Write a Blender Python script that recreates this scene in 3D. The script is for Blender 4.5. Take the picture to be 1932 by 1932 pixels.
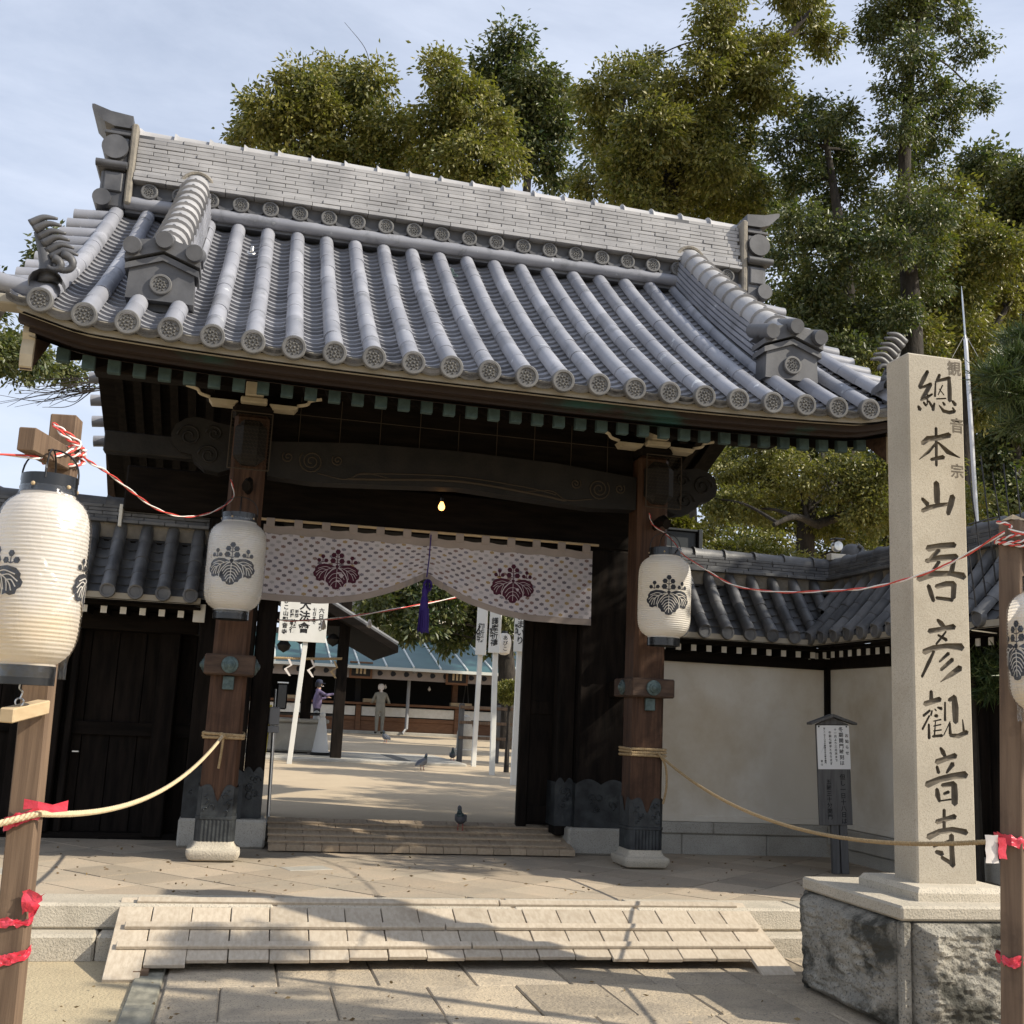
import bpy, bmesh, math, random
import numpy as np
from mathutils import Vector, Matrix

for _o in list(bpy.data.objects):
    bpy.data.objects.remove(_o)
sc = bpy.context.scene
COL = sc.collection
rnd = random.Random(11)
PI = math.pi
R = math.radians

# ------------------------------------------------------------------ camera
YAW, PITCH, ROLL = R(13.158), R(10.524), R(2.69)
FOCAL, EYE = 2091.7, Vector((0, 0, 1.5))
_fw = Vector((math.sin(YAW) * math.cos(PITCH), math.cos(YAW) * math.cos(PITCH), math.sin(PITCH)))
_r0 = Vector((math.cos(YAW), -math.sin(YAW), 0))
_u0 = _r0.cross(_fw)
_rt = _r0 * math.cos(ROLL) + _u0 * math.sin(ROLL)
_up = _u0 * math.cos(ROLL) - _r0 * math.sin(ROLL)
cam = bpy.data.objects.new('camera', bpy.data.cameras.new('camera'))
COL.objects.link(cam)
cam.data.sensor_width = 36
cam.data.lens = 36 * FOCAL / 1932
cam.data.clip_start, cam.data.clip_end = 0.05, 3000
cam.matrix_world = Matrix(((_rt.x, _up.x, -_fw.x, EYE.x), (_rt.y, _up.y, -_fw.y, EYE.y), (_rt.z, _up.z, -_fw.z, EYE.z), (0, 0, 0, 1)))
sc.camera = cam

# ------------------------------------------------------------------ sky, sun, exposure
SUN = Vector((1.18, -0.58, 1.0)).normalized()
world = bpy.data.worlds.new('World')
sc.world = world
world.use_nodes = True
wn, wl = world.node_tree.nodes, world.node_tree.links
wn.clear()
w_out = wn.new('ShaderNodeOutputWorld')
w_bg = wn.new('ShaderNodeBackground')
w_sky = wn.new('ShaderNodeTexSky')
w_sky.sky_type = 'NISHITA'
w_sky.sun_disc = False
w_sky.sun_elevation = math.asin(SUN.z)
w_sky.sun_rotation = math.atan2(SUN.x, SUN.y)
w_sky.air_density, w_sky.dust_density, w_sky.ozone_density = 1.0, 1.6, 1.2
w_tc = wn.new('ShaderNodeTexCoord')
w_map = wn.new('ShaderNodeMapping')
w_map.inputs['Scale'].default_value = (1.1, 1.1, 3.6)
w_map.inputs['Rotation'].default_value = (0.25, 0.3, 0.4)
w_noise = wn.new('ShaderNodeTexNoise')
w_noise.inputs['Scale'].default_value = 1.25
w_noise.inputs['Detail'].default_value = 9
w_noise.inputs['Roughness'].default_value = 0.62
w_noise.inputs['Distortion'].default_value = 0.5
w_ramp = wn.new('ShaderNodeValToRGB')
w_ramp.color_ramp.elements[0].position = 0.36
w_ramp.color_ramp.elements[0].color = (0.48, 0.48, 0.48, 1)
w_ramp.color_ramp.elements[1].position = 0.70
w_ramp.color_ramp.elements[1].color = (0.95, 0.95, 0.95, 1)
w_mix = wn.new('ShaderNodeMix')
w_mix.data_type = 'RGBA'
w_mix.inputs[7].default_value = (5.9, 6.4, 7.5, 1)       # thin high cloud
w_bg.inputs['Strength'].default_value = 0.115
wl.new(w_tc.outputs['Generated'], w_map.inputs['Vector'])
wl.new(w_map.outputs['Vector'], w_noise.inputs['Vector'])
wl.new(w_noise.outputs['Fac'], w_ramp.inputs['Fac'])
wl.new(w_ramp.outputs['Color'], w_mix.inputs[0])
wl.new(w_sky.outputs['Color'], w_mix.inputs[6])
wl.new(w_mix.outputs[2], w_bg.inputs['Color'])
wl.new(w_bg.outputs['Background'], w_out.inputs['Surface'])
sun = bpy.data.objects.new('sun', bpy.data.lights.new('sun', 'SUN'))
COL.objects.link(sun)
sun.data.energy = 4.6
sun.data.angle = R(0.55)
sun.data.color = (1.0, 0.91, 0.76)
sun.rotation_euler = SUN.to_track_quat('Z', 'Y').to_euler()
sc.view_settings.view_transform = 'Standard'
sc.view_settings.look = 'None'
sc.view_settings.exposure = 0.42
sc.view_settings.gamma = 1
sc.view_settings.use_curve_mapping = False
sc.cycles.use_denoising = True
sc.cycles.max_bounces = 8
sc.cycles.transparent_max_bounces = 16
sc.cycles.caustics_reflective = False
sc.cycles.caustics_refractive = False


# ------------------------------------------------------------------ helpers
def at(px, py, Y=None, Z=None, X=None):
    """World point seen at (px, py) of the photograph on a 1932 grid, at a known distance Y, height Z or offset X."""
    d = _rt * ((px - 966) / FOCAL) - _up * ((py - 966) / FOCAL) + _fw
    if Y is not None:
        t = Y / d.y
    elif Z is not None:
        t = (Z - EYE.z) / d.z
    else:
        t = X / d.x
    return EYE + d * t


YARD0, YARDK = 11.0, 0.0155
def yard_z(y):
    return 0.42 + YARDK * max(0.0, y - YARD0)


def yard(px, py):
    d = _rt * ((px - 966) / FOCAL) - _up * ((py - 966) / FOCAL) + _fw
    t = (0.42 - YARDK * YARD0 - EYE.z) / (d.z - YARDK * d.y)
    return EYE + d * t


MW = {}
def mk(name, mesh=None, parent=None, M=None, label=None, cat=None, group=None, kind=None):
    o = bpy.data.objects.new(name, mesh)
    COL.objects.link(o)
    M = Matrix() if M is None else (Matrix.Translation(M) if isinstance(M, Vector) else M)
    if parent is not None:
        o.parent = parent
        o.matrix_parent_inverse = MW[parent.name].inverted()
    o.matrix_basis = M
    MW[o.name] = M
    if mesh is None:
        o.empty_display_size = 0.1
    if label: o['label'] = label
    if cat: o['category'] = cat
    if group: o['group'] = group
    if kind: o['kind'] = kind
    return o


def thing(name, loc, label, cat, group=None):
    return mk(name, None, None, Vector(loc), label, cat, group)


def frame(o, x, y, z):
    """Matrix with columns x, y, z at origin o."""
    return Matrix(((x[0], y[0], z[0], o[0]), (x[1], y[1], z[1], o[1]), (x[2], y[2], z[2], o[2]), (0, 0, 0, 1)))


class MB:
    def __init__(self):
        self.v, self.f, self.m, self.uv = [], [], [], None
        self.cur = 0

    def add(self, vs, fs):
        b = len(self.v)
        self.v += [tuple(p) for p in vs]
        for f in fs:
            self.f.append(tuple(b + i for i in f))
            self.m.append(self.cur)
        return self

    def box(self, x0, x1, y0, y1, z0, z1, c=0.0, M=None):
        cx, cy, cz = (x0 + x1) / 2, (y0 + y1) / 2, (z0 + z1) / 2
        hx, hy, hz = abs(x1 - x0) / 2, abs(y1 - y0) / 2, abs(z1 - z0) / 2
        if c <= 0:
            vs = [(sx * hx, sy * hy, sz * hz) for sx in (-1, 1) for sy in (-1, 1) for sz in (-1, 1)]
            fs = [(0, 1, 3, 2), (4, 6, 7, 5), (0, 4, 5, 1), (2, 3, 7, 6), (0, 2, 6, 4), (1, 5, 7, 3)]
        else:
            c = min(c, hx * .9, hy * .9, hz * .9)
            vs, idx = [], {}
            for sx in (-1, 1):
                for sy in (-1, 1):
                    for sz in (-1, 1):
                        for k in range(3):
                            idx[sx, sy, sz, k] = len(vs)
                            h = [hx - c, hy - c, hz - c]
                            h[k] += c
                            vs.append((sx * h[0], sy * h[1], sz * h[2]))
            fs = []
            for s in (-1, 1):
                fs.append([idx[s, a, b, 0] for a, b in ((-1, -1), (1, -1), (1, 1), (-1, 1))])
                fs.append([idx[a, s, b, 1] for a, b in ((-1, -1), (-1, 1), (1, 1), (1, -1))])
                fs.append([idx[a, b, s, 2] for a, b in ((-1, -1), (1, -1), (1, 1), (-1, 1))])
            for a in (-1, 1):
                for b in (-1, 1):
                    fs.append((idx[a, b, -1, 0], idx[a, b, -1, 1], idx[a, b, 1, 1], idx[a, b, 1, 0]))
                    fs.append((idx[a, -1, b, 0], idx[a, -1, b, 2], idx[a, 1, b, 2], idx[a, 1, b, 0]))
                    fs.append((idx[-1, a, b, 1], idx[-1, a, b, 2], idx[1, a, b, 2], idx[1, a, b, 1]))
                    for s in (-1, 1):
                        fs.append((idx[a, b, s, 0], idx[a, b, s, 1], idx[a, b, s, 2]))
        vs = [Vector((x + cx, y + cy, z + cz)) for x, y, z in vs]
        if M is not None:
            vs = [M @ p for p in vs]
        return self.add(vs, fs)

    def grid(self, rows, close_u=False, close_v=False, cap=False):
        n, m = len(rows), len(rows[0])
        vs = [p for r in rows for p in r]
        fs = []
        for i in range(n if close_v else n - 1):
            for j in range(m if close_u else m - 1):
                i2, j2 = (i + 1) % n, (j + 1) % m
                fs.append((i * m + j, i * m + j2, i2 * m + j2, i2 * m + j))
        if cap:
            fs.append(tuple(range(m - 1, -1, -1)))
            fs.append(tuple((n - 1) * m + j for j in range(m)))
        return self.add(vs, fs)

    def tube(self, pts, r, n=8, cap=True, up=None):
        pts = [Vector(p) for p in pts]
        rows = []
        ref = Vector(up) if up is not None else Vector((0.13, 0.31, 0.95))
        for i, p in enumerate(pts):
            d = (pts[min(i + 1, len(pts) - 1)] - pts[max(i - 1, 0)]).normalized()
            a = d.cross(ref)
            if a.length < 1e-3:
                a = d.cross(Vector((1, 0, 0)))
            a.normalize()
            b = a.cross(d)
            rr = r[i] if isinstance(r, (list, tuple)) else r
            ra, rb = rr if isinstance(rr, (list, tuple)) else (rr, rr)
            rows.append([p + a * (ra * math.cos(2 * PI * k / n)) + b * (rb * math.sin(2 * PI * k / n)) for k in range(n)])
        return self.grid(rows, close_u=True, cap=cap)

    def lathe(self, prof, o=(0, 0, 0), n=24, cap=True, M=None):
        o = Vector(o)
        rows = [[Vector((r * math.cos(2 * PI * k / n), r * math.sin(2 * PI * k / n), z)) for k in range(n)] for r, z in prof]
        rows = [[(M @ p if M is not None else p + o) for p in row] for row in rows]
        return self.grid(rows, close_u=True, cap=cap)

    def prism(self, poly, f, d0, d1):
        """poly: 2D outline; f(a, b, d) -> 3D point; extruded from d0 to d1."""
        n = len(poly)
        vs = [f(a, b, d0) for a, b in poly] + [f(a, b, d1) for a, b in poly]
        fs = [tuple(range(n - 1, -1, -1)), tuple(range(n, 2 * n))]
        fs += [(i, (i + 1) % n, n + (i + 1) % n, n + i) for i in range(n)]
        return self.add(vs, fs)

    def mesh(self, name, mats, smooth=False, fix=True):
        me = bpy.data.meshes.new(name)
        me.from_pydata(self.v, [], self.f)
        mats = mats if isinstance(mats, (list, tuple)) else [mats]
        for m in mats:
            me.materials.append(m)
        if len(mats) > 1:
            me.polygons.foreach_set('material_index', self.m)
        if fix and len(self.f) < 40000:
            bm = bmesh.new()
            bm.from_mesh(me)
            bmesh.ops.recalc_face_normals(bm, faces=bm.faces)
            bm.to_mesh(me)
            bm.free()
        if smooth is not False:
            me.shade_smooth() if hasattr(me, 'shade_smooth') else None
            if smooth is not True:
                me.set_sharp_from_angle(angle=R(smooth))
        me.update()
        return me

    def build(self, name, mats, parent=None, smooth=False, **k):
        return mk(name, self.mesh(name, mats, smooth), parent, **k)


def bez(pts, n=12):
    """Catmull-Rom through pts."""
    P = [Vector(p) for p in pts]
    P = [P[0] * 2 - P[1]] + P + [P[-1] * 2 - P[-2]]
    out = []
    for i in range(1, len(P) - 2):
        for k in range(n):
            t = k / n
            a, b, c, d = P[i - 1], P[i], P[i + 1], P[i + 2]
            out.append(.5 * (2 * b + (c - a) * t + (2 * a - 5 * b + 4 * c - d) * t * t + (3 * b - a - 3 * c + d) * t ** 3))
    return out + [P[-2]]


def hash2(i, j, s):
    v = np.sin(i * 127.1 + j * 311.7 + s * 74.7) * 43758.5453
    return v - np.floor(v)


def vnoise(x, y, s=0):
    i, j = np.floor(x), np.floor(y)
    u, v = x - i, y - j
    u, v = u * u * (3 - 2 * u), v * v * (3 - 2 * v)
    return (hash2(i, j, s) * (1 - u) + hash2(i + 1, j, s) * u) * (1 - v) + (hash2(i, j + 1, s) * (1 - u) + hash2(i + 1, j + 1, s) * u) * v


def fbm(x, y, s=0, o=5, g=.5):
    t, a = 0, .5
    for k in range(o):
        t = t + a * vnoise(x * 2 ** k, y * 2 ** k, s + k * 3.1)
        a *= g
    return t


# ------------------------------------------------------------------ materials
def nmath(nt, op, a, b=None, c=None):
    n = nt.nodes.new('ShaderNodeMath')
    n.operation = op
    for i, v in enumerate((a, b, c)):
        if v is None: continue
        if isinstance(v, (int, float)): n.inputs[i].default_value = v
        else: nt.links.new(v, n.inputs[i])
    return n.outputs[0]


def nmix(nt, fac, a, b, mode='MIX'):
    n = nt.nodes.new('ShaderNodeMix')
    n.data_type = 'RGBA'
    n.blend_type = mode
    for i, v in ((0, fac), (6, a), (7, b)):
        if isinstance(v, (int, float)): n.inputs[i].default_value = v
        elif isinstance(v, (tuple, list)): n.inputs[i].default_value = (*v[:3], 1)
        else: nt.links.new(v, n.inputs[i])
    return n.outputs[2]


def nramp(nt, fac, p0, p1, c0=(0, 0, 0), c1=(1, 1, 1)):
    n = nt.nodes.new('ShaderNodeValToRGB')
    e = n.color_ramp.elements
    e[0].position, e[0].color = p0, (*c0, 1)
    e[1].position, e[1].color = p1, (*c1, 1)
    nt.links.new(fac, n.inputs['Fac'])
    return n.outputs['Color']


def nnoise(nt, scale, stretch=(1, 1, 1), detail=6, rough=.55, vec=None, dist=0, kind='ShaderNodeTexNoise'):
    if vec is None:
        vec = nt.nodes.new('ShaderNodeNewGeometry').outputs['Position']
    mp = nt.nodes.new('ShaderNodeMapping')
    mp.inputs['Scale'].default_value = stretch
    nt.links.new(vec, mp.inputs['Vector'])
    n = nt.nodes.new(kind)
    n.inputs['Scale'].default_value = scale
    if 'Detail' in n.inputs: n.inputs['Detail'].default_value = detail
    if kind == 'ShaderNodeTexNoise':
        n.inputs['Roughness'].default_value = rough
        n.inputs['Distortion'].default_value = dist
    nt.links.new(mp.outputs['Vector'], n.inputs['Vector'])
    return n


def mat(name, c1, c2=None, scale=3, stretch=(1, 1, 1), rough=.7, bump=0, bscale=40, bstretch=None, p=(.35, .65), rand=0,
        spec=.35, metal=0, speck=None, sscale=160, stain=None, stscale=1.2, stp=(.5, .75), detail=6, bdist=.01, sp=(.56, .66), dist=0):
    m = bpy.data.materials.new(name)
    m.use_nodes = True
    nt = m.node_tree
    bs = nt.nodes['Principled BSDF']
    bs.inputs['Roughness'].default_value = rough
    bs.inputs['Specular IOR Level'].default_value = spec
    bs.inputs['Metallic'].default_value = metal
    col = None
    if c2 is not None:
        n = nnoise(nt, scale, stretch, detail, dist=dist)
        col = nmix(nt, nramp(nt, n.outputs['Fac'], *p), c1, c2)
    if speck is not None:
        n = nnoise(nt, sscale, detail=2)
        col = nmix(nt, nramp(nt, n.outputs['Fac'], *sp), col or c1, speck)
    if stain is not None:
        n = nnoise(nt, stscale, detail=8, rough=.65)
        col = nmix(nt, nramp(nt, n.outputs['Fac'], *stp), col or c1, stain)
    if rand:
        oi = nt.nodes.new('ShaderNodeObjectInfo')
        hs = nt.nodes.new('ShaderNodeHueSaturation')
        nt.links.new(nmath(nt, 'MULTIPLY_ADD', oi.outputs['Random'], 2 * rand, 1 - rand), hs.inputs['Value'])
        if col is None: hs.inputs['Color'].default_value = (*c1, 1)
        else: nt.links.new(col, hs.inputs['Color'])
        col = hs.outputs['Color']
    if col is None: bs.inputs['Base Color'].default_value = (*c1, 1)
    else: nt.links.new(col, bs.inputs['Base Color'])
    if bump:
        n = nnoise(nt, bscale, bstretch or stretch, 6, .6)
        b = nt.nodes.new('ShaderNodeBump')
        b.inputs['Strength'].default_value = bump
        b.inputs['Distance'].default_value = bdist
        nt.links.new(n.outputs['Fac'], b.inputs['Height'])
        nt.links.new(b.outputs['Normal'], bs.inputs['Normal'])
    return m


TILE = mat('silver_tile', (.215, .223, .256), (.295, .303, .338), 2.2, rough=.45, bump=.2, bscale=60, rand=.12, spec=.5, speck=(.46, .48, .51), sscale=9, sp=(.685, .70), stain=(.125, .13, .143), stscale=4.5, stp=(.55, .72), bdist=.004)
TILEF = mat('silver_flat_tile', (.19, .194, .215), (.275, .28, .305), 3, rough=.5, bump=.2, bscale=60, rand=.22, spec=.45, bdist=.004)
RIDGEB = mat('ridge_tile', (.28, .279, .287), (.375, .372, .378), 3, rough=.6, bump=.25, bscale=50, rand=.09, stain=(.21, .207, .205), stscale=2.2, stp=(.58, .78), bdist=.004)
ONI = mat('ornament_tile', (.058, .059, .065), (.112, .114, .123), 4, rough=.5, bump=.2, bscale=50, spec=.45, bdist=.004)
DISC = mat('disc_tile', (.10, .10, .103), (.150, .149, .148), 7, rough=.6, bump=.3, bscale=70, rand=.07, bdist=.004)
DISCR = mat('disc_relief', (.055, .055, .055), (.115, .112, .105), 20, rough=.7, bump=.4, bscale=90, bdist=.006)
OLDT = mat('old_tile', (.07, .073, .08), (.155, .158, .165), 5, rough=.5, bump=.3, bscale=40, rand=.22, spec=.45, stain=(.17, .16, .14), stscale=6, stp=(.62, .8), bdist=.005)
OLDF = mat('old_flat_tile', (.06, .062, .068), (.125, .127, .13), 5, rough=.55, bump=.3, bscale=40, rand=.25, stain=(.15, .145, .13), stscale=6, stp=(.62, .8), bdist=.005)
MORTAR = mat('mortar', (.27, .245, .205), (.18, .165, .145), 9, rough=.95, bump=.6, bscale=40)
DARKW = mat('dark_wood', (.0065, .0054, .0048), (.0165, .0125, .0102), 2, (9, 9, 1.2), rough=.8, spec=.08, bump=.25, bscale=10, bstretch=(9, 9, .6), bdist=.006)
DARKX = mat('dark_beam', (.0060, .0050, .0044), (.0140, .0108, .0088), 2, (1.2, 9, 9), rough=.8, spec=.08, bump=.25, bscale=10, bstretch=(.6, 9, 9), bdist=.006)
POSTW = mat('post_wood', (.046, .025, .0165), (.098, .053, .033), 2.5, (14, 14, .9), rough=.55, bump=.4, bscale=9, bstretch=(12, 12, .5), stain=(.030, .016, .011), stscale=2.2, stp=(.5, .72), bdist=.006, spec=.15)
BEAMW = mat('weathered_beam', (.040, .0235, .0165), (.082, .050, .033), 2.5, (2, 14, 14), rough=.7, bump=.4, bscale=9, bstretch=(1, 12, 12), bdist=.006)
CARVE = mat('carved_wood', (.0055, .0047, .0042), (.013, .0108, .009), 6, rough=.65, bump=.3, bscale=30)
SHEATH = mat('bronze_sheath', (.016, .019, .022), (.042, .048, .052), 9, rough=.5, bump=.45, bscale=45, metal=.35, spec=.5, stain=(.07, .08, .08), stscale=7, stp=(.6, .8), bdist=.006)
BOSS = mat('bronze_boss', (.05, .075, .075), (.10, .14, .14), 25, rough=.5, metal=.4)
COPPER = mat('copper_cap', (.056, .094, .094), (.034, .060, .062), 16, rough=.7, rand=.15, stain=(.10, .15, .145), stscale=14, stp=(.6, .8))
FASCIA = mat('fascia_copper', (.026, .0155, .0115), (.018, .062, .054), 1.1, (1, 1, 3), rough=.65, p=(.52, .62), bump=.2, bscale=30, detail=9, stain=(.02, .017, .015), stscale=3)
FASTAN = mat('fascia_plaster', (.30, .272, .222), (.36, .33, .275), 2.5, rough=.9, bump=.15, bscale=60)
WHITEP = mat('white_end_paint', (.74, .72, .66), (.66, .63, .56), 8, rough=.8)
CREAMP = mat('cream_end_paint', (.42, .36, .26), (.52, .46, .35), 8, rough=.85)
PLASTER = mat('wall_plaster', (.76, .725, .65), (.66, .61, .52), 1.1, (1, 1, .8), rough=.95, bump=.12, bscale=25, stain=(.52, .44, .32), stscale=.9, stp=(.45, .72), detail=8)
GRAN = mat('granite', (.43, .41, .36), (.36, .34, .295), 4, rough=.85, bump=.35, bscale=70, speck=(.20, .19, .165), sscale=170, rand=.08, bdist=.006)
GRANL = mat('granite_step', (.53, .475, .385), (.43, .39, .315), 3, rough=.9, bump=.7, bscale=75, speck=(.25, .23, .19), sscale=150, rand=.07, stain=(.28, .25, .20), stscale=2.5, stp=(.6, .8), bdist=.01)
STELE = mat('stele_granite', (.485, .44, .36), (.39, .352, .285), 1.8, rough=.9, bump=.45, bscale=70, stain=(.33, .285, .22), stscale=2.6, stp=(.54, .78), speck=(.30, .26, .205), sscale=210, bdist=.004, sp=(.50, .68))
CARVED = mat('carved_shade', (.19, .162, .125), (.105, .09, .07), 14, rough=.9)  # shade of the cut grooves put into their colour
ROUGH = mat('rough_stone', (.38, .355, .30), (.25, .235, .20), 5, rough=.95, bump=.8, bscale=45, speck=(.13, .125, .11), sscale=80, stain=(.06, .058, .048), stscale=3.0, stp=(.47, .58), bdist=.03)
PAVE = mat('pave_stone', (.43, .35, .26), (.355, .305, .235), 2.5, rough=.9, bump=.35, bscale=60, speck=(.26, .22, .18), sscale=130, rand=.16, bdist=.006)
SLAB = mat('slab_granite', (.48, .395, .28), (.36, .305, .23), 2.4, rough=.92, bump=.9, bscale=38, speck=(.20, .175, .145), sscale=95, rand=.20, stain=(.22, .19, .15), stscale=1.8, stp=(.50, .70), bdist=.014)
KERB = mat('kerb_green_stone', (.165, .16, .13), (.30, .285, .225), 14, (1, .5, 1), rough=.85, bump=.5, bscale=40)
JOINT = mat('joint_sand', (.20, .17, .135), (.27, .235, .185), 14, rough=1, bump=.3)
SAND = mat('sand_ground', (.50, .42, .275), (.42, .345, .225), 1.4, rough=1, bump=.9, bscale=55, speck=(.29, .24, .165), sscale=110, bdist=.012, stain=(.36, .30, .20), stscale=1.3, stp=(.48, .7))
YARDM = mat('yard_sand', (.50, .405, .28), (.43, .345, .24), .9, rough=1, bump=.3, bscale=60, speck=(.33, .27, .195), sscale=120, bdist=.008)
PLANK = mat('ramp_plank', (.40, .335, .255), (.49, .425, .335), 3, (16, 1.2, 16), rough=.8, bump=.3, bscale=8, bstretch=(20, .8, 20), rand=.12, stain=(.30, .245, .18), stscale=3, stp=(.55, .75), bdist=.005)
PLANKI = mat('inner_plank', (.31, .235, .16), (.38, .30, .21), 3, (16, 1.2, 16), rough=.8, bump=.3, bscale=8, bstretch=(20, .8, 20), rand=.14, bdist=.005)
POLEW = mat('cedar_post', (.108, .070, .046), (.185, .125, .082), 2, (15, 15, .8), rough=.75, bump=.3, bscale=8, bstretch=(14, 14, .5), stain=(.055, .036, .025), stscale=2.4, stp=(.55, .8), bdist=.005)
PALEW = mat('pale_timber', (.52, .40, .25), (.44, .33, .20), 3, (3, 3, 12), rough=.75)
BLACKL = mat('black_lacquer', (.010, .011, .013), rough=.25, spec=.6)
WIRE = mat('dark_wire', (.03, .03, .032), rough=.4, metal=.7)
STEEL = mat('bright_steel', (.62, .63, .64), rough=.3, metal=.9)
ROPE = mat('straw_rope', (.42, .31, .175), (.30, .215, .115), 60, rough=.95, bump=.6, bscale=140, bdist=.004)
ROPEL = mat('pale_rope', (.62, .50, .33), (.50, .39, .24), 50, rough=.9, bump=.5, bscale=120, bdist=.003)
REDC = mat('red_cord', (.62, .07, .055), rough=.5)
WHITEC = mat('white_cord', (.78, .74, .70), rough=.5)
REDT = mat('red_tape', (.60, .025, .05), (.70, .06, .10), 18, rough=.35, bump=.6, bscale=30, spec=.6)
WHITET = mat('white_cloth', (.74, .70, .66), (.66, .60, .56), 20, rough=.9)
SIGNW = mat('white_sign_paint', (.72, .72, .69), (.64, .64, .60), 3, (1, 1, .4), rough=.7)
PAPER = mat('white_paper', (.78, .78, .77), rough=.8)
INK = mat('black_ink', (.012, .012, .014), rough=.6)
GREYB = mat('grey_board', (.085, .083, .082), (.13, .128, .125), 3, (14, 14, 1), rough=.85, bump=.3, bscale=8, bstretch=(14, 14, .5))
CRESTK = mat('crest_black', (.022, .024, .032), rough=.7)
CRESTP = mat('crest_plum', (.062, .010, .026), rough=.85)
CLOTHB = mat('cloth_band', (.34, .29, .265), (.29, .25, .23), 6, rough=.95)
PURPLE = mat('purple_silk', (.030, .012, .16), rough=.6)
CONEW = mat('cone_white', (.55, .55, .53), rough=.5)
TEAL = mat('teal_metal_roof', (.026, .084, .088), (.042, .108, .112), 1.5, rough=.5, spec=.5, bump=.1, bscale=3)
SEAM = mat('roof_seam_pale', (.60, .62, .58), rough=.6)
HALLW = mat('hall_wood', (.13, .062, .031), (.19, .092, .046), 2, (2, 2, 9), rough=.65)
HALLD = mat('hall_dark', (.02, .018, .017), rough=.8)
YELLOW = mat('yellow_cloth', (.78, .66, .10), rough=.8)
BARK = mat('bark', (.022, .019, .016), (.048, .041, .034), 5, (3, 3, .8), rough=.95, bump=.8, bscale=14, bstretch=(3, 3, .6), bdist=.03)
DARKM = mat('dark_metal', (.05, .055, .06), rough=.45, metal=.5)
GREYM = mat('grey_plastic', (.27, .275, .285), rough=.45)


def foliage(name, c1, c2, c3, trans=.35):
    m = bpy.data.materials.new(name)
    m.use_nodes = True
    nt = m.node_tree
    bs = nt.nodes['Principled BSDF']
    g = nt.nodes.new('ShaderNodeNewGeometry')
    n = nnoise(nt, .55, detail=3)
    base = nmix(nt, nramp(nt, n.outputs['Fac'], .38, .62), c1, c2)
    col = nmix(nt, nramp(nt, g.outputs['Random Per Island'], .3, 1.0), base, c3)
    bs.inputs['Roughness'].default_value = .42
    bs.inputs['Specular IOR Level'].default_value = .45
    nt.links.new(col, bs.inputs['Base Color'])
    tr = nt.nodes.new('ShaderNodeBsdfTranslucent')
    nt.links.new(nmix(nt, 1.0, col, (1.15, 1.35, .5), 'MULTIPLY'), tr.inputs['Color'])
    mx = nt.nodes.new('ShaderNodeMixShader')
    mx.inputs[0].default_value = trans
    nt.links.new(bs.outputs[0], mx.inputs[1])
    nt.links.new(tr.outputs[0], mx.inputs[2])
    nt.links.new(mx.outputs[0], nt.nodes['Material Output'].inputs['Surface'])
    return m


LEAFA = foliage('camphor_leaf', (.080, .098, .025), (.165, .160, .036), (.27, .24, .07), .28)
LEAFB = foliage('dark_leaf', (.042, .066, .026), (.085, .102, .032), (.155, .155, .055), .28)
LEAFP = foliage('pine_needle', (.028, .055, .018), (.055, .082, .026), (.085, .11, .035), .15)

# ================================================================== ground, platform, paving
b = MB()
b.add([(-400, -120, -.016), (400, -120, -.016), (400, 900, -.016), (-400, 900, -.016)], [(0, 1, 2, 3)])
ground = b.build('ground', SAND, kind='structure')

b = MB()
ys = [11.0, 20, 36, 60, 300]
b.grid([[(x, y, yard_z(y)) for x in (-60, 0, 70)] for y in ys])
b.add([(-60, 11.0, 0), (70, 11.0, 0), (70, 11.0, .42), (-60, 11.0, .42)], [(0, 1, 2, 3)])
courtyard = b.build('courtyard_ground', YARDM, kind='structure')

# the approach: granite slabs between kerbs
path = MB().box(-.28, 6.4, 1.0, 7.24, -.06, -.012).build('approach_path', JOINT, kind='structure')
rows = [(7.22, 6.53, [at(p, 1864, Z=0).x for p in (525, 717, 905, 1088, 1251, 1430, 1600)]),
        (6.53, 5.86, [at(p, 1864, Z=0).x for p in (415, 622, 805, 976, 1138, 1286, 1440, 1600)])]
y = 5.86
while y > 1.4:
    xs, x = [], -.2
    while x < 6:
        x += rnd.uniform(.55, .8)
        xs.append(x)
    rows.append((y, y - .66, xs))
    y -= .66
for y1, y0, xs in rows:
    xs = [-.26] + sorted(xs)
    while xs[-1] < 5.6:
        xs.append(xs[-1] + rnd.uniform(.55, .75))
    for a, c in zip(xs, xs[1:]):
        g = .0035
        dz = rnd.uniform(-.004, .004)
        w, h = (c - a) / 2 - g, (y1 - y0) / 2 - g
        MB().box(-w, w, -h, h, -.045, 0, .008).build('paving_slab', SLAB, path, M=Matrix.Translation(((a + c) / 2, (y0 + y1) / 2, dz)) @ Matrix.Rotation(rnd.uniform(-.004, .004), 4, 'X') @ Matrix.Rotation(rnd.uniform(-.012, .012), 4, 'Z'))
y = 7.05
while y > 1.5:
    ln = rnd.uniform(.8, 1.2)
    MB().box(-.43, -.275, y - ln + .006, y, -.05, .006, .008).build('kerb_stone', KERB, path)
    y -= ln

# raised platform with two stone steps
PZ = .28
plat = MB().box(-9, 6.1, 7.5, 10.88, -.02, PZ - .014).build('stone_platform', JOINT, kind='structure')


def run_stones(name, y0, y1, z0, z1, cuts, m, c=.012):
    for a, d in zip(cuts, cuts[1:]):
        MB().box(a + .003, d - .003, y0 + rnd.uniform(-.004, .004), y1, z0, z1 + rnd.uniform(-.002, .002), c).build(name, m, plat)


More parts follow.
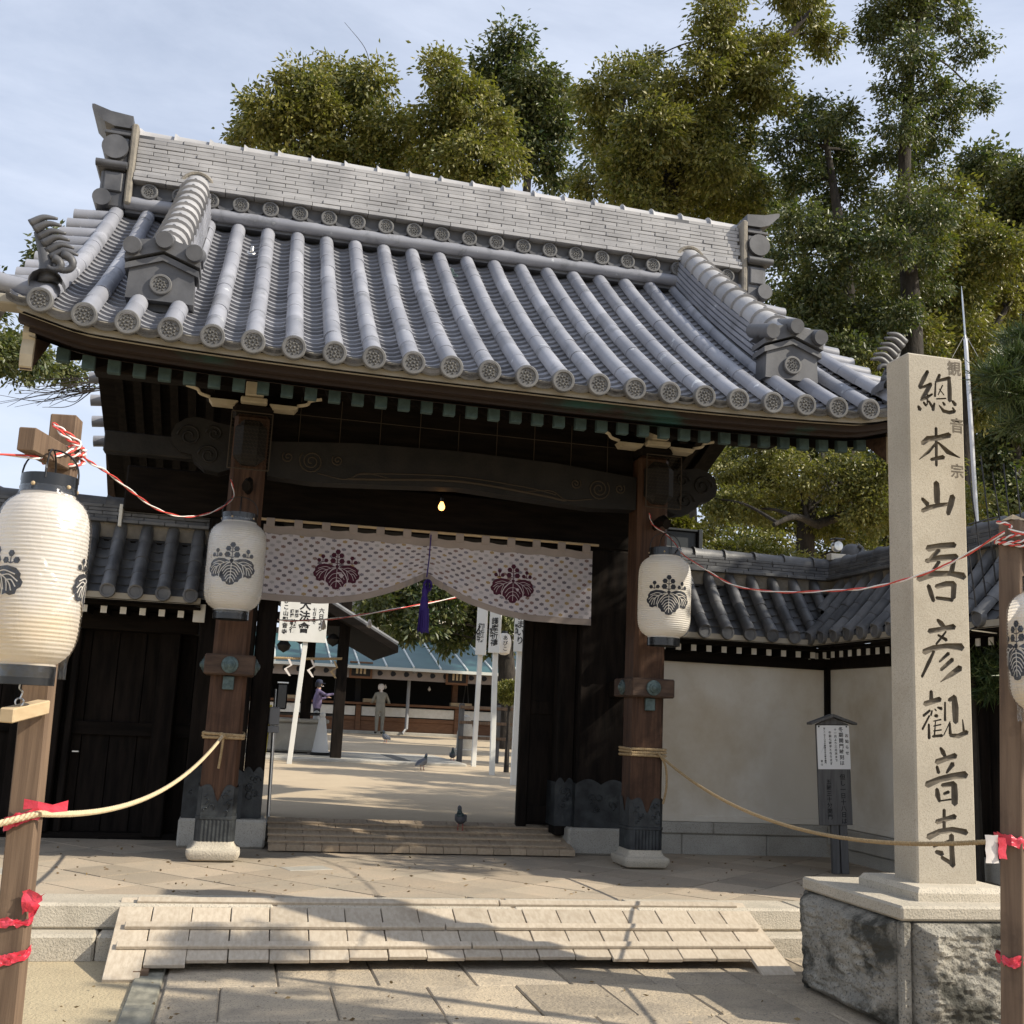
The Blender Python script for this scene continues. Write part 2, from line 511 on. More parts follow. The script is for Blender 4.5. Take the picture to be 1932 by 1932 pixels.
cu = [-9, -7.1, -5.2, -3.3, -1.62, at(515, 1692, Z=.28).x, at(942, 1692, Z=.28).x, 2.72, at(1484, 1705, Z=.28).x, 5.1, 6.1]
run_stones('step_stone', 7.40, 7.76, .135, PZ + .003, cu, GRANL, .016)
run_stones('step_stone', 7.25, 7.62, -.03, .133, [-9, -7.6, -5.9, -4.1, -2.4, -.7, .9, 2.5, 4.0, 5.2, 6.1], GRANL, .016)


def clip(poly, x0, x1, y0, y1):
    for ax, lim, sg in ((0, x0, 1), (0, x1, -1), (1, y0, 1), (1, y1, -1)):
        out = []
        for i, p in enumerate(poly):
            q = poly[(i + 1) % len(poly)]
            ip, iq = (p[ax] - lim) * sg >= 0, (q[ax] - lim) * sg >= 0
            if ip: out.append(p)
            if ip != iq:
                t = (lim - p[ax]) / (q[ax] - p[ax])
                out.append((p[0] + (q[0] - p[0]) * t, p[1] + (q[1] - p[1]) * t))
        poly = out
        if len(poly) < 3: return []
    return poly


ts, gp = .44, .005
ca, sa = math.cos(R(43)), math.sin(R(43))
for i in range(-14, 22):
    for j in range(-4, 26):
        q = [(i * ts + gp, j * ts + gp), ((i + 1) * ts - gp, j * ts + gp), ((i + 1) * ts - gp, (j + 1) * ts - gp), (i * ts + gp, (j + 1) * ts - gp)]
        q = [(a * ca - d * sa + 1.2, a * sa + d * ca + 4.4) for a, d in q]
        q = clip(q, -4.2, 5.98, 7.766, 10.86)
        if len(q) < 3: continue
        ar = abs(sum(q[k][0] * q[(k + 1) % len(q)][1] - q[(k + 1) % len(q)][0] * q[k][1] for k in range(len(q)))) / 2
        if ar < .004: continue
        dz = rnd.uniform(-.002, .002)
        MB().prism(q, lambda a, d, z: (a, d, z + dz), PZ - .03, PZ).build('paving_stone', PAVE, plat)
# loose plain flags of another stone at the left front
for x, y, w, h, a in ((-1.55, 8.7, .42, .30, 12), (.62, 9.08, .36, .2, 20)):
    MB().box(-w / 2, w / 2, -h / 2, h / 2, -.02, .004, .004).build('paving_stone', GRAN, plat, M=Matrix.Translation((x, y, PZ)) @ Matrix.Rotation(R(a), 4, 'Z'))

# ================================================================== timber ramps
RK = .39
def ramp_z(y):
    return .305 - (7.47 - y) * RK


ramp = thing('timber_ramp', (1.5, 7.1, 0), 'wide pale timber ramp laid over the two stone steps', 'ramp')
sl = math.atan(RK)
x = -.60
k = 0
while x < 3.5:
    w = .232 if k else .20
    y0 = 6.72 if k == 0 or x > 3.25 else 6.885 + rnd.uniform(-.004, .004) + (.02 if .6 < x < 2.2 else 0)
    if k == 1: y0 = 6.84
    ln = (7.50 - y0) / math.cos(sl)
    sk = .11 * (x - 1.45) / 2.0
    M = frame((x + w / 2, 7.50, ramp_z(7.50) - .01 + rnd.uniform(-.002, .002)), (1, 0, 0), (0.0, math.cos(sl), math.sin(sl)), (0, -math.sin(sl), math.cos(sl)))
    MB().box(-w / 2 + .003, w / 2 - .003, -ln, 0, -.024, 0, .003).build('plank', PLANK, ramp, M=M @ Matrix.Rotation(rnd.uniform(-.003, .003), 4, 'Z'))
    x += w
    k += 1
for yy, xa, xb in ((7.445, -.50, 3.46), (7.19, -.54, 3.50), (7.0, -.56, 3.52)):
    M = frame(((xa + xb) / 2, yy, ramp_z(yy) - .008), (1, 0, 0), (0, math.cos(sl), math.sin(sl)), (0, -math.sin(sl), math.cos(sl)))
    h = (xb - xa) / 2
    cutx = rnd.uniform(-.3, .3)
    for a, d in ((-h, cutx - .004), (cutx + .004, h)):
        MB().box(a, d, -.026, .026, 0, .024, .004).build('batten', PLANK, ramp, M=M @ Matrix.Rotation(R(90), 4, 'Z') @ Matrix.Rotation(R(-90), 4, 'Z'))
MB().box(-.60, 3.55, 7.30, 7.36, .02, .20).build('support_beam', POLEW, ramp)
MB().box(-.44, -.36, 6.78, 6.9, 0, .03).build('wedge_block', POLEW, ramp)

iramp = thing('inner_ramp', (1.7, 10.3, PZ), 'brown timber ramp at the threshold under the curtain', 'ramp')
ik = math.atan((.44 - .335) / .52)
x = .345
while x < 3.02:
    w = .1525
    M = frame((x + w / 2, 10.06, .345), (1, 0, 0), (0, math.cos(ik), math.sin(ik)), (0, -math.sin(ik), math.cos(ik)))
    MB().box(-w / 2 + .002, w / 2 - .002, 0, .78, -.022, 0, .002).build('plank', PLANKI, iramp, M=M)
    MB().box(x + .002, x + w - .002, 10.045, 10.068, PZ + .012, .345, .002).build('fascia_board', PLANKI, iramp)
    x += w
for t in (.06, .24, .42, .6):
    M = frame((1.68, 10.06 + t * math.cos(ik), .345 + t * math.sin(ik)), (1, 0, 0), (0, math.cos(ik), math.sin(ik)), (0, -math.sin(ik), math.cos(ik)))
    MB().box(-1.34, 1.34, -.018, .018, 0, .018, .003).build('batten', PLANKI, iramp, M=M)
# stone threshold strip behind the ramp
MB().box(.28, 3.1, 10.83, 11.25, .3, .432, .01).build('threshold_stone', GRAN, plat)

# ================================================================== the gate: roof
XC, SP = 1.675, .2763
RIDGEY = 10.42
def colx(i):
    return XC + (i - 11.5) * SP


def lift(x, y):
    u = abs(x - XC) / (11.5 * SP)
    t = min(1, max(0, (y - 7.54) / 2.8))
    return (.075 * u ** 3 + .05 * max(0, u - .92) / .08) * (1 - t) ** 1.3


def rz(x, y):
    t = y - 7.54
    return 3.975 + .62 * t + .038 * t * t + lift(x, y)


def rp(x, y, dz=0):
    if y > RIDGEY:
        return Vector((x, y, rz(x, 2 * RIDGEY - y) + dz))
    return Vector((x, y, rz(x, y) + dz))


gate = thing('temple_gate', (XC, 9.5, PZ), 'dark timber temple gate with a curved silver-grey tiled roof', 'gate')

# roof deck (boards under the tiles), front and rear
b = MB()
xs = list(np.linspace(-1.62, 4.97, 40))
yy = list(np.linspace(7.56, RIDGEY, 14)) + [2 * RIDGEY - y for y in np.linspace(RIDGEY, 7.56, 14)][1:]
for dz in (-.10, -.16):
    b.grid([[rp(x, y, dz) for x in xs] for y in yy])
roof = b.build('roof', DARKX, gate)

def cover_mesh(name, m, r0=.066, r1=.0642, k=10, flare=0):
    b = MB()
    an = [R(-12 + 204 * i / k) for i in range(k + 1)]
    b.grid([[(r * math.cos(a), y, r * math.sin(a)) for a in an] for y, r in ((0, r0 + flare), (.12, r0), (1.04, r1))])
    b.grid([[(r * math.cos(a), 0, r * math.sin(a)) for a in an] for r in (r0 + flare, r0 - .014)])
    return b.mesh(name, m, 50)


COVER = cover_mesh('cover_tile', TILE)


def seg(p, q, s=1.0):
    d = q - p
    x = Vector((1, 0, 0))
    if abs(d.x) > .5 * d.length:
        x = Vector((0, 1, 0)) if d.x < 0 else Vector((0, -1, 0))
    y = d
    z = x.cross(d.normalized())
    return frame(p, x * s, y, z * s)


NSEG = 10
ye = [7.50 + (10.33 - 7.50) * k / NSEG for k in range(NSEG + 1)]
for i in range(24):
    for k in range(NSEG):
        if i in (2, 21) and k > 1: continue
        x = colx(i)
        mk('cover_tile', COVER, roof, seg(rp(x + rnd.uniform(-.004, .004), ye[k], rnd.uniform(-.003, .003)), rp(x + rnd.uniform(-.004, .004), ye[k + 1])))
# rear slope: plain rolls, one per row (seen only from underneath or from the side)
for i in range(24):
    x = colx(i)
    b = MB().tube([rp(x, 2 * RIDGEY - y) for y in np.linspace(7.5, 10.3, 7)], .064, 8)
    b.build('rear_cover_row', TILE, roof, smooth=40)


def disc_mesh(name, r, th=.05, n=28):
    b = MB()
    prof = [(r, th), (r, .006), (r - .006, 0), (r * .76, 0), (r * .72, .010), (0.001, .010)]
    b.lathe([(a, -z) for a, z in prof], n=n, cap=False, M=Matrix.Rotation(R(90), 4, 'X'))
    b.cur = 1
    def knob(cx, cz, s, h):
        k = 6
        b.add([(cx + s * math.cos(2 * PI * i / k), .0098, cz + s * math.sin(2 * PI * i / k)) for i in range(k)] + [(cx, .0098 - h, cz)], [(i, (i + 1) % k, k) for i in range(k)])
    knob(0, 0, r * .16, .012)
    for i in range(8):
        a = 2 * PI * i / 8
        knob(r * .34 * math.cos(a), r * .34 * math.sin(a), r * .13, .011)
        a += PI / 8
        knob(r * .55 * math.cos(a), r * .55 * math.sin(a), r * .10, .010)
    return b.mesh(name, [DISC, DISCR], 40)


DISCM = disc_mesh('end_disc', .084)
DISCS = disc_mesh('ridge_disc', .077)
tilt = Matrix.Rotation(R(6), 4, 'X')
for i in range(24):
    mk('end_disc', DISCM, roof, Matrix.Translation(rp(colx(i) + rnd.uniform(-.004, .004), 7.475, rnd.uniform(-.004, .004))) @ tilt @ Matrix.Rotation(rnd.uniform(0, 6.28), 4, 'Y'))

# pan tiles between the rolls
def pan_mesh(name, m, W, sag=.036, lip=.026, n=6, top=-.038):
    b = MB()
    ss = [-W / 2 + W * i / n for i in range(n + 1)]
    zz = [top - sag * (1 - (2 * s / W) ** 2) for s in ss]
    lo = [(s, 0, z + lip) for s, z in zip(ss, zz)]
    b.grid([lo, [(s, 1.25, z) for s, z in zip(ss, zz)]])
    b.grid([[(s, 0, z) for s, z in zip(ss, zz)], lo])
    return b.mesh(name, m, 30)


PANM = pan_mesh('flat_tile', TILEF, SP - .07)
PANE = pan_mesh('eave_tile', DISC, SP - .07, lip=.055, top=-.055)
NC = 30
yc = [7.50 + (10.33 - 7.50) * (k / NC) for k in range(NC + 1)]
rest = MB()
for i in range(-1, 24):
    x = colx(i) + SP / 2
    if i == -1: x = colx(0) - SP * .42
    if i == 23: x = colx(23) + SP * .42
    for k in range(NC):
        M = seg(rp(x, yc[k]), rp(x, yc[k + 1]))
        if k == 0:
            mk('eave_tile', PANE, roof, M)
        if 1 <= k < 12 and 0 <= i < 23 or (k == 12 and 0 <= i < 20):
            mk('flat_tile', PANM, roof, M)
        else:
            rest.add([M @ v.co for v in PANM.vertices], [tuple(p.vertices) for p in PANM.polygons])
rest.build('flat_tiles', TILEF, roof, smooth=30, kind='stuff')

# bird rings and chains hanging on the roof, plaster smears
for px, py, X in ((477, 455, None), (1209, 560, None), (853, 500, None)):
    p = at(px, py, Y=9.75)
    p = at(px, py, Y=9.75 if px != 853 else 9.9)
    z = rz(p.x, p.y)
    p = Vector((p.x, p.y, z + .04))
    ch = MB()
    d = (rp(p.x, p.y - .25) - rp(p.x, p.y)).normalized()
    for k in range(4):
        c = p + d * .035 * k
        ch.tube([c + Vector((.012 * math.cos(a), .004, .012 * math.sin(a))) for a in np.linspace(0, 6.28, 8)], .004, 5)
    c = p + d * .19
    ch.tube([c + Vector((.035 * math.cos(a), 0, 0)) + d * .035 * math.sin(a) for a in np.linspace(0, 6.28, 16)], .006, 5)
    ch.build('hook_ring', STEEL if px != 853 else COPPER, roof)

# ---------------------------------------------------------------- main ridge
RX0, RX1 = -1.44, 4.79
b = MB().box(RX0 + .01, RX1 - .01, 10.24, 10.6, 5.95, 6.74)
ridge = b.build('ridge', ONI, gate)
NCR = 12
for k in range(NCR):
    z0 = 6.235 + k * .0425
    yf = 10.17 + k * .006 - (.03 if k < 2 else 0)
    off = (k % 2) * .135 + rnd.uniform(-.03, .03)
    x = RX0 + .06
    first = True
    while x < RX1 - .06:
        w = .27 if not first else .27 - off
        first = False
        x2 = min(x + w, RX1 - .06)
        if x2 - x > .03:
            MB().box(x + .0025, x2 - .0025, yf + rnd.uniform(-.005, .005), yf + .12, z0 + .004 + rnd.uniform(-.001, .001), z0 + .0405 + rnd.uniform(-.0015, .001), .003).build('ridge_brick', RIDGEB, ridge)
        x = x2
MB().box(RX0 + .06, RX1 - .06, 10.5, 10.66, 6.235, 6.745).build('rear_face', RIDGEB, ridge)
CAPM = cover_mesh('ridge_cap', RIDGEB, .125, .118, 10, .024)
x, n = RX0 + .05, 19
L = (RX1 - RX0 - .1) / n
for k in range(n):
    mk('ridge_cap', CAPM, ridge, frame((RX0 + .05 + k * L, 10.40, 6.725), (0, -1, 0), (L, 0, 0), (0, 0, 1)))
for i in range(1, 23):
    mk('ridge_disc', DISCS, ridge, Matrix.Translation((colx(i), 10.165, 6.155)))
    # crescent tile between two discs
    xm = colx(i) + SP / 2
    if i < 22:
        b = MB()
        for z0, z1, y0 in ((0, .02, 10.20), (-.022, .0, 10.185)):
            r0 = [(xm - .07 + .14 * t, y0, 6.125 - .03 * (1 - (2 * t - 1) ** 2) + z0) for t in np.linspace(0, 1, 7)]
            b.grid([r0, [(a, y, z + .02) for a, y, z in r0], [(a, y + .1, z + .02) for a, y, z in r0]])
        b.build('crescent_tile', ONI, ridge)
MB().tube([(RX0, 10.225, 6.04), (RX1, 10.225, 6.04)], .062, 12).build('ridge_foot_roll', TILE, ridge, smooth=40)
for x0, x1 in ((RX0, RX0 + .06), (RX1 - .06, RX1)):
    MB().box(x0, x1, 10.14, 10.62, 6.0, 6.80, .015).build('mortar_edge', MORTAR, ridge)

for sgn, x0 in ((-1, RX0), (1, RX1)):
    def eb(nm, a0, a1, z0, z1, c=.012, y0=10.17, y1=10.64, par=None):
        xs_ = sorted((x0 + sgn * a0, x0 + sgn * a1))
        return MB().box(xs_[0], xs_[1], y0, y1, z0, z1, c).build(nm, ONI, par)
    e = eb('ridge_end_tile', 0, .225, 5.95, 6.315, .02, par=gate)
    eb('face_plate', .03, .19, 6.10, 6.29, .01, 10.145, 10.175, e)
    MB().tube([(x0 + sgn * .19, 10.12, 6.02), (x0 + sgn * .19, 10.68, 6.02)], .082, 16).build('scroll', ONI, e, smooth=40)
    MB().tube([(x0, 10.13, 6.355), (x0, 10.13, 6.355), (x0 + sgn * .275, 10.13, 6.355)], .036, 10).build('collar_roll', ONI, e, smooth=40)
    eb('collar', 0, .28, 6.322, 6.388, .02, 10.14, 10.67, e)
    eb('upper_block', 0, .19, 6.39, 6.66, .02, par=e)
    MB().tube([(x0 + sgn * .125, 10.12, 6.53), (x0 + sgn * .125, 10.68, 6.53)], .118, 20).build('scroll', ONI, e, smooth=40)
    eb('thin_course', 0, .235, 6.668, 6.70, .006, 10.15, 10.66, e)
    eb('thin_course', 0, .185, 6.704, 6.745, .006, 10.19, 10.62, e)
    tp = [(.0, 6.75), (.16, 6.752), (.25, 6.785), (.30, 6.83), (.37, 6.90), (.375, 6.935), (.355, 6.94), (.20, 6.895), (.0, 6.875)]
    MB().prism([(x0 + sgn * a_, z_) for a_, z_ in tp], lambda a_, z_, d: (a_, d, z_), 10.16, 10.65).build('crowning_tile', ONI, e)

# ---------------------------------------------------------------- descending ridges
BIGC = cover_mesh('descending_cover', RIDGEB, .128, .118, 12, .014)
for xk in (XC - 9 * SP, XC + 9 * SP):
    ys_ = list(np.linspace(8.06, 10.2, 12))
    b = MB()
    sec = lambda p, w, z0, z1: [p + Vector((-w, 0, z0)), p + Vector((w, 0, z0)), p + Vector((w, 0, z1)), p + Vector((-w, 0, z1))]
    b.grid([sec(rp(xk, y), .125, -.06, .36) for y in ys_], close_u=True, cap=True)
    dr = b.build('descending_ridge', ONI, gate)
    for k in range(6):
        b = MB()
        w = .165 - .006 * k
        b.grid([sec(rp(xk, y), w, .04 + k * .055, .04 + k * .055 + .04) for y in ys_], close_u=True, cap=True)
        b.build('ridge_course', TILE if k > 0 else ONI, dr)
    m = 11
    yk = [8.02 + (10.2 - 8.02) * (k / m) ** .92 for k in range(m + 1)]
    for k in range(m):
        mk('cover_tile', BIGC, dr, seg(rp(xk, yk[k], .375), rp(xk, yk[k + 1], .375)))
        p, q = rp(xk, yk[k], .375), rp(xk, yk[k + 1], .375)
        n = (q - p).normalized()
        u = Vector((0, -n.z, n.y))
        MB().lathe([(.016, 0), (.013, .007), (.002, .012)], n=7, M=frame(p + (q - p) * .3 + u * .122, (1, 0, 0), n, u)).build('nail_head', ONI, dr)
    # plaster ring where it meets the main ridge
    MB().tube([rp(xk, 10.19, .38) + Vector((.15 * math.cos(a), 0, .15 * math.sin(a))) for a in np.linspace(-.6, PI + .6, 16)], .02, 6).build('mortar_ring', MORTAR, dr)
    # end ornament
    zb = rz(xk, 8.0)
    b = MB()
    hw = .235
    body = [(-hw, zb + .03), (hw, zb + .03), (hw * .96, zb + .25), (0, zb + .335), (-hw * .96, zb + .25)]
    b.prism(body, lambda a, z, d: (xk + a, d, z), 7.97, 8.16)
    e = b.build('ridge_end_ornament', ONI, gate)
    for j, (dz, gw) in enumerate(((.235, .255), (.30, .262))):
        for s in (-1, 1):
            pl = [(0, zb + dz + .095), (s * gw, zb + dz), (s * gw, zb + dz + .045), (0, zb + dz + .14)]
            MB().prism(pl, lambda a, z, d: (xk + a, d, z), 7.945 - .02 * j, 8.17).build('gable_layer', ONI, e)
    mk('crest_disc', DISCS, e, Matrix.Translation((xk, 7.945, zb + .15)) @ Matrix.Scale(1.02, 4))
    cp = [(-.27, zb + .40), (-.13, zb + .365), (0, zb + .44), (.13, zb + .365), (.27, zb + .40), (.2, zb + .46), (.1, zb + .475), (0, zb + .52), (-.1, zb + .475), (-.2, zb + .46)]
    MB().prism(cp, lambda a, z, d: (xk + a, d, z), 7.93, 8.2).build('cap_tile', ONI, e)
    for dx, dz in ((-.215, .40), (0, .47), (.215, .40)):
        MB().tube([(xk + dx, 7.87, zb + dz - .01), (xk + dx, 7.90, zb + dz - .005), (xk + dx, 8.25, zb + dz + .12)], [.060, .066, .064], 18).build('round_end', ONI, e, smooth=40)

# ---------------------------------------------------------------- verge tiles, corner ornaments
for sgn, i in ((-1, 0), (1, 23)):
    xv = colx(i)
    for k in range(9):
        y = 8.0 + k * .265
        p = rp(xv, y, -.01)
        MB().tube([p, p + Vector((sgn * .30, 0, -.03)), p + Vector((sgn * .335, 0, -.03))], [.062, .066, .066], 14).build('verge_tile', TILE, roof, smooth=40)
        y2 = 2 * RIDGEY - y
        p = rp(xv, y2, -.01)
        MB().tube([p, p + Vector((sgn * .335, 0, -.03))], .064, 10).build('verge_tile', TILE, roof, smooth=40)
    p = rp(xv, 7.70, .0)
    MB().tube([p, p + Vector((sgn * .25, 0, .02)), p + Vector((sgn * .43, 0, .06)), p + Vector((sgn * .46, 0, .065))], [.064, .066, .072, .072], 14).build('verge_tile', TILE, roof, smooth=40)
    MB().box(min(xv, xv + sgn * .42), max(xv, xv + sgn * .42), 7.66, 7.86, p.z - .12, p.z - .05, .01).build('verge_board', FASTAN, roof)
    # ornament: a breaking wave on a saddle tile
    p = rp(xv, 7.66, .05)
    b = MB()
    b.grid([[p + Vector((.10 * w * math.cos(a), (t - .5) * .2, .085 * w * math.sin(a))) for a in np.linspace(-.2, PI + .2, 9)] for t, w in ((0, 1.1), (.5, 1.15), (1, 1.0))])
    o = b.build('corner_ornament', ONI, gate, smooth=40)
    base = p + Vector((0, 0, .09))
    for k, (r0, dx, dz, dirn) in enumerate(((.078, sgn * -.07, .07, 1), (.045, sgn * -.02, .05, 1))):
        pts = []
        for t in np.linspace(0, 1, 16):
            a = 4.6 * t * (1 if sgn > 0 else -1) + (PI if sgn > 0 else 0) + PI / 2
            rr = r0 * (1.5 - t) if k else r0 * (1.25 - .8 * t)
            pts.append(base + Vector((dx + rr * math.cos(a), -.03 - .012 * k, dz + rr * .75 * math.sin(a))))
        MB().tube(pts, [.032 - .018 * t for t in np.linspace(0, 1, 16)], 8).build('wave_curl', ONI, o, smooth=True)
    for k in range(6):
        q = base + Vector((sgn * (.0 + .032 * k), .01 * (k % 2), .12 + .045 * k))
        pts = bez([q, q + Vector((-sgn * .08, -.02, .05)), q + Vector((-sgn * .17, -.02, .035 + .004 * k))], 5)
        MB().tube(pts, list(np.linspace(.034, .010, len(pts))), 7).build('wave_spray', ONI, o, smooth=True)
    b = MB()
    b.tube(bez([base + Vector((0, .02, -.05)), base + Vector((sgn * .04, .02, .12)), base + Vector((sgn * .12, .03, .30))], 6), [.075, .07, .065, .06, .055, .05, .05, .045, .04, .035, .03, .025, .02], 8)
    b.build('wave_body', ONI, o, smooth=True)

# ---------------------------------------------------------------- eaves: boards and rafters
def xsweep(name, m, y0, y1, dz0, dz1, parent, x0=-1.66, x1=5.01, n=44, base=None):
    rows = []
    for x in np.linspace(x0, x1, n):
        z = 3.975 + lift(x, 7.54)
        rows.append([Vector((x, y0, z + dz0)), Vector((x, y1, z + dz0)), Vector((x, y1, z + dz1)), Vector((x, y0, z + dz1))])
    return MB().grid(rows, close_u=True, cap=True).build(name, m, parent)


xsweep('eave_plaster', FASTAN, 7.578, 7.66, -.128, -.03, gate)
xsweep('eave_board', FASCIA, 7.662, 7.74, -.18, -.085, gate)
xsweep('eave_board', FASCIA, 7.742, 7.86, -.205, -.12, gate, -1.60, 4.95)
def soff(y):
    y = y if y <= RIDGEY else 2 * RIDGEY - y
    return 3.82 + .385 * (y - 7.95)


b = MB()
for dz in (0, .03):
    b.grid([[Vector((x, y, soff(y) + dz + lift(x, 7.54) * max(0, 1 - (y - 7.7) / 1.6))) for x in np.linspace(-1.6, 4.95, 30)] for y in list(np.linspace(7.74, RIDGEY, 8)) + list(np.linspace(RIDGEY + .1, 13.1, 7))])
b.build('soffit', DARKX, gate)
k = 0
x = -1.395
while x < 4.80:
    for rear in (False, True):
        Y = (lambda y: 2 * RIDGEY - y) if rear else (lambda y: y)
        lf = lift(x, 7.54)
        ya, yb = 7.90, 10.30
        b = MB()
        s = .039
        rows = []
        for y in (ya, 8.6, 9.4, yb):
            z = soff(y) - .055 + lf * max(0, 1 - (y - 7.7) / 1.6)
            rows.append([Vector((x - s, Y(y), z - .042)), Vector((x + s, Y(y), z - .042)), Vector((x + s, Y(y), z + .052)), Vector((x - s, Y(y), z + .052))])
        b.grid(rows, close_u=True, cap=True)
        rf = b.build('rafter', DARKW, gate)
        z = soff(ya) - .055 + lf * max(0, 1 - (ya - 7.7) / 1.6)
        y0, y1 = sorted((Y(ya - .008), Y(ya + .05)))
        MB().box(x - s - .004, x + s + .004, y0, y1, z - .05, z + .05, .004).build('copper_cap', COPPER if not rear else WHITEP, rf)
    x += .1705
    k += 1

# barge boards and gable walls
for sgn, xb in ((-1, -1.60), (1, 4.95)):
    ys_ = [7.78] + list(np.linspace(8.0, RIDGEY, 10))
    ys_ = ys_ + [2 * RIDGEY - y for y in ys_[::-1]][1:]
    rows = []
    for y in ys_:
        yf = y if y <= RIDGEY else 2 * RIDGEY - y
        t = (yf - 7.78) / 2.64
        top, bot = rp(xb, y, -.22 - .04 * (1 - t)), rp(xb, y, -.50 - .10 * (1 - t) ** 2)
        rows.append([bot + Vector((-.035, 0, 0)), bot + Vector((.035, 0, 0)), top + Vector((.035, 0, 0)), top + Vector((-.035, 0, 0))])
    b = MB().grid(rows, close_u=True, cap=True).build('barge_board', BEAMW, gate)
    t, q = rows[0][3].z, rows[0][0].z
    wave = [(7.80, t), (7.765, t - .03), (7.75, t - .09), (7.772, t - .13), (7.755, t - .18), (7.745, t - .24), (7.765, q + .02), (7.80, q)]
    MB().prism(wave, lambda a, z, d: (d, a, z), xb - .04, xb + .04).build('carved_tip', CREAMP, b)
    xg = xb - sgn * .22
    top = [(y, rp(xg, y, -.17).z) for y in np.linspace(8.0, 2 * RIDGEY - 8.0, 19)]
    bot = [(y, soff(y)) for y in np.linspace(2 * RIDGEY - 8.0, 8.0, 19)]
    MB().prism(top + bot, lambda a, z, d: (d, a, z), xg - .02, xg + .02).build('gable_wall', DARKW, gate)

# ================================================================== the gate: frame
PXL, PXR = -.10, 3.515
PYF, PYB = 9.37, 9.66
for s, px in ((-1, PXL), (1, PXR)):
    MB().box(px - .145, px + .145, PYF, PYB, .43, 3.93, .032).build('front_post', POSTW, gate)
    # stone foot: flared pillow
    b = MB()
    rows = []
    for z, w in ((.285, .165), (.30, .190), (.335, .206), (.36, .208), (.372, .205), (.385, .175), (.41, .158), (.435, .152)):
        n = 8
        ring = []
        for cxs, cys, a0 in ((1, 1, 0), (-1, 1, 90), (-1, -1, 180), (1, -1, 270)):
            for k in range(4):
                a = R(a0 + 30 * k)
                c = .035
                ring.append((px + cxs * (w - c) + c * math.cos(a), 9.515 + cys * (w - c) + c * math.sin(a), z))
        rows.append(ring)
    b.grid(rows, close_u=True, cap=True)
    b.build('stone_foot', GRANL, gate, smooth=30)
    # bronze sheath with a scalloped top and fluted skirt
    b = MB()
    n = 20
    top = [.84 + .035 * abs(math.sin(2 * PI * t)) - .10 * math.exp(-((t - .5) / .12) ** 2) for t in np.linspace(0, 1, n + 1)]
    hw = .152
    for (o, u) in (((px - hw, PYF - .007), (1, 0)), ((px + hw, PYF - .007), (0, 1)), ((px - hw, PYB + .007), (0, -1)), ((px + hw, PYB + .007), (-1, 0))):
        ln = 2 * hw if u[0] else (PYB - PYF + .014)
        nx, ny = u[1], -u[0]
        col = []
        for i, t in enumerate(np.linspace(0, 1, n + 1)):
            ins = .028 * max(0, 1 - min(t, 1 - t) / .1) 
            bx, by = o[0] + u[0] * ln * t - nx * ins, o[1] + u[1] * ln * t - ny * ins
            fl = .006 * (i % 2)
            col.append([(bx + nx * fl, by + ny * fl, .437), (bx + nx * fl, by + ny * fl, .60), (bx + nx * .008, by + ny * .008, .605), (bx + nx * .008, by + ny * .008, .625), (bx + nx * .002, by + ny * .002, .63), (bx + nx * .002, by + ny * .002, top[i])])
        b.grid(col)
    sh = b.build('bronze_sheath', SHEATH, gate)
    for k in range(9):
        a0, z0, r0 = rnd.uniform(0, 6), .66 + .035 * (k // 2) + rnd.uniform(0, .02), rnd.uniform(.018, .034)
        x0 = px + (-.075 if k % 2 else .075) + rnd.uniform(-.03, .03)
        pts = [Vector((x0 + r0 * (1 - t * .7) * math.cos(a0 + 4 * t), PYF - .012, z0 + r0 * (1 - t * .7) * math.sin(a0 + 4 * t))) for t in np.linspace(0, 1, 10)]
        MB().tube(pts, .006, 5).build('relief_scroll', SHEATH, sh, smooth=True)
    # collar of tie beams with bronze bosses
    MB().box(px - .20, px + .20, 9.27, 9.76, 1.735, 1.90, .012).build('collar_beam', BEAMW, gate)
    MB().box(px - .08, px + .08, 9.765, 10.30, 1.74, 1.895, .01).build('tie_beam', DARKW, gate)
    BOS = [(.068, 0), (.066, .012), (.045, .018), (.042, .026), (.026, .030), (.024, .038), (.012, .042), (.001, .044)]
    for o_, dx, dy in (((px, 9.27), 0, -1), ((px - .20, 9.515), -1, 0), ((px + .20, 9.515), 1, 0)):
        z = Vector((dx, dy, 0))
        x = Vector((0, 0, 1))
        MB().lathe(BOS, n=18, M=frame((o_[0], o_[1], 1.818), x, z.cross(x), z)).build('bronze_boss', BOSS, gate, smooth=40)
    MB().box(px - .045, px + .045, 9.335, 9.37, 1.62, 1.73, .006).build('wedge_plate', BOSS, gate)

# rainbow beam between the front posts
pl = [(.06, 3.42), (.45, 3.40), (.75, 3.415), (1.71, 3.47), (2.65, 3.415), (2.95, 3.40), (3.36, 3.42), (3.36, 3.72), (2.6, 3.78), (1.71, 3.80), (.8, 3.78), (.06, 3.72)]
koryo = MB().prism(pl, lambda a, z, d: (a, d, z), 9.42, 9.62).build('rainbow_beam', CARVE, gate)
EYE_ = mat('eyebrow_line', (.050, .038, .027), rough=.85)
pts = bez([(.72, 9.415, 3.455), (1.0, 9.41, 3.475), (1.71, 9.405, 3.525), (2.42, 9.41, 3.475), (2.70, 9.415, 3.44)], 8)
MB().tube(pts, [.003] + [.011] * (len(pts) - 2) + [.003], 6).build('carved_line', EYE_, koryo)
pts = bez([(.80, 9.415, 3.50), (1.1, 9.41, 3.535), (1.71, 9.405, 3.565), (2.32, 9.41, 3.53), (2.6, 9.415, 3.49)], 8)
MB().tube(pts, .006, 5).build('carved_line', EYE_, koryo)
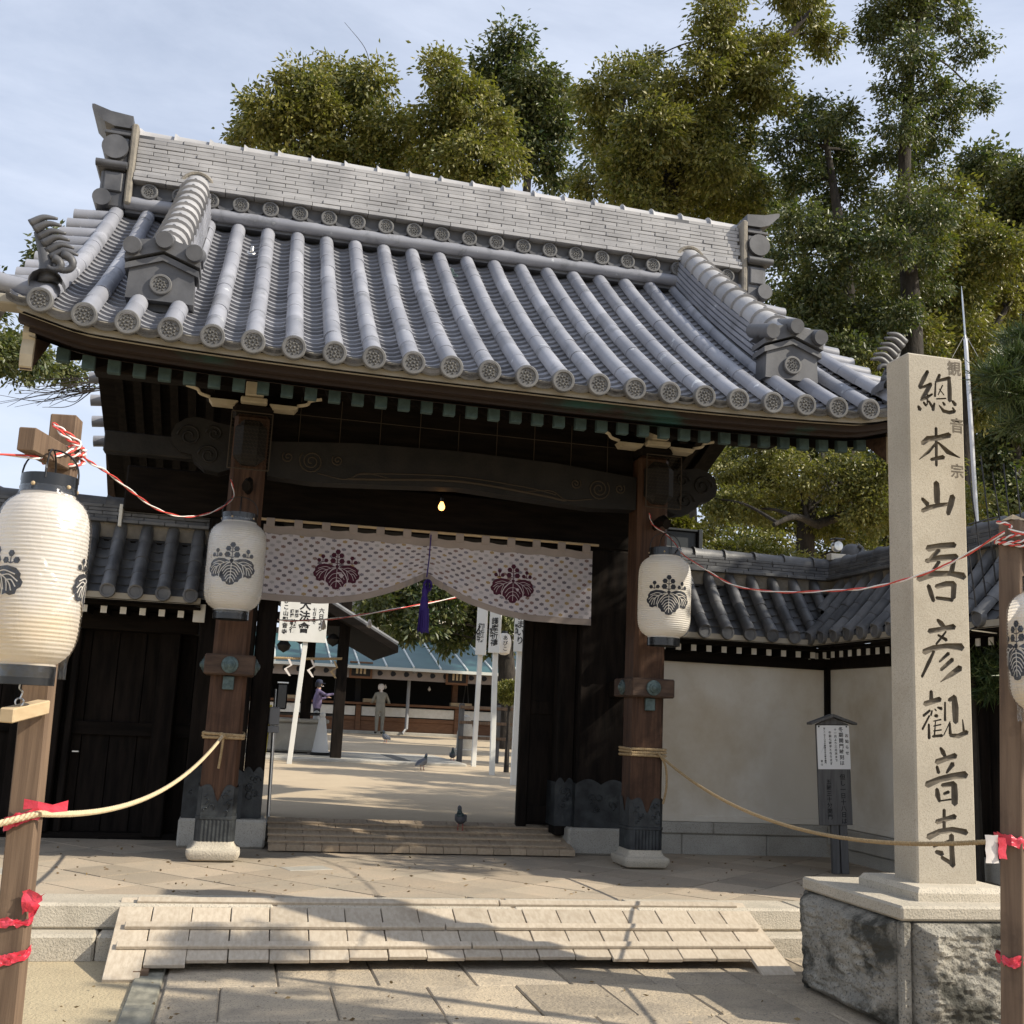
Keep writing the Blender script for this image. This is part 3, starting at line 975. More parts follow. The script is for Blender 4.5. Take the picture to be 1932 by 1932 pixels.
for sg, cx0 in ((1, .42), (-1, 3.0)):
    for (dx, dz, r0, tn) in ((0, .0, .105, 2.4), (.22, .03, .05, 1.6), (-.2, .02, .05, 1.5)):
        pts = [Vector((cx0 + sg * (dx + r0 * (1 - t * .85) * math.cos(tn * 2 * PI * t + 2.4)), 9.413, 3.58 + dz + r0 * (1 - t * .85) * math.sin(tn * 2 * PI * t + 2.4))) for t in np.linspace(0, 1, 40)]
        MB().tube(pts, .007, 5).build('carved_scroll', EYE_, koryo, smooth=True)
    pts = bez([(cx0 + sg * .06, 9.413, 3.48), (cx0 + sg * .3, 9.413, 3.45), (cx0 + sg * .45, 9.413, 3.52), (cx0 + sg * .7, 9.413, 3.49)], 8)
    MB().tube(pts, .006, 5).build('carved_scroll', EYE_, koryo, smooth=True)

# beast-head noses outside the posts, netted
for sg, px in ((-1, PXL), (1, PXR)):
    pl = [(.14, 3.45), (.24, 3.41), (.36, 3.43), (.45, 3.50), (.47, 3.545), (.56, 3.56), (.63, 3.62), (.65, 3.70), (.62, 3.79), (.54, 3.85), (.44, 3.87), (.3, 3.84), (.14, 3.82)]
    nz = MB().prism([(px + sg * a, z) for a, z in pl], lambda a, z, d: (a, d, z), 9.43, 9.61).build('carved_nose', CARVE, gate)
    for cx_, cz_, r0 in ((.5, 3.70, .10), (.33, 3.55, .09), (.3, 3.74, .07)):
        pts = [Vector((px + sg * (cx_ + r0 * (1 - t * .8) * math.cos(10 * t)), 9.425, cz_ + r0 * (1 - t * .8) * math.sin(10 * t))) for t in np.linspace(0, 1, 26)]
        MB().tube(pts, .010, 5).build('carved_scroll', CARVE, nz, smooth=True)
    # front nose in a net cage
    MB().box(px - .13, px + .13, 9.16, 9.36, 3.46, 3.84, .07).build('front_nose', CARVE, gate)
    net = MB()
    x0, x1, z0, z1, yf = px - .165, px + .165, 3.40, 3.88, 9.13
    s = .030
    k = 0
    for j in range(int((z1 - z0) / s)):
        zz = z0 + j * s
        pts = []
        for i in range(int((x1 - x0) / (s / 2)) + 1):
            pts.append((x0 + i * s / 2, yf, zz + (s * .5 if (i + j) % 2 else 0)))
        net.tube(pts, .0016, 3, cap=False)
    for e in ((x0, z0, x0, z1), (x1, z0, x1, z1), (x0, z0, x1, z0), (x0, z1, x1, z1)):
        net.tube([(e[0], yf, e[1]), (e[2], yf, e[3])], .005, 4)
    net.build('wire_netting', EYE_, gate)

# brackets, purlin and panels
for px in (PXL, PXR):
    MB().box(px - .17, px + .17, 9.33, 9.70, 3.93, 4.02, .03).build('bearing_block', DARKX, gate)
    arm = [(-.40, 4.06), (-.34, 4.03), (-.18, 4.02), (.18, 4.02), (.34, 4.03), (.40, 4.06), (.40, 4.10), (-.40, 4.10)]
    MB().prism(arm, lambda a, z, d: (px + a, d, z), 9.45, 9.6).build('bracket_arm', DARKX, gate)
    MB().box(px - .075, px + .075, 9.22, 9.44, 4.055, 4.17, .004).build('bracket_end', CREAMP, gate)
    MB().box(px - .11, px + .11, 9.255, 9.44, 4.0, 4.05, .01).build('bracket_end', CREAMP, gate)
    for s in (-1, 1):
        pl = [(s * .16, 3.975), (s * .34, 3.975), (s * .37, 4.015), (s * .13, 4.015)]
        MB().prism(pl, lambda a, z, d: (px + a, d, z), 9.30, 9.44).build('bracket_end', CREAMP, gate)
        pts = bez([(px + s * .36, 9.34, 4.03), (px + s * .44, 9.33, 4.05), (px + s * .47, 9.33, 4.085), (px + s * .56, 9.33, 4.11)], 5)
        MB().tube(pts, [(.02, .012)] * len(pts), 6).build('bracket_wave', CREAMP, gate)
MB().box(-1.42, 4.78, 9.42, 9.62, 4.17, 4.36, .01).build('purlin', DARKX, gate)
MB().box(.06, 3.36, 9.53, 9.58, 3.70, 4.17).build('frieze_panel', DARKX, gate)
for x in np.linspace(.3, 3.1, 9):
    MB().tube([(x, 9.50, 3.74), (x, 9.50, 4.16)], .004, 4).build('net_wire', EYE_, gate)
MB().tube([(.06, 9.5, 4.0), (3.36, 9.5, 4.0)], .004, 4).build('net_wire', EYE_, gate)
MB().box(-1.28, -.28, 9.50, 9.64, 3.52, 3.70, .01).build('side_beam', CARVE, gate)
# main lintel, wall above it
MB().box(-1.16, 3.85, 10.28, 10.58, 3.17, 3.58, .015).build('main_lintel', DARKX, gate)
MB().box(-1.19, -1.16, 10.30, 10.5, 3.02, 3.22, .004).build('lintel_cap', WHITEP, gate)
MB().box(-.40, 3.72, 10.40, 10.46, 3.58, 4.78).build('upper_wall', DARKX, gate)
for z in (3.72, 3.95, 4.2):
    MB().box(-.3, 3.7, 10.33, 10.40, z, z + .05, .006).build('wall_rail', DARKX, gate)
# main posts with jambs, stone blocks, sheaths
for (a, c, j0, j1, b0, b1) in ((-.40, .09, .09, .265, -.42, .32), (3.14, 3.63, 2.97, 3.14, 3.07, 3.74)):
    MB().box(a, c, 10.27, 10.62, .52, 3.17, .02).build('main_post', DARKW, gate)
    MB().box(j0 + .004, j1 - .004, 10.36, 10.58, .44, 3.17, .01).build('door_jamb', DARKW, gate)
    MB().box(b0, b1, 10.22, 10.70, PZ, .525, .02).build('stone_block', GRAN, gate)
    for x0, x1, yf in ((a, c, 10.262), (j0, j1, 10.352)):
        b = MB()
        n = 16
        zz = [.92 + .05 * abs(math.sin(2 * PI * t)) for t in np.linspace(0, 1, n + 1)]
        b.grid([[(x0 - .006 + (x1 - x0 + .012) * i / n, yf, .527), (x0 - .006 + (x1 - x0 + .012) * i / n, yf, zz[i])] for i in range(n + 1)])
        b.grid([[(x0 - .006, yf, .527), (x0 - .006, yf, .93)], [(x0 - .006, yf + .3, .527), (x0 - .006, yf + .3, .93)]])
        b.grid([[(x1 + .006, yf, .527), (x1 + .006, yf, .93)], [(x1 + .006, yf + .3, .527), (x1 + .006, yf + .3, .93)]])
        sh = b.build('bronze_sheath', SHEATH, gate)
        for k in range(7):
            x_, z_, r0 = rnd.uniform(x0 + .05, x1 - .05), rnd.uniform(.68, .88), rnd.uniform(.02, .045)
            pts = [Vector((x_ + r0 * (1 - t * .7) * math.cos(5 * t + k), yf - .003, z_ + r0 * (1 - t * .7) * math.sin(5 * t + k))) for t in np.linspace(0, 1, 10)]
            MB().tube(pts, .006, 5).build('relief_scroll', SHEATH, sh, smooth=True)


def door(name, hinge, ang, w):
    M = Matrix.Translation(hinge) @ Matrix.Rotation(ang, 4, 'Z')
    d = MB().box(0, w, -.025, .025, .50, 3.1).build(name, DARKW, gate, M=M)
    for x0, x1, z0, z1 in ((0, .10, .46, 3.12), (w - .10, w, .46, 3.12), (.1, w - .1, .52, .68), (.1, w - .1, 1.55, 1.68), (.1, w - .1, 2.9, 3.1)):
        MB().box(x0 + .002, x1 - .002, -.045, .045, z0, z1, .006).build('rail', DARKW, d, M=M)
    return d


door('door_leaf', (3.15, 10.74, 0), R(178), .46)
door('door_leaf', (2.97, 10.80, 0), R(84), 1.25)
door('door_leaf', (.235, 10.70, 0), R(93), 1.3)
# rear posts of the gate
MB().box(PXR - .14, PXR + .14, 11.2, 11.48, .45, 4.2, .03).build('rear_post', DARKW, gate)

# ================================================================== roofed walls beside the gate
OCOVER = cover_mesh('old_cover_tile', OLDT, .060, .055, 8)
OPAN = pan_mesh('old_flat_tile', OLDF, .18, .030, .018, 5)
OCAP = cover_mesh('old_ridge_cap', OLDT, .085, .078, 8, .014)
b = MB()
b.lathe([(.066, -.05), (.066, -.004), (.062, 0), (.048, 0), (.044, -.007), (.001, -.007)], n=18, cap=False, M=Matrix.Rotation(R(90), 4, 'X'))
ODISC = b.mesh('old_end_disc', OLDT, 40)


def wall_roof(parent, M, L, off, sp=.237, rows_front=True, u_cut=None, nseg=4, ends=(True, True)):
    """Tiled roof over a wall. Local frame: x along the wall, -y to the viewer, wall centre at y = 0; eave at y = -.55."""
    def prof(y):                       # y from -.57 (eave) to -.04 (ridge)
        t = (y + .57) / .53
        return 2.425 + .50 * t + .12 * t * t
    P = lambda x, y, dz=0: M @ Vector((x, y, prof(y) + dz))
    b = MB()
    ysr = [-.55, -.4, -.2, -.02]
    for dz in (-.105, -.12):
        b.grid([[M @ Vector((x, y, prof(y) + dz)) for x in (0, L)] for y in ysr])
        b.grid([[M @ Vector((x, -y, prof(y) + dz)) for x in (0, L)] for y in ysr])
    rf = b.build('roof', DARKX, parent)
    def S(p, q):
        d = q - p
        x = (M.to_3x3() @ Vector((1, 0, 0)))
        return frame(p, x, d, x.cross(d.normalized()))
    n = int((L - off) / sp) + 1
    yk = [-.57 + .53 * k / nseg for k in range(nseg + 1)]
    nc = 7
    yc = [-.56 + .52 * k / nc for k in range(nc + 1)]
    for i in range(n):
        x = off + i * sp
        lim = -9 if u_cut is None else u_cut(x)
        for k in range(nseg):
            if (yk[k] + yk[k + 1]) / 2 < lim: continue
            mk('cover_tile', OCOVER, rf, S(P(x, yk[k], rnd.uniform(-.004, .004)), P(x, yk[k + 1])))
        if lim < -.5:
            mk('end_disc', ODISC, rf, frame(P(x, -.585), M.to_3x3() @ Vector((1, 0, 0)), M.to_3x3() @ Vector((0, 1, 0)), Vector((0, 0, 1))))
        for k in range(nc):
            xm = x + sp / 2
            lim2 = -9 if u_cut is None else u_cut(xm)
            if (yc[k] + yc[k + 1]) / 2 < lim2 or xm > L + .05: continue
            mk('flat_tile', OPAN, rf, S(P(xm, yc[k], rnd.uniform(-.003, .003)), P(xm, yc[k + 1])))
        b = MB().tube([M @ Vector((x, -y, prof(y))) for y in (-.57, -.3, -.04)], .058, 7)
        b.build('rear_cover_row', OLDT, rf, smooth=40)
    # ridge: thin tile courses and a cap
    core = MB().box(0, L, -.075, .075, 2.93, 3.22, M=M).build('ridge', MORTAR, parent)
    for k in range(5):
        x = 0
        z0 = 3.055 + k * .034
        yf = -.125 + .008 * k - (.035 if k == 0 else 0)
        first = True
        while x < L - .01:
            w = (.24 if not first else .24 - .12 * (k % 2)) * rnd.uniform(.8, 1.15)
            first = False
            x2 = min(L, x + w)
            MB().box(x + .002, x2 - .002, yf + rnd.uniform(-.005, .005), yf + .1, z0 + .002, z0 + .032, .003, M=M).build('ridge_tile', OLDT, core)
            x = x2
    MB().box(0, L, .08, .13, 3.05, 3.22, M=M).build('rear_face', OLDT, core)
    m = max(1, int(L / .30))
    for k in range(m):
        mk('ridge_cap', OCAP, core, M @ frame((k * L / m, 0, 3.225), (0, -1, 0), (L / m, 0, 0), (0, 0, 1)))
    # eave board and white rafter ends
    MB().box(0, L, -.545, -.49, 2.335, 2.395, M=M).build('eave_plaster', FASTAN, parent)
    MB().box(0, L, -.49, -.40, 2.33, 2.375, M=M).build('eave_board', DARKX, parent)
    k = 0
    x = .08
    while x < L - .03:
        r_ = MB().box(x - .024, x + .024, -.33, .1, 2.235, 2.30, M=M).build('rafter', DARKW, parent)
        MB().box(x - .026, x + .026, -.338, -.328, 2.232, 2.292, M=M).build('white_rafter_end', WHITEP, r_)
        x += .1605
    MB().box(0, L, -.40, .25, 2.302, 2.328, M=M).build('soffit_board', DARKX, parent)
    return rf


# right wall, running away from the gate to the corner post
WY = 10.55
wr = thing('plaster_wall', (4.8, WY, PZ), 'white plaster wall with dark old tile roof right of the gate', 'wall')
MB().box(3.70, 5.93, WY - .04, WY + .06, .60, 2.14).build('plaster_panel', PLASTER, wr)
MB().box(3.70, 5.93, WY - .10, WY + .1, 2.135, 2.25, .008).build('top_beam', DARKX, wr)
MB().box(3.70, 5.93, WY - .055, WY + .07, .585, .645, .004).build('sill_board', PLASTER, wr)
for a, c in ((3.70, 4.62), (4.62, 5.93)):
    MB().box(a + .002, c - .002, WY - .10, WY + .1, .475, .583, .01).build('coping_stone', GRAN, wr)
for a, c in ((3.70, 4.3), (4.3, 5.2), (5.2, 5.93)):
    MB().box(a + .002, c - .002, WY - .075, WY + .1, PZ - .02, .473, .01).build('base_stone', GRAN, wr)
MB().box(5.85, 6.03, WY - .09, WY + .09, .60, 2.25, .01).build('corner_post', DARKW, wr)
Mr = Matrix.Translation((3.72, WY, 0))
wall_roof(wr, Mr, 2.33, .10, u_cut=lambda x: -.57 + (x + 3.72 - 5.42) * 1.0 if x + 3.72 > 5.42 else -9)

# wing wall coming back towards the street
wg = thing('wing_wall', (5.95, 8.2, PZ), 'plaster and dark board wing wall with tiled roof behind the stone pillar', 'wall')
MB().box(5.90, 6.0, 8.75, WY - .09, .60, 2.14).build('plaster_panel', PLASTER, wg)
MB().box(5.89, 6.02, 7.2, 8.62, .45, 2.14).build('board_panel', DARKW, wg)
for y in np.arange(7.25, 8.6, .34):
    MB().box(5.87, 5.89, y, y + .05, .45, 2.14, .004).build('batten', DARKW, wg)
MB().box(5.86, 6.04, 8.62, 8.75, .30, 2.16, .01).build('wall_post', DARKW, wg)
MB().box(5.85, 6.05, 7.2, WY - .095, 2.142, 2.25, .008).build('top_beam', DARKW, wg)
MB().box(5.885, 6.02, 8.75, WY - .1, .587, .642, .004).build('sill_board', PLASTER, wg)
for a, c in ((7.2, 8.0), (8.0, 8.8), (8.8, WY - .11)):
    MB().box(5.84, 6.06, a + .002, c - .002, .40, .583, .01).build('coping_stone', GRAN, wg)
    MB().box(5.87, 6.03, a + .002, c - .002, -.02, .398, .01).build('base_stone', GRAN, wg)
# local x runs from the corner towards the street (world -Y), local -y faces world -X
Mg = frame((5.98, WY - .02, 0), (0, -1, 0), (1, 0, 0), (0, 0, 1))
wall_roof(wg, Mg, 3.36, .06, u_cut=lambda x: -x if x < .56 else -9)
MB().prism([(-.5, 2.36), (.5, 2.36), (.05, 2.94), (-.05, 2.94)], lambda a, z, d: (5.98 + a, d, z), 7.18, 7.2).build('end_board', DARKW, wg)
MB().box(5.86, 6.04, 7.06, 7.2, -.02, 2.2, .01).build('wall_post', DARKW, wg)
# valley gutter between the two roofs
MB().tube([Vector((5.43, 10.0, 2.40)), Vector((5.70, 10.27, 2.62)), Vector((5.96, 10.53, 2.98))], [(.035, .012)] * 3, 6).build('valley_gutter', BLACKL, wr)

# left wall with plank doors
wlft = thing('side_door_wall', (-2.0, 10.6, PZ), 'dark plank wall with side door and tiled roof left of the gate', 'wall')
for i, x in enumerate(np.arange(-5.2, -.43, .24)):
    MB().box(x + .003, min(x + .237, -.43), 10.88 + rnd.uniform(0, .004), 10.93, .33, 2.2, .003).build('wall_plank', DARKW, wlft)
for x in (-5.2, -3.4, -1.86, -.66):
    MB().box(x - .09, x + .09, 10.72, 10.92, .30, 2.2, .012).build('wall_post', DARKW, wlft)
MB().box(-5.2, -.42, 10.94, 10.96, .3, 2.3).build('backing_board', DARKW, wlft)
MB().box(-5.2, -.42, 10.62, 10.9, 2.12, 2.30, .01).build('top_beam', DARKX, wlft)
MB().box(-5.2, -.42, 10.74, 10.95, PZ - .01, .335, .012).build('sill_beam', DARKX, wlft)
MB().box(-5.2, -.42, 10.84, 10.88, 1.18, 1.30, .004).build('door_rail', DARKX, wlft)
MB().box(-1.42, -1.36, 10.80, 10.835, 1.02, 1.035, .003).build('door_latch', STEEL, wlft)
MB().box(-1.62, -1.54, 10.70, 10.88, .335, 2.12, .01).build('door_stile', DARKW, wlft)
MB().box(-1.50, -1.44, 10.74, 10.88, .335, 2.12, .01).build('door_stile', DARKW, wlft)
Ml = Matrix.Translation((-5.3, 10.48, 0))
wall_roof(wlft, Ml, 4.898, .055, sp=.2265)
MB().box(-.46, -.36, 10.12, 10.16, 2.20, 2.36, .004).build('white_plate', WHITEP, wlft)

# ================================================================== stone pillar with carved name
def vtext(s, size, m, M, parent, name='lettering', gap=1.08, bold=.012, flat=True):
    """A column of characters, top centre at the origin of M, drawn in its xy plane."""
    cu = bpy.data.curves.new(name, 'FONT')
    cu.body = '\n'.join(s)
    cu.size = size
    cu.align_x = 'CENTER'
    cu.align_y = 'TOP'
    cu.space_line = gap
    cu.offset = bold * size
    cu.resolution_u = 2
    cu.extrude = .0006
    to = bpy.data.objects.new(name, cu)
    COL.objects.link(to)
    dg = bpy.context.evaluated_depsgraph_get()
    me = bpy.data.meshes.new_from_object(to.evaluated_get(dg))
    bpy.data.objects.remove(to)
    me.materials.clear()
    me.materials.append(m)
    return mk(name, me, parent, M)


STROKES = [[(138,3694,22),(109,3643,30),(79,3586,24)],[(81,3580,15),(121,3597,19),(158,3619,15)],[(158,3617,24),(125,3562,28),(92,3515,20)],[(86,3505,15),(124,3524,19),(166,3553,13)],[(69,3465,19),(79,3446,28)],[(105,3494,15),(121,3475,17)],[(141,3505,15),(166,3469,20)],[(134,3545,13),(129,3481,9)],[(220,3682,19),(203,3643,24)],[(191,3636,11),(184,3540,15)],[(195,3637,17),(242,3653,21),(290,3670,23)],[(284,3671,23),(286,3599,30),(285,3524,28)],[(238,3617,9),(206,3552,7)],[(215,3591,7),(246,3556,8)],[(194,3526,9),(260,3536,9)],[(179,3497,13),(168,3453,22)],[(212,3486,9),(239,3455,24),(281,3449,24),(314,3459,22)],[(238,3509,13),(249,3494,19)],[(305,3524,19),(323,3503,26)],[(304,3482,13),(320,3460,17)],[(91,3236,28),(127,3268,35),(207,3284,33),(277,3308,35)],[(186,3342,19),(185,3233,20),(182,3108,18)],[(179,3242,15),(130,3187,20),(67,3135,6)],[(198,3253,13),(259,3203,32),(343,3174,7)],[(148,3142,20),(233,3166,28)],[(179,3002,37),(181,2947,42),(181,2881,37)],[(81,2896,22),(117,2864,31)],[(80,2822,24),(127,2847,29),(195,2867,26),(274,2883,20)],[(288,2929,37),(272,2876,39),(253,2819,28)],[(111,2598,40),(198,2620,36),(292,2635,35)],[(188,2597,24),(146,2557,27),(109,2517,18)],[(97,2522,24),(196,2549,36),(304,2566,33)],[(289,2562,27),(266,2469,33)],[(186,2527,22),(118,2436,22)],[(44,2412,36),(145,2450,38),(262,2461,31),(349,2450,44)],[(110,2377,27),(125,2334,32),(141,2290,25)],[(161,2375,27),(231,2397,33),(281,2401,33)],[(281,2401,36),(273,2318,33)],[(161,2309,20),(267,2304,24)],[(165,2179,20),(188,2160,32),(210,2142,22)],[(108,2110,30),(190,2128,27),(274,2147,34)],[(219,2115,11),(188,2078,14),(152,2038,13)],[(166,2091,14),(221,2066,22)],[(71,1987,34),(134,2014,32),(220,2031,30),(322,2030,45)],[(137,1997,16),(101,1930,23),(54,1844,16)],[(233,1989,22),(170,1937,13)],[(258,1955,25),(180,1891,20)],[(307,1909,36),(244,1867,29),(174,1820,5)],[(112,1764,21),(111,1713,28)],[(69,1690,30),(169,1722,30)],[(101,1655,14),(58,1622,16)],[(115,1654,11),(107,1627,12)],[(151,1674,11),(177,1668,21)],[(132,1665,7),(143,1655,9)],[(97,1625,11),(50,1546,14)],[(92,1576,14),(92,1497,19)],[(133,1625,18),(148,1626,21)],[(123,1595,7),(172,1606,9)],[(122,1567,7),(171,1578,9)],[(121,1539,7),(173,1548,9)],[(115,1508,14),(177,1516,18)],[(136,1597,7),(126,1510,11)],[(201,1706,12),(198,1602,16)],[(228,1719,23),(265,1737,29)],[(261,1740,34),(267,1677,43),(267,1597,35)],[(231,1598,7),(187,1518,7)],[(228,1588,14),(230,1527,21)],[(230,1519,21),(281,1517,27),(341,1542,27)],[(313,1612,7),(320,1541,18)],[(164,1445,18),(179,1423,30),(193,1401,21)],[(136,1366,32),(197,1386,28),(261,1406,32)],[(138,1340,19),(148,1307,23)],[(242,1359,30),(199,1308,14)],[(71,1237,37),(152,1270,33),(237,1290,35),(324,1301,42)],[(135,1215,23),(138,1183,33),(150,1148,19)],[(169,1237,23),(247,1249,30)],[(247,1247,37),(248,1187,42),(247,1138,39)],[(179,1190,17),(211,1202,19)],[(156,1151,9),(225,1161,11)],[(178,1102,21),(175,997,21)],[(128,1034,28),(187,1051,26),(247,1067,30)],[(73,951,35),(144,982,30),(228,995,30),(317,981,35)],[(221,963,31),(221,887,31),(224,799,35)],[(105,898,12),(207,933,16)],[(120,871,22),(159,861,31)],[(156,841,21),(224,807,26)]]
stele = thing('stone_name_pillar', (3.95, 5.92, .0), 'tall square granite name pillar carved with a column of large characters', 'pillar')
SX0, SX1, SY0, SY1, SZ0, SZ1 = 3.76, 4.14, 5.73, 5.965, .69, 3.80
b = MB().box(SX0, SX1, SY0, SY1, SZ0, SZ1, .010)
shaft = b.build('shaft', [STELE, CARVED], stele)


def outline(st, f, rr=0):
    pts = [Vector((a, c)) for a, c, w in st]
    ws = [w * f / 2 for a, c, w in st]
    if len(pts) == 2:
        pts = [pts[0], (pts[0] + pts[1]) / 2, pts[1]]
        ws = [ws[0], (ws[0] + ws[1]) / 2, ws[1]]
    L, Rr = [], []
    n = len(pts)
    for i in range(n):
        d = (pts[min(i + 1, n - 1)] - pts[max(0, i - 1)]).normalized()
        nrm = Vector((-d.y, d.x))
        L.append(pts[i] + nrm * ws[i])
        Rr.append(pts[i] - nrm * ws[i])
    d0, d1 = (pts[0] - pts[1]).normalized(), (pts[-1] - pts[-2]).normalized()
    k = f
    return [L[0], pts[0] + d0 * ws[0] * .8] + Rr + [pts[-1] + d1 * ws[-1] * .8] + L[::-1][:-1]


cut = MB()
for st in STROKES:
    o0, o1 = outline(st, 1.13), outline(st, .62)
    n = len(o0)
    f = lambda p, d: (SX0 + p.x / 1000, SY0 + d, p.y / 1000)
    o2 = [a + (a - c) * .12 for a, c in zip(o0, o1)]
    vs = [f(p, -.006) for p in o2] + [f(p, .019) for p in o1]
    fs = [tuple(range(n - 1, -1, -1)), tuple(range(n, 2 * n))] + [(i, (i + 1) % n, n + (i + 1) % n, n + i) for i in range(n)]
    cut.add(vs, fs)
cutter = mk('cutter', cut.mesh('cutter', [CARVED]))
md = shaft.modifiers.new('carve', 'BOOLEAN')
md.operation = 'DIFFERENCE'
md.solver = 'EXACT'
md.use_self = True
md.object = cutter
md.material_mode = 'TRANSFER'
dg = bpy.context.evaluated_depsgraph_get()
me = bpy.data.meshes.new_from_object(shaft.evaluated_get(dg))
shaft.modifiers.clear()
if len(me.polygons) > 300:
    shaft.data = me
bpy.data.objects.remove(cutter)
for ch, cx_, cz_, s in (('観', 4.082, 3.726, .098), ('音', 4.091, 3.365, .098), ('宗', 4.085, 3.081, .092)):
    vtext(ch, s, CARVED, frame((cx_, SY0 - .0005, cz_ + s * .5), (1, 0, 0), (0, 0, 1), (0, -1, 0)), stele, 'small_carving', bold=.016)  # flat characters, the shade of their cuts is in the colour

# plinth and rough block
BX0, BX1, BY0, BY1, BZ = 3.445, 4.47, 5.40, 6.47, .63
b = MB()
rows = []
for z, g in ((.63, 0), (.672, 0), (.70, .02)):
    w = .30 - g
    rows.append([(3.95 - w, 5.86 - w, z), (3.95 + w, 5.86 - w, z), (3.95 + w, 5.86 + w, z), (3.95 - w, 5.86 + w, z)])
b.grid(rows, close_u=True, cap=True)
b.build('plinth', GRANL, stele)
MB().box(BX0, BX1, BY0, BY1, .555, BZ, .012).build('cap_slab', GRANL, stele)
MB().box(BX0 + .05, BX1 - .05, BY0 + .05, BY1 - .05, 0, .553).build('core', GRAN, stele)
for x, y in ((BX0, BY0), (BX1 - .065, BY0), (BX0, BY1 - .065), (BX1 - .065, BY1 - .065)):
    MB().box(x + .004, x + .062, y + .004, y + .062, -.02, .553, .012).build('corner_strip', ROUGH, stele)


def rough_panel(u0, u1, v0, v1, f, seed, amp=.07):
    nu, nv = 90, 70
    U, V = np.meshgrid(np.linspace(0, 1, nu), np.linspace(0, 1, nv))
    e = np.minimum(np.minimum(U, 1 - U), np.minimum(V, 1 - V))
    edge = np.clip(e / .10, 0, 1) ** .6
    ridged = 1 - np.abs(2 * fbm(U * 7 + V * 4, V * 9, seed, 5) - 1)
    d = edge * (.02 + amp * fbm(U * 3.2, V * 3.2, seed + 5, 5) + .03 * ridged + .03 * fbm(U * 16 + V * 9, V * 19 - U * 5, seed + 8, 3)) + .018
    rows = [[f(u0 + (u1 - u0) * U[j, i], v0 + (v1 - v0) * V[j, i], d[j, i]) for i in range(nu)] for j in range(nv)]
    return MB().grid(rows).build('rough_panel', ROUGH, stele, smooth=35)


rough_panel(BX0 + .072, BX1 - .072, 0, .548, lambda u, v, d: (u, BY0 + .05 - d, v), 3)
rough_panel(BY0 + .072, BY1 - .02, 0, .548, lambda u, v, d: (BX0 + .05 - d, u, v), 9)
rough_panel(BY0 + .10, BY1 - .10, 0, .545, lambda u, v, d: (BX1 - .05 + d, u, v), 14)

# ================================================================== notice board by the wall
nb = thing('notice_board', (5.29, 9.2, PZ), 'grey weathered roofed notice board with a white paper sheet before the wall', 'notice board')
MN = Matrix.Translation((5.26, 9.22, PZ)) @ Matrix.Rotation(R(-6), 4, 'Z') @ Matrix.Rotation(R(-2.2), 4, 'Y')
for dx in (-.005, .075):
    MB().box(dx - .035, dx + .033, .0, .05, 0, .62, .005, M=MN).build('stake', GREYB, nb)
MB().box(-.155, .155, -.012, .012, .42, 1.30, .004, M=MN).build('board', GREYB, nb)
for s in (-1, 1):
    pl = [(0, 1.365), (s * .215, 1.295), (s * .215, 1.315), (0, 1.39)]
    MB().prism(pl, lambda a, z, d: MN @ Vector((a, d, z)), -.06, .05).build('roof_slat', GREYB, nb)
MB().prism([(-.15, 1.30), (.15, 1.30), (0, 1.36)], lambda a, z, d: MN @ Vector((a, d, z)), -.02, .02).build('gable', GREYB, nb)
MB().box(-.15, .155, -.018, -.014, .905, 1.29, M=MN).build('paper', PAPER, nb)
for dx in (-.13, .13):
    MB().lathe([(.008, 0), (.006, .005), (.001, .006)], n=8, M=MN @ frame((dx, -.018, 1.28), (1, 0, 0), (0, 0, 1), (0, -1, 0))).build('pin', DARKM, nb)
def npos(x, z):
    return MN @ frame((x, -.0195, z), (1, 0, 0), (0, 0, 1), (0, -1, 0))


for s_, x_, z_, sz, g in (('お知らせ', .128, 1.215, .034, 1.5), ('冬期開門時刻は', .075, 1.275, .044, 1.12), ('十一月より三月末まで', .022, 1.265, .026, 1.16), ('午前七時半となります', -.028, 1.238, .027, 1.12), ('但し一日十八日の御縁日は五時半開門', -.08, 1.27, .018, 1.05), ('當山', -.115, .985, .02, 1.5)):
    vtext(s_, sz, INK, npos(x_, z_), nb, gap=g)
def bpos(x, z):
    return MN @ frame((x, -.0135, z), (1, 0, 0), (0, 0, 1), (0, -1, 0))


vtext('但し一日十八日は', .052, INK, bpos(.075, .86), nb, gap=1.05)
vtext('五時三十分開門', .048, INK, bpos(-.055, .815), nb, gap=1.05)

# ================================================================== paulownia crest, lanterns, curtain
def sym(h):
    return h + [(-x, y) for x, y in h[::-1] if abs(x) > 1e-6]


C_LEAF = sym([(0, -.98), (.13, -.95), (.17, -.86), (.30, -.84), (.35, -.73), (.45, -.65), (.45, -.52), (.36, -.34), (.2, -.16), (0, -.05)])
S_LEAF = [(.08, .0), (.3, .09), (.55, .11), (.8, .04), (.93, -.1), (.92, -.2), (1.0, -.31), (.96, -.44), (.87, -.5), (.84, -.62), (.7, -.66), (.58, -.61), (.48, -.65), (.46, -.48), (.37, -.28), (.2, -.1)]


def blob(cx, cy, r, lob=6, n=18, am=.10, rot=0):
    return [(cx + r * (1 + am * math.cos(lob * (2 * PI * i / n) + rot)) * math.cos(2 * PI * i / n), cy + r * (1 + am * math.cos(lob * (2 * PI * i / n) + rot)) * math.sin(2 * PI * i / n)) for i in range(n)]


def strip(pts, w):
    L, Rr = [], []
    P = [Vector(p) for p in pts]
    for i, p in enumerate(P):
        d = (P[min(i + 1, len(P) - 1)] - P[max(i - 1, 0)]).normalized()
        L.append(p + Vector((-d.y, d.x)) * w)
        Rr.append(p - Vector((-d.y, d.x)) * w)
    return [tuple(p) for p in L + Rr[::-1]]


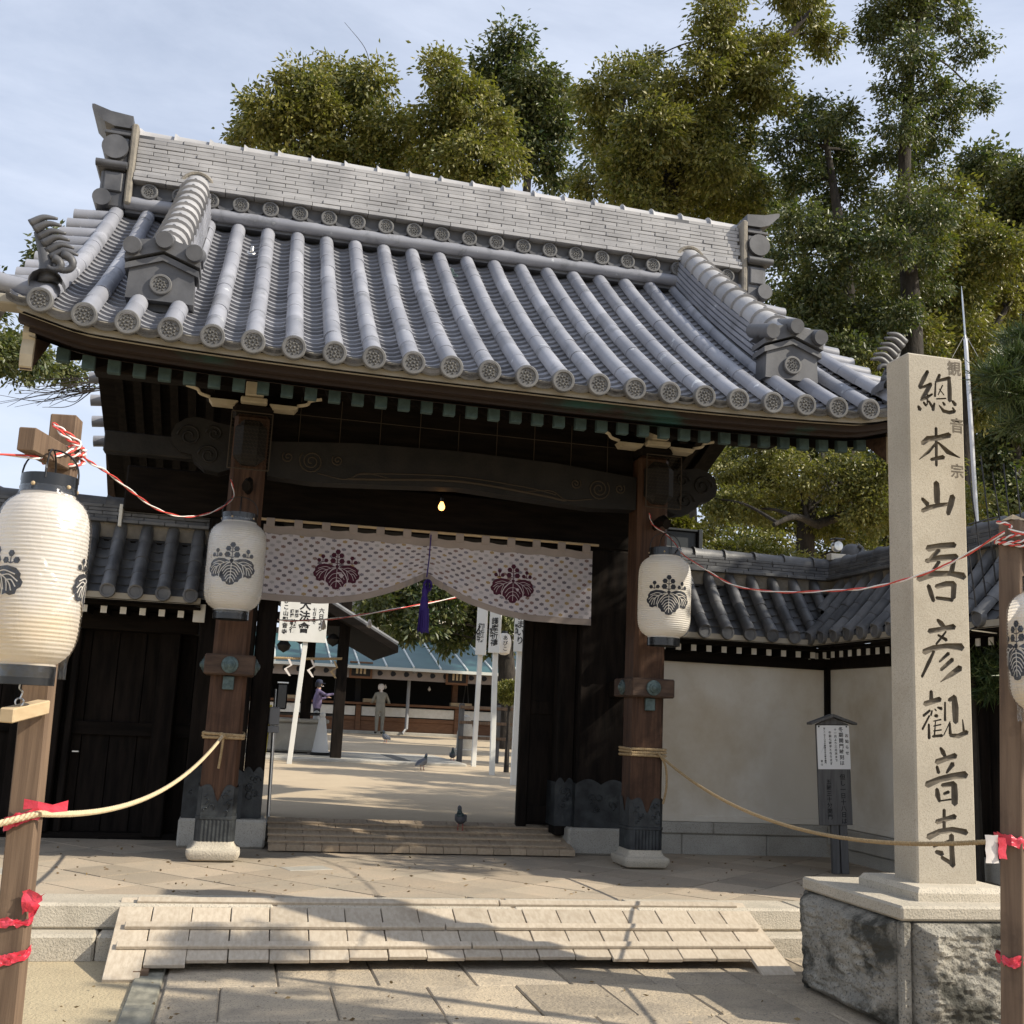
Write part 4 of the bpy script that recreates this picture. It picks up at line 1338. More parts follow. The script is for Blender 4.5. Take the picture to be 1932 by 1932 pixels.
def arc(pts, n=5):
    return [tuple(p[:2]) for p in bez([(x, y, 0) for x, y in pts], n)]


def crest_shapes(fine):
    sh = [(S_LEAF, 1, 0), ([(-x, y) for x, y in S_LEAF[::-1]], 1, 0)]
    sh.append(([(x * 1.10, (y + .5) * 1.07 - .5) for x, y in C_LEAF], 2, 1))
    sh.append((C_LEAF, 3, 0))
    for cx, cy, r in ((.0, .66, .105), (-.165, .50, .105), (.165, .50, .105), (-.19, .255, .115), (.19, .255, .115), (.62, .42, .085), (.475, .245, .085), (.78, .245, .085), (-.62, .42, .085), (-.475, .245, .085), (-.78, .245, .085)):
        sh.append((blob(cx, cy, r), 1, 0))
    sh.append((blob(0, .01, .075, am=0), 4, 0))
    for st in ([(0, .05), (0, .58)], [(0, .13), (.1, .17), (.17, .22)], [(0, .13), (-.1, .17), (-.17, .22)], [(0, .36), (.1, .40), (.15, .46)], [(0, .36), (-.1, .40), (-.15, .46)], [(.62, .16), (.62, .36)], [(-.62, .16), (-.62, .36)], [(.48, .22), (.62, .17), (.77, .22)], [(-.48, .22), (-.62, .17), (-.77, .22)]):
        sh.append((strip(st, .016), 1, 0))
    w = .016 if fine else .0105
    sh.append((strip([(0, -.10), (0, -.88)], w), 4, 1))
    ks = (-.28, -.46, -.62) if not fine else (-.18, -.30, -.42, -.54, -.66)
    for k, y0 in enumerate(ks):
        for s in (-1, 1):
            ww = .34 - .05 * k
            dy = .26 - .02 * k
            sh.append((strip(arc([(0, y0), (s * ww * .55, y0 - .06), (s * ww, y0 - dy)]), w), 4, 1))
    for s in (-1, 1):
        sh.append((strip(arc([(s * .14, -.03), (s * .45, -.16), (s * .66, -.34), (s * .74, -.54)]), w), 4, 1))
        sides = (((.28, -.07), (.5, -.02), (.8, -.12)), ((.44, -.15), (.65, -.13), (.88, -.30)), ((.58, -.26), (.72, -.27), (.84, -.44)), ((.40, -.14), (.46, -.3), (.52, -.52)), ((.56, -.25), (.60, -.38), (.62, -.55)))
        for a, b_, c in (sides if fine else sides[:4]):
            sh.append((strip(arc([(s * a[0], a[1]), (s * b_[0], b_[1]), (s * c[0], c[1])]), w), 4, 1))
    return sh


def crest_mesh(name, f, mats, fine=False, cuts=1):
    """f(x, y, layer) -> 3D. mats = (dark, ground)"""
    bm = bmesh.new()
    lay = []
    for poly, ly, mi in crest_shapes(fine):
        vs = [bm.verts.new((x, y, ly)) for x, y in poly]
        try:
            fc = bm.faces.new(vs)
            fc.material_index = mi
        except ValueError:
            pass
    bmesh.ops.triangulate(bm, faces=bm.faces)
    if cuts:
        bmesh.ops.subdivide_edges(bm, edges=bm.edges, cuts=cuts, use_grid_fill=True)
    for v in bm.verts:
        v.co = Vector(f(v.co.x, v.co.y, v.co.z))
    me = bpy.data.meshes.new(name)
    bm.to_mesh(me)
    bm.free()
    for m in mats:
        me.materials.append(m)
    return me


def paper_mat(name, c1, c2):
    m = bpy.data.materials.new(name)
    m.use_nodes = True
    nt = m.node_tree
    bs = nt.nodes['Principled BSDF']
    n = nnoise(nt, 2.0, (1, 1, 1.6), 3)
    col = nmix(nt, nramp(nt, n.outputs['Fac'], .42, .62), c1, c2)
    nt.links.new(col, bs.inputs['Base Color'])
    bs.inputs['Roughness'].default_value = .55
    cr = nnoise(nt, 16, (1, 1, .5), 5, .65, dist=1.5)
    cb = nt.nodes.new('ShaderNodeBump')
    cb.inputs['Strength'].default_value = .35
    cb.inputs['Distance'].default_value = .012
    nt.links.new(cr.outputs['Fac'], cb.inputs['Height'])
    nt.links.new(cb.outputs['Normal'], bs.inputs['Normal'])
    tr = nt.nodes.new('ShaderNodeBsdfTranslucent')
    nt.links.new(col, tr.inputs['Color'])
    mx = nt.nodes.new('ShaderNodeMixShader')
    mx.inputs[0].default_value = .45
    nt.links.new(bs.outputs[0], mx.inputs[1])
    nt.links.new(tr.outputs[0], mx.inputs[2])
    nt.links.new(mx.outputs[0], nt.nodes['Material Output'].inputs['Surface'])
    return m


LPAPER = paper_mat('lantern_paper', (.86, .84, .81), (.84, .79, .70))
LPAPER2 = paper_mat('aged_lantern_paper', (.86, .82, .76), (.84, .72, .54))
m = bpy.data.materials.new('clear_plastic_wrap')
m.use_nodes = True
nt = m.node_tree
nt.nodes.remove(nt.nodes['Principled BSDF'])
g1, t1 = nt.nodes.new('ShaderNodeBsdfGlossy'), nt.nodes.new('ShaderNodeBsdfTransparent')
g1.inputs['Roughness'].default_value = .18
mx = nt.nodes.new('ShaderNodeMixShader')
lw = nt.nodes.new('ShaderNodeLayerWeight')
lw.inputs['Blend'].default_value = .25
nt.links.new(nmath(nt, 'MULTIPLY_ADD', lw.outputs['Facing'], .30, .05), mx.inputs[0])
nn = nnoise(nt, 9, (1, 1, .6), 5, .6, dist=1.2)
bp = nt.nodes.new('ShaderNodeBump')
bp.inputs['Strength'].default_value = .9
bp.inputs['Distance'].default_value = .02
nt.links.new(nn.outputs['Fac'], bp.inputs['Height'])
nt.links.new(bp.outputs['Normal'], g1.inputs['Normal'])
nt.links.new(bp.outputs['Normal'], lw.inputs['Normal'])
nt.links.new(t1.outputs[0], mx.inputs[1])
nt.links.new(g1.outputs[0], mx.inputs[2])
nt.links.new(mx.outputs[0], nt.nodes['Material Output'].inputs['Surface'])
PLASTIC = m


def lantern(name, c, Rd, H, crest_angles, label, paper, ribs=40, wrap='short', tilt=None, cap_h=.055, hz=.16):
    """c: centre of the underside of the paper body."""
    root = thing(name, c, label, 'lantern', 'white paper lanterns')
    c = Vector(c)
    rj = [random.Random(int(Rd * 1e4) + i).uniform(-.35, .35) for i in range(400)]
    def prof(z, rib=True):
        t = abs(2 * z / H - 1)
        r = Rd * max(.0, 1 - t ** 6.5) ** .5
        r = max(r, Rd * .60)
        if t > .985: r = Rd * .60
        return r * (1.0 + (.010 * math.cos(2 * PI * ribs * z / H + .5 * math.sin(z * 60) + rj[int(ribs * max(0, z) / H) % 400]) if rib else .012))
    b = MB()
    zs = list(np.linspace(0, H, ribs * 5 + 1))
    n = 44
    b.grid([[c + Vector((prof(z) * math.cos(2 * PI * k / n), prof(z) * math.sin(2 * PI * k / n), z)) for k in range(n)] for z in zs], close_u=True)
    b.build('paper_body', paper, root, smooth=60)
    rc = Rd * .62
    for nm, z0, z1 in (('top_ring', H - .012, H + cap_h), ('bottom_ring', -cap_h, .012)):
        MB().lathe([(rc - .012, z0), (rc, z0), (rc, z1), (rc - .012, z1)], c, 32, cap=False).grid([[c + Vector(((rc - .012) * math.cos(2 * PI * k / 32), (rc - .012) * math.sin(2 * PI * k / 32), z)) for k in range(32)] for z in (z0, z1)], close_u=True).build(nm, BLACKL, root, smooth=40)
    MB().lathe([(.001, -cap_h * .4), (rc - .01, -cap_h * .4)], c, 24, cap=False).build('bottom_board', BLACKL, root)
    pts = [c + Vector((rc * math.cos(a), 0, H + cap_h - .02 + hz * math.sin(a) ** .7)) for a in np.linspace(0.0, PI, 20)]
    MB().tube(pts, .0035, 6).build('handle', WIRE, root)
    pts = [c + Vector((0, rc * math.cos(a), H + cap_h - .02 + hz * math.sin(a) ** .7)) for a in np.linspace(0.0, PI, 20)]
    MB().tube(pts, .0035, 6).build('handle', WIRE, root)
    for a in (.4, 1.7, 3.0, 4.3, 5.6):
        MB().lathe([(.008, 0), (.006, .006), (.001, .008)], n=8, M=frame(c + Vector((rc * math.cos(a), rc * math.sin(a), H + .012)), (-math.sin(a), math.cos(a), 0), (0, 0, 1), (math.cos(a), math.sin(a), 0))).build('brass_stud', PALEW, root)
    s = Rd * .86
    for a0 in crest_angles:
        def f(x, y, l):
            z = H * .5 + .02 * H + y * s
            r = prof(z, False) + .0006 + .0014 * l
            a = a0 + x * s / Rd
            return c + Vector((r * math.cos(a), r * math.sin(a), z))
        mk('crest', crest_mesh('crest', f, (CRESTK, paper), True, 3), root)
    if wrap:
        b = MB()
        zz = np.linspace(-.01 if wrap == 'short' else -.03, H + .012, 40)
        rows = []
        for j, z in enumerate(zz):
            row = []
            for k in range(56):
                a = 2 * PI * k / 56
                q = float(fbm(np.array(a * 2.2), np.array(z * 14.0), 4, 3)) - .45
                if wrap == 'short':
                    r = prof(min(max(z, 0), H), False) + .006 + .008 * q
                else:
                    t = z / H
                    r = max(prof(min(max(z, 0), H), False) + .005, Rd * (.80 + .06 * math.sin(3 * a)) if t < .25 else 0) + .012 * q
                row.append(c + Vector((r * math.cos(a), r * math.sin(a), z)))
            rows.append(row)
        b.grid(rows, close_u=True).build('plastic_wrap', PLASTIC, root, smooth=50)
    return root


gl = at(440, 1158, Y=9.02)
lantern('paper_lantern', (-.125, 9.02, 2.215), .224, .735, [R(-97)], 'ribbed white paper lantern with black crest on the left gate post', LPAPER, 42)
lantern('paper_lantern', (3.50, 9.02, 2.225), .228, .735, [R(-102)], 'ribbed white paper lantern with black crest on the right gate post', LPAPER, 42, wrap=None)
pl_ = at(50, 1262, Y=4.22)
lantern('paper_lantern', (pl_.x, 4.22, pl_.z), .156, .635, [R(-146), R(15), R(118)], 'large aged paper lantern in plastic wrap on the timber post at far left', LPAPER2, 44, wrap='long', hz=.12)
pr_ = at(1990, 1350, Y=4.25)
lantern('paper_lantern', (pr_.x, 4.25, pr_.z), .176, .56, [R(-60), R(60), R(180)], 'large aged paper lantern in plastic wrap at the right picture edge', LPAPER2, 40, wrap='long', hz=.12)

# arms that carry the gate lanterns
for px in (PXL, PXR):
    pts = bez([(px + .02, 9.38, 3.28), (px + .02, 9.2, 3.30), (px, 9.03, 3.24)], 5)
    MB().tube(pts, [(.035, .05)] * len(pts), 8).build('lantern_arm', DARKW, gate)

# ---------------------------------------------------------------- curtain
m = bpy.data.materials.new('noren_brocade')
m.use_nodes = True
nt = m.node_tree
bs = nt.nodes['Principled BSDF']
uv = nt.nodes.new('ShaderNodeUVMap').outputs['UV']
def spots(off, sc_):
    mp = nt.nodes.new('ShaderNodeMapping')
    mp.inputs['Location'].default_value = (off[0], off[1], 0)
    mp.inputs['Scale'].default_value = (sc_[0], sc_[1], 1)
    mp.inputs['Rotation'].default_value = (0, 0, .06)
    nt.links.new(uv, mp.inputs['Vector'])
    sx = nt.nodes.new('ShaderNodeSeparateXYZ')
    nt.links.new(mp.outputs['Vector'], sx.inputs[0])
    fx, fy = nmath(nt, 'SUBTRACT', nmath(nt, 'FRACT', sx.outputs[0]), .5), nmath(nt, 'SUBTRACT', nmath(nt, 'FRACT', sx.outputs[1]), .5)
    an = nmath(nt, 'ARCTAN2', fx, fy)
    rr = nmath(nt, 'SQRT', nmath(nt, 'ADD', nmath(nt, 'MULTIPLY', fx, fx), nmath(nt, 'MULTIPLY', nmath(nt, 'MULTIPLY', fy, fy), 1.45)))
    th = nmath(nt, 'MULTIPLY_ADD', nmath(nt, 'COSINE', nmath(nt, 'MULTIPLY', an, 6)), .03, .22)
    cell = nt.nodes.new('ShaderNodeCombineXYZ')
    nt.links.new(nmath(nt, 'FLOOR', sx.outputs[0]), cell.inputs[0])
    nt.links.new(nmath(nt, 'FLOOR', sx.outputs[1]), cell.inputs[1])
    cell.inputs[2].default_value = off[0] * 7
    # rows share a tone, cells vary round it
    row = nt.nodes.new('ShaderNodeTexWhiteNoise')
    nt.links.new(cell.outputs[0], row.inputs['Vector'])
    return nmath(nt, 'LESS_THAN', rr, th), row.outputs['Value'], sx


def tone(v):
    n = nt.nodes.new('ShaderNodeValToRGB')
    e = n.color_ramp
    e.interpolation = 'CONSTANT'
    cols = [(0, (.17, .15, .175)), (.24, (.25, .17, .16)), (.42, (.22, .21, .26)), (.60, (.40, .29, .15)), (.72, (.44, .42, .45)), (.92, (.30, .25, .22))]
    e.elements[0].position, e.elements[0].color = 0, (*cols[0][1], 1)
    e.elements[1].position, e.elements[1].color = cols[1][0], (*cols[1][1], 1)
    for p_, c_ in cols[2:]:
        el = e.elements.new(p_)
        el.color = (*c_, 1)
    nt.links.new(v, n.inputs['Fac'])
    return n.outputs['Color']


basec = nmix(nt, .5, (.64, .605, .65), (.61, .575, .61))
for off in ((0, 0), (.5, .5)):
    f_, v_, sx_ = spots(off, (10.2, 12.5))
    basec = nmix(nt, f_, basec, tone(v_))
nt.links.new(basec, bs.inputs['Base Color'])
bs.inputs['Roughness'].default_value = .8
tr = nt.nodes.new('ShaderNodeBsdfTranslucent')
nt.links.new(basec, tr.inputs['Color'])
mx = nt.nodes.new('ShaderNodeMixShader')
mx.inputs[0].default_value = .3
nt.links.new(bs.outputs[0], mx.inputs[1])
nt.links.new(tr.outputs[0], mx.inputs[2])
nt.links.new(mx.outputs[0], nt.nodes['Material Output'].inputs['Surface'])
NOREN = m

NX0, NX1, NXM, NYC, NZT = .075, 3.175, 1.575, 10.10, 3.06
noren = thing('gate_curtain', (NXM, NYC, 2.4), 'patterned lilac gate curtain with two plum crests, drawn up at the middle', 'curtain')
def nbot(x):
    u = max(0, 1 - abs(x - NXM) / 1.05)
    return 2.44 - .012 * (x - NXM) + .315 * (u ** 1.9)


def ny(x, z):
    u = max(0, 1 - abs(x - NXM) / .8)
    fan = math.atan2(x - NXM, max(.05, z - 2.55))
    v = (NZT - z) / .65
    return NYC + .016 * math.sin(7.3 * x) * v + .012 * math.sin(19 * x + 2) * v + .028 * u * math.sin(14 * fan + 1) * (0.3 + v) + .05 * u * v


def npt(x, z, d=0):
    return Vector((x, ny(x, z) - d, z))


nu, nv = 150, 26
rows, uvs = [], []
for j in range(nv + 1):
    row = []
    for i in range(nu + 1):
        x = NX0 + (NX1 - NX0) * i / nu
        zb = nbot(x) + .035
        z = NZT + (zb - NZT) * j / nv
        row.append(npt(x, z))
        u = max(0, 1 - abs(x - NXM) / 1.05) ** 1.9
        uvs.append((x, (NZT - (NZT - (2.44)) * j / nv * (1 - .25 * u)) ))
    rows.append(row)
me = MB().grid(rows).mesh('cloth', NOREN, True, fix=False)
ul = me.uv_layers.new(name='UVMap')
for lp in me.loops:
    ul.data[lp.index].uv = uvs[lp.vertex_index]
mk('cloth', me, noren)
MB().grid([[npt(NX0 + (NX1 - NX0) * i / nu, nbot(NX0 + (NX1 - NX0) * i / nu) + .037 - .06 * j, .004) for i in range(nu + 1)] for j in (0, 1)]).build('hem_band', CLOTHB, noren, smooth=True)
MB().grid([[npt(NX0 + (NX1 - NX0) * i / nu, NZT + .055 - .075 * j - .012 * math.sin(i * PI / 12.5) ** 2, .004) for i in range(nu + 1)] for j in (0, 1)]).build('top_band', CLOTHB, noren, smooth=True)
for k in range(13):
    x = NX0 + .02 + (NX1 - NX0 - .12) * k / 12
    MB().box(x, x + .075, NYC - .016, NYC + .012, NZT + .03, NZT + .115, .004).build('hanging_tab', CLOTHB, noren)
MB().tube([(NX0 - .06, NYC, NZT + .10), (NX1 + .06, NYC, NZT + .115)], .013, 8).build('curtain_rod', PALEW, noren)
for cx_, cz_ in ((.755, 2.745), (2.40, 2.735)):
    f = lambda x, y, l: npt(cx_ + x * .212, cz_ + y * .212 + .03, .004 + .0012 * l)
    CLG = bpy.data.materials.get('crest_ground') or mat('crest_ground', (.50, .45, .49), rough=.9)
    mk('crest', crest_mesh('crest', f, (CRESTP, CLG), False, 1), noren)
# cord and tassel that hold it up
tas = thing('purple_tassel', (NXM, NYC - .06, 2.2), 'purple silk tassel hanging from the gathered middle of the curtain', 'tassel')
MB().tube([(NXM + .02, NYC - .02, NZT + .08), (NXM + .01, NYC - .05, 2.9), (NXM, NYC - .04, 2.74)], .006, 6).build('cord', PURPLE, tas)
for a in np.linspace(0, 2 * PI, 5)[:-1]:
    pts = [Vector((NXM + .035 * math.cos(t) * math.cos(a) + .01, NYC - .06 + .02 * math.sin(a), 2.66 + .05 * math.sin(t))) for t in np.linspace(0, 2 * PI, 10)]
    MB().tube(pts, .012, 6).build('bow_loop', PURPLE, tas, smooth=True)
b = MB()
b.lathe([(.012, .56), (.026, .53), (.03, .50), (.024, .47), (.03, .44), (.036, .42), (.038, .36), (.040, .33)], (NXM - .012, NYC - .06, 2.10), 14)
b.build('tassel_head', PURPLE, tas, smooth=40)
fr = MB()
for k in range(60):
    a, r_ = rnd.uniform(0, 6.28), .046 * math.sqrt(rnd.random())
    p = Vector((NXM - .012 + r_ * math.cos(a), NYC - .06 + r_ * math.sin(a), 2.45))
    fr.tube([p, p + Vector((.2 * r_ * math.cos(a), .2 * r_ * math.sin(a), -.2 - rnd.uniform(0, .03)))], .004, 3)
fr.build('fringe', PURPLE, tas, kind='stuff')

# bare light bulb
bm_ = bpy.data.materials.new('lit_bulb')
bm_.use_nodes = True
bs = bm_.node_tree.nodes['Principled BSDF']
bs.inputs['Emission Color'].default_value = (1, .45, .12, 1)
bs.inputs['Emission Strength'].default_value = 3.2
bs.inputs['Base Color'].default_value = (.9, .8, .6, 1)
bp_ = at(833, 957, Y=9.9)
bulb = thing('light_bulb', bp_, 'lit bare bulb hanging under the gate lintel', 'bulb')
MB().lathe([(.004, -.032), (.020, -.026), (.030, -.008), (.031, .006), (.024, .026), (.015, .044), (.013, .05)], bp_, 18).build('glass', bm_, bulb, smooth=True)
MB().lathe([(.016, .05), (.016, .085), (.011, .10), (.004, .105)], bp_, 14).build('socket', BLACKL, bulb)
MB().tube([bp_ + Vector((0, 0, .1)), Vector((bp_.x, bp_.y + .35, 3.6))], .004, 5).build('flex', BLACKL, bulb)

# ================================================================== timber posts, ropes and cords
def square_post(b, p, q, w, d=None, n0=Vector((1, 0, 0))):
    p, q = Vector(p), Vector(q)
    z = (q - p).normalized()
    y = z.cross(n0).normalized()
    x = y.cross(z)
    return b.box(-w / 2, w / 2, -(d or w) / 2, (d or w) / 2, 0, (q - p).length, .004, M=frame(p, x, y, z))


lp = thing('lantern_post', (-.63, 4.5, 0), 'square timber lantern post wrapped with red tape at far left', 'post', 'timber lantern posts')
A_, B_ = Vector((-.705, 4.5, -.02)), Vector((-.751, 4.5, 2.575))
n_ = Vector((math.cos(R(-6)), math.sin(R(-6)), 0))
square_post(MB(), A_, B_, .098, .098, n_).build('post', POLEW, lp)
ae = at(50, 828, Y=4.10)
square_post(MB(), Vector((-.735, 4.48, 2.40)), ae, .062, .085).build('arm', POLEW, lp)
square_post(MB(), Vector((-.70, 4.44, 1.462)), at(12, 1350, Y=4.16), .05, .05).build('lower_arm', PALEW, lp)
h0 = at(36, 1330, Y=4.22)
MB().tube([h0 + Vector((.014 * math.cos(a), 0, .014 * math.sin(a) + .01)) for a in np.linspace(-1.2, 4.0, 12)] , .003, 5).build('eye_hook', STEEL, lp)
MB().tube(bez([h0 + Vector((0, 0, .02)), h0 + Vector((.006, 0, .045)), h0 + Vector((-.006, 0, .06)), h0 + Vector((.0, 0, .095))], 5), .003, 5).build('chain', STEEL, lp)
rp_ = thing('lantern_post', (3.40, 4.5, 0), 'square timber lantern post with pointed top at the right picture edge', 'post', 'timber lantern posts')
A2, B2 = Vector((3.415, 4.5, -.02)), Vector((3.502, 4.5, 2.53))
square_post(MB(), A2, B2, .098, .098, Vector((math.cos(R(30)), math.sin(R(30)), 0))).build('post', POLEW, rp_)
q = B2
MB().add([q + Vector((-.047, -.047, 0)), q + Vector((.047, -.047, 0)), q + Vector((.047, .047, 0)), q + Vector((-.047, .047, 0)), q + Vector((0, 0, .035))], [(0, 1, 4), (1, 2, 4), (2, 3, 4), (3, 0, 4)]).build('pointed_top', PALEW, rp_)
MB().box(3.545, 3.85, 4.42, 4.48, 2.33, 2.43, .004).build('arm', POLEW, rp_)
MB().box(3.53, 3.80, 4.40, 4.44, 1.48, 1.53, .004).build('lower_arm', POLEW, rp_)


def catenary(A, B, sag, n=24):
    A, B = Vector(A), Vector(B)
    return [A + (B - A) * t - Vector((0, 0, sag * 4 * t * (1 - t))) for t in np.linspace(0, 1, n)]


def laid_rope(b, pts, r, pitch=.05, strands=3):
    """Twisted strands along a path."""
    P = [Vector(p) for p in pts]
    L = [0]
    for a, c in zip(P, P[1:]): L.append(L[-1] + (c - a).length)
    n = int(min(420, max(12, L[-1] / pitch * 6)))
    for s in range(strands):
        q = []
        for k in range(n + 1):
            d = L[-1] * k / n
            i = min(len(L) - 2, max(j for j in range(len(L)) if L[j] <= d + 1e-9)) if d < L[-1] else len(L) - 2
            t = (d - L[i]) / max(1e-9, L[i + 1] - L[i])
            p = P[i] + (P[i + 1] - P[i]) * t
            T = (P[i + 1] - P[i]).normalized()
            u = T.cross(Vector((0.2, .1, .97))).normalized()
            v = u.cross(T)
            a = 2 * PI * (d / pitch) + s * 2 * PI / strands
            q.append(p + (u * math.cos(a) + v * math.sin(a)) * r * .52)
        b.tube(q, r * .56, 6)
    return b


rope = thing('straw_rope', (-.3, 7, 1.1), 'pale rope slung from the left timber post to the left gate post', 'rope', 'barrier ropes')
ra = at(72, 1535, Y=4.44)
laid_rope(MB(), catenary(ra, (-.105, 9.335, 1.255), .17, 30), .0125, .055).build('rope_line', ROPEL, rope)
laid_rope(MB(), catenary(ra, Vector((-1.9, 3.9, .95)), .06, 10), .0125, .055).build('rope_line', ROPEL, rope)
for z in (1.245, 1.268):
    ring = [(PXL - .158, 9.355), (PXL + .158, 9.355), (PXL + .158, 9.675), (PXL - .158, 9.675), (PXL - .158, 9.355)]
    laid_rope(MB(), [Vector((x, y, z + rnd.uniform(-.008, .008))) for x, y in ring], .0125, .05).build('rope_turn', ROPE, rope)
laid_rope(MB(), [(-.12, 9.33, 1.27), (-.10, 9.318, 1.25), (-.085, 9.32, 1.262)], .018, .04).build('rope_knot', ROPE, rope)
laid_rope(MB(), [(-.098, 9.335, 1.25), (-.105, 9.335, 1.12), (-.115, 9.338, 1.0)], .011, .045).build('rope_tail', ROPE, rope)
rope2 = thing('straw_rope', (3.6, 7, 1.0), 'brown rope slung from the right gate post across the stone pillar', 'rope', 'barrier ropes')
rb = at(1880, 1587, Y=4.44)
laid_rope(MB(), catenary((3.60, 9.335, 1.25), rb, .24, 34), .0115, .055).build('rope_line', ROPE, rope2)
for z in (1.235, 1.26, 1.282):
    ring = [(PXR - .158, 9.355), (PXR + .158, 9.355), (PXR + .158, 9.675), (PXR - .158, 9.675), (PXR - .158, 9.355)]
    laid_rope(MB(), [Vector((x, y, z + rnd.uniform(-.006, .006))) for x, y in ring], .0125, .05).build('rope_turn', ROPE, rope2)
laid_rope(MB(), bez([(3.60, 9.335, 1.26), (3.67, 9.345, 1.15), (3.685, 9.35, .98), (3.655, 9.345, .83)], 6), .011, .045).build('rope_tail', ROPE, rope2)


def cords(root, pts, tw=.09, r=.0040):
    P = bez(pts, 14)
    for s, m_ in ((0, REDC), (1, WHITEC)):
        q = []
        d = 0
        for i, p in enumerate(P):
            T = (P[min(i + 1, len(P) - 1)] - P[max(0, i - 1)]).normalized()
            u = T.cross(Vector((0, .1, 1))).normalized()
            v = u.cross(T)
            a = i * .42 + s * PI
            q.append(p + (u * math.cos(a) + v * math.sin(a)) * r * 1.1)
        MB().tube(q, r, 5).build('red_strand' if s == 0 else 'white_strand', m_, root, smooth=True)


c1_ = thing('twisted_cord', (-.7, 4.5, 2.3), 'red and white twisted electric cord from left timber post to gate', 'cord', 'red and white cords')
cords(c1_, [at(150, 838, Y=4.42), at(165, 868, Y=4.8), at(205, 893, Y=5.4), at(255, 932, Y=6.2), at(300, 962, Y=7.0), at(352, 975, Y=7.9), at(405, 964, Y=8.7), at(440, 938, Y=9.2), at(436, 905, Y=9.3)])
cords(c1_, [Vector((-1.8, 3.8, 2.26)), at(0, 857, Y=4.1), at(85, 862, Y=4.25), at(135, 850, Y=4.38), at(150, 836, Y=4.42), at(120, 812, Y=4.40), at(100, 800, Y=4.42), at(125, 826, Y=4.38), at(150, 842, Y=4.40)])
for k in range(3):
    zc = 2.40 + .012 * k
    pts = [Vector((-.742 + .072 * math.cos(a) * 1.0, 4.5 + .072 * math.sin(a), zc + .03 * math.sin(a + k))) for a in np.linspace(0, 2 * PI, 9)]
    cords(c1_, pts)
c2_ = thing('twisted_cord', (3.5, 4.5, 2.3), 'red and white twisted electric cord crossing the stone pillar to the right post', 'cord', 'red and white cords')
cords(c2_, [at(1225, 968, Y=9.30), at(1232, 990, Y=9.26), at(1262, 1012, Y=9.1), at(1290, 1046, Y=8.8), at(1340, 1080, Y=8.3), at(1390, 1106, Y=7.8), at(1470, 1117, Y=7.0), at(1560, 1115, Y=6.2), at(1640, 1109, Y=5.6), at(1720, 1090, Y=5.1), at(1800, 1059, Y=4.8), at(1895, 1004, Y=4.43)])
for k in range(3):
    zc = 2.42 + .016 * k
    pts = [Vector((3.497 + .075 * math.cos(a), 4.5 + .075 * math.sin(a), zc + .02 * math.sin(a + k))) for a in np.linspace(0, 2 * PI, 9)]
    cords(c2_, pts)
cords(c2_, [at(1880, 985, Y=4.42), at(1905, 990, Y=4.40), at(1950, 1010, Y=4.35), Vector((4.3, 4.0, 2.35))])


def tape(root, p, w, h, seed, m_, drop=0, rot=0):
    b = MB()
    rows = []
    for j in range(10):
        row = []
        for k in range(64):
            a = 2 * PI * k / 64
            sx, sy = math.cos(a), math.sin(a)
            mm = max(abs(sx), abs(sy)) ** .8
            q = float(fbm(np.array(k * .35), np.array(j * .5 + seed + k * .12), seed, 4)) - .42
            r_ = w / 2 * (1.06 / mm) + .022 * q
            row.append(p + Vector((r_ * sx, r_ * sy, h * (j / 9 - .5) + .03 * q + rot * sx * w)))
        rows.append(row)
    return b.grid(rows, close_u=True).build('tape_turn', m_, root, smooth=50)


tp1 = thing('red_tape', (-.68, 4.5, 1.07), 'bright red plastic tape tied round the left post over the rope', 'tape', 'red tapes on the posts')
tape(tp1, Vector((-.729, 4.5, 1.06)), .115, .045, 3, REDT, rot=.25)
MB().grid([[at(60, 1528, Y=4.43) + Vector((.05 * i - .03, -.012 * math.sin(i * 1.3), .03 * j + .01 * math.sin(i * 2 + j))) for i in range(4)] for j in range(2)]).build('tape_end', REDT, tp1)
tp2 = thing('red_tape', (-.62, 4.48, .72), 'crumpled red tape end sticking out low on the left post', 'tape', 'red tapes on the posts')
b = MB()
p0 = at(46, 1682, Y=4.44)
b.grid([[p0 + Vector((.014 * i * (1 - .06 * j) + rnd.uniform(-.006, .006), -.014 * rnd.random(), -.013 * j + .012 * math.sin(i * 1.3) + rnd.uniform(-.006, .006))) for i in range(6)] for j in range(7)])
b.build('tape_end', REDT, tp2, smooth=40)
tape(tp2, Vector((-.718, 4.5, .70)), .106, .028, 8, REDT)
tp3 = thing('red_tape', (-.65, 4.5, .6), 'flat red tape band lowest on the left post', 'tape', 'red tapes on the posts')
tape(tp3, Vector((-.716, 4.5, .578)), .108, .035, 5, REDT, rot=.12)
tp4 = thing('red_tape', (3.45, 4.5, 1.05), 'red tape with a white cloth end tied to the right post at rope height', 'tape', 'red tapes on the posts')
tape(tp4, Vector((3.447, 4.5, 1.055)), .118, .045, 2, REDT, rot=-.1)
b = MB()
p0 = at(1858, 1575, Y=4.42)
b.grid([[p0 + Vector((.021 * i, -.006 * ((i + j) % 2), -.03 * j + .004 * math.sin(i * 3))) for i in range(4)] for j in range(5)]).build('white_cloth_end', WHITET, tp4, smooth=40)
b = MB()
p0 = at(1882, 1580, Y=4.41)
b.grid([[p0 + Vector((.02 * i, -.008 * ((i + j) % 2), -.03 * j + .006 * math.sin(i * 3))) for i in range(3)] for j in range(4)]).build('tape_end', REDT, tp4, smooth=40)
tp5 = thing('red_tape', (3.43, 4.5, .55), 'red tape band low on the right post', 'tape', 'red tapes on the posts')
tape(tp5, Vector((3.433, 4.5, .56)), .112, .04, 6, REDT, rot=.1)

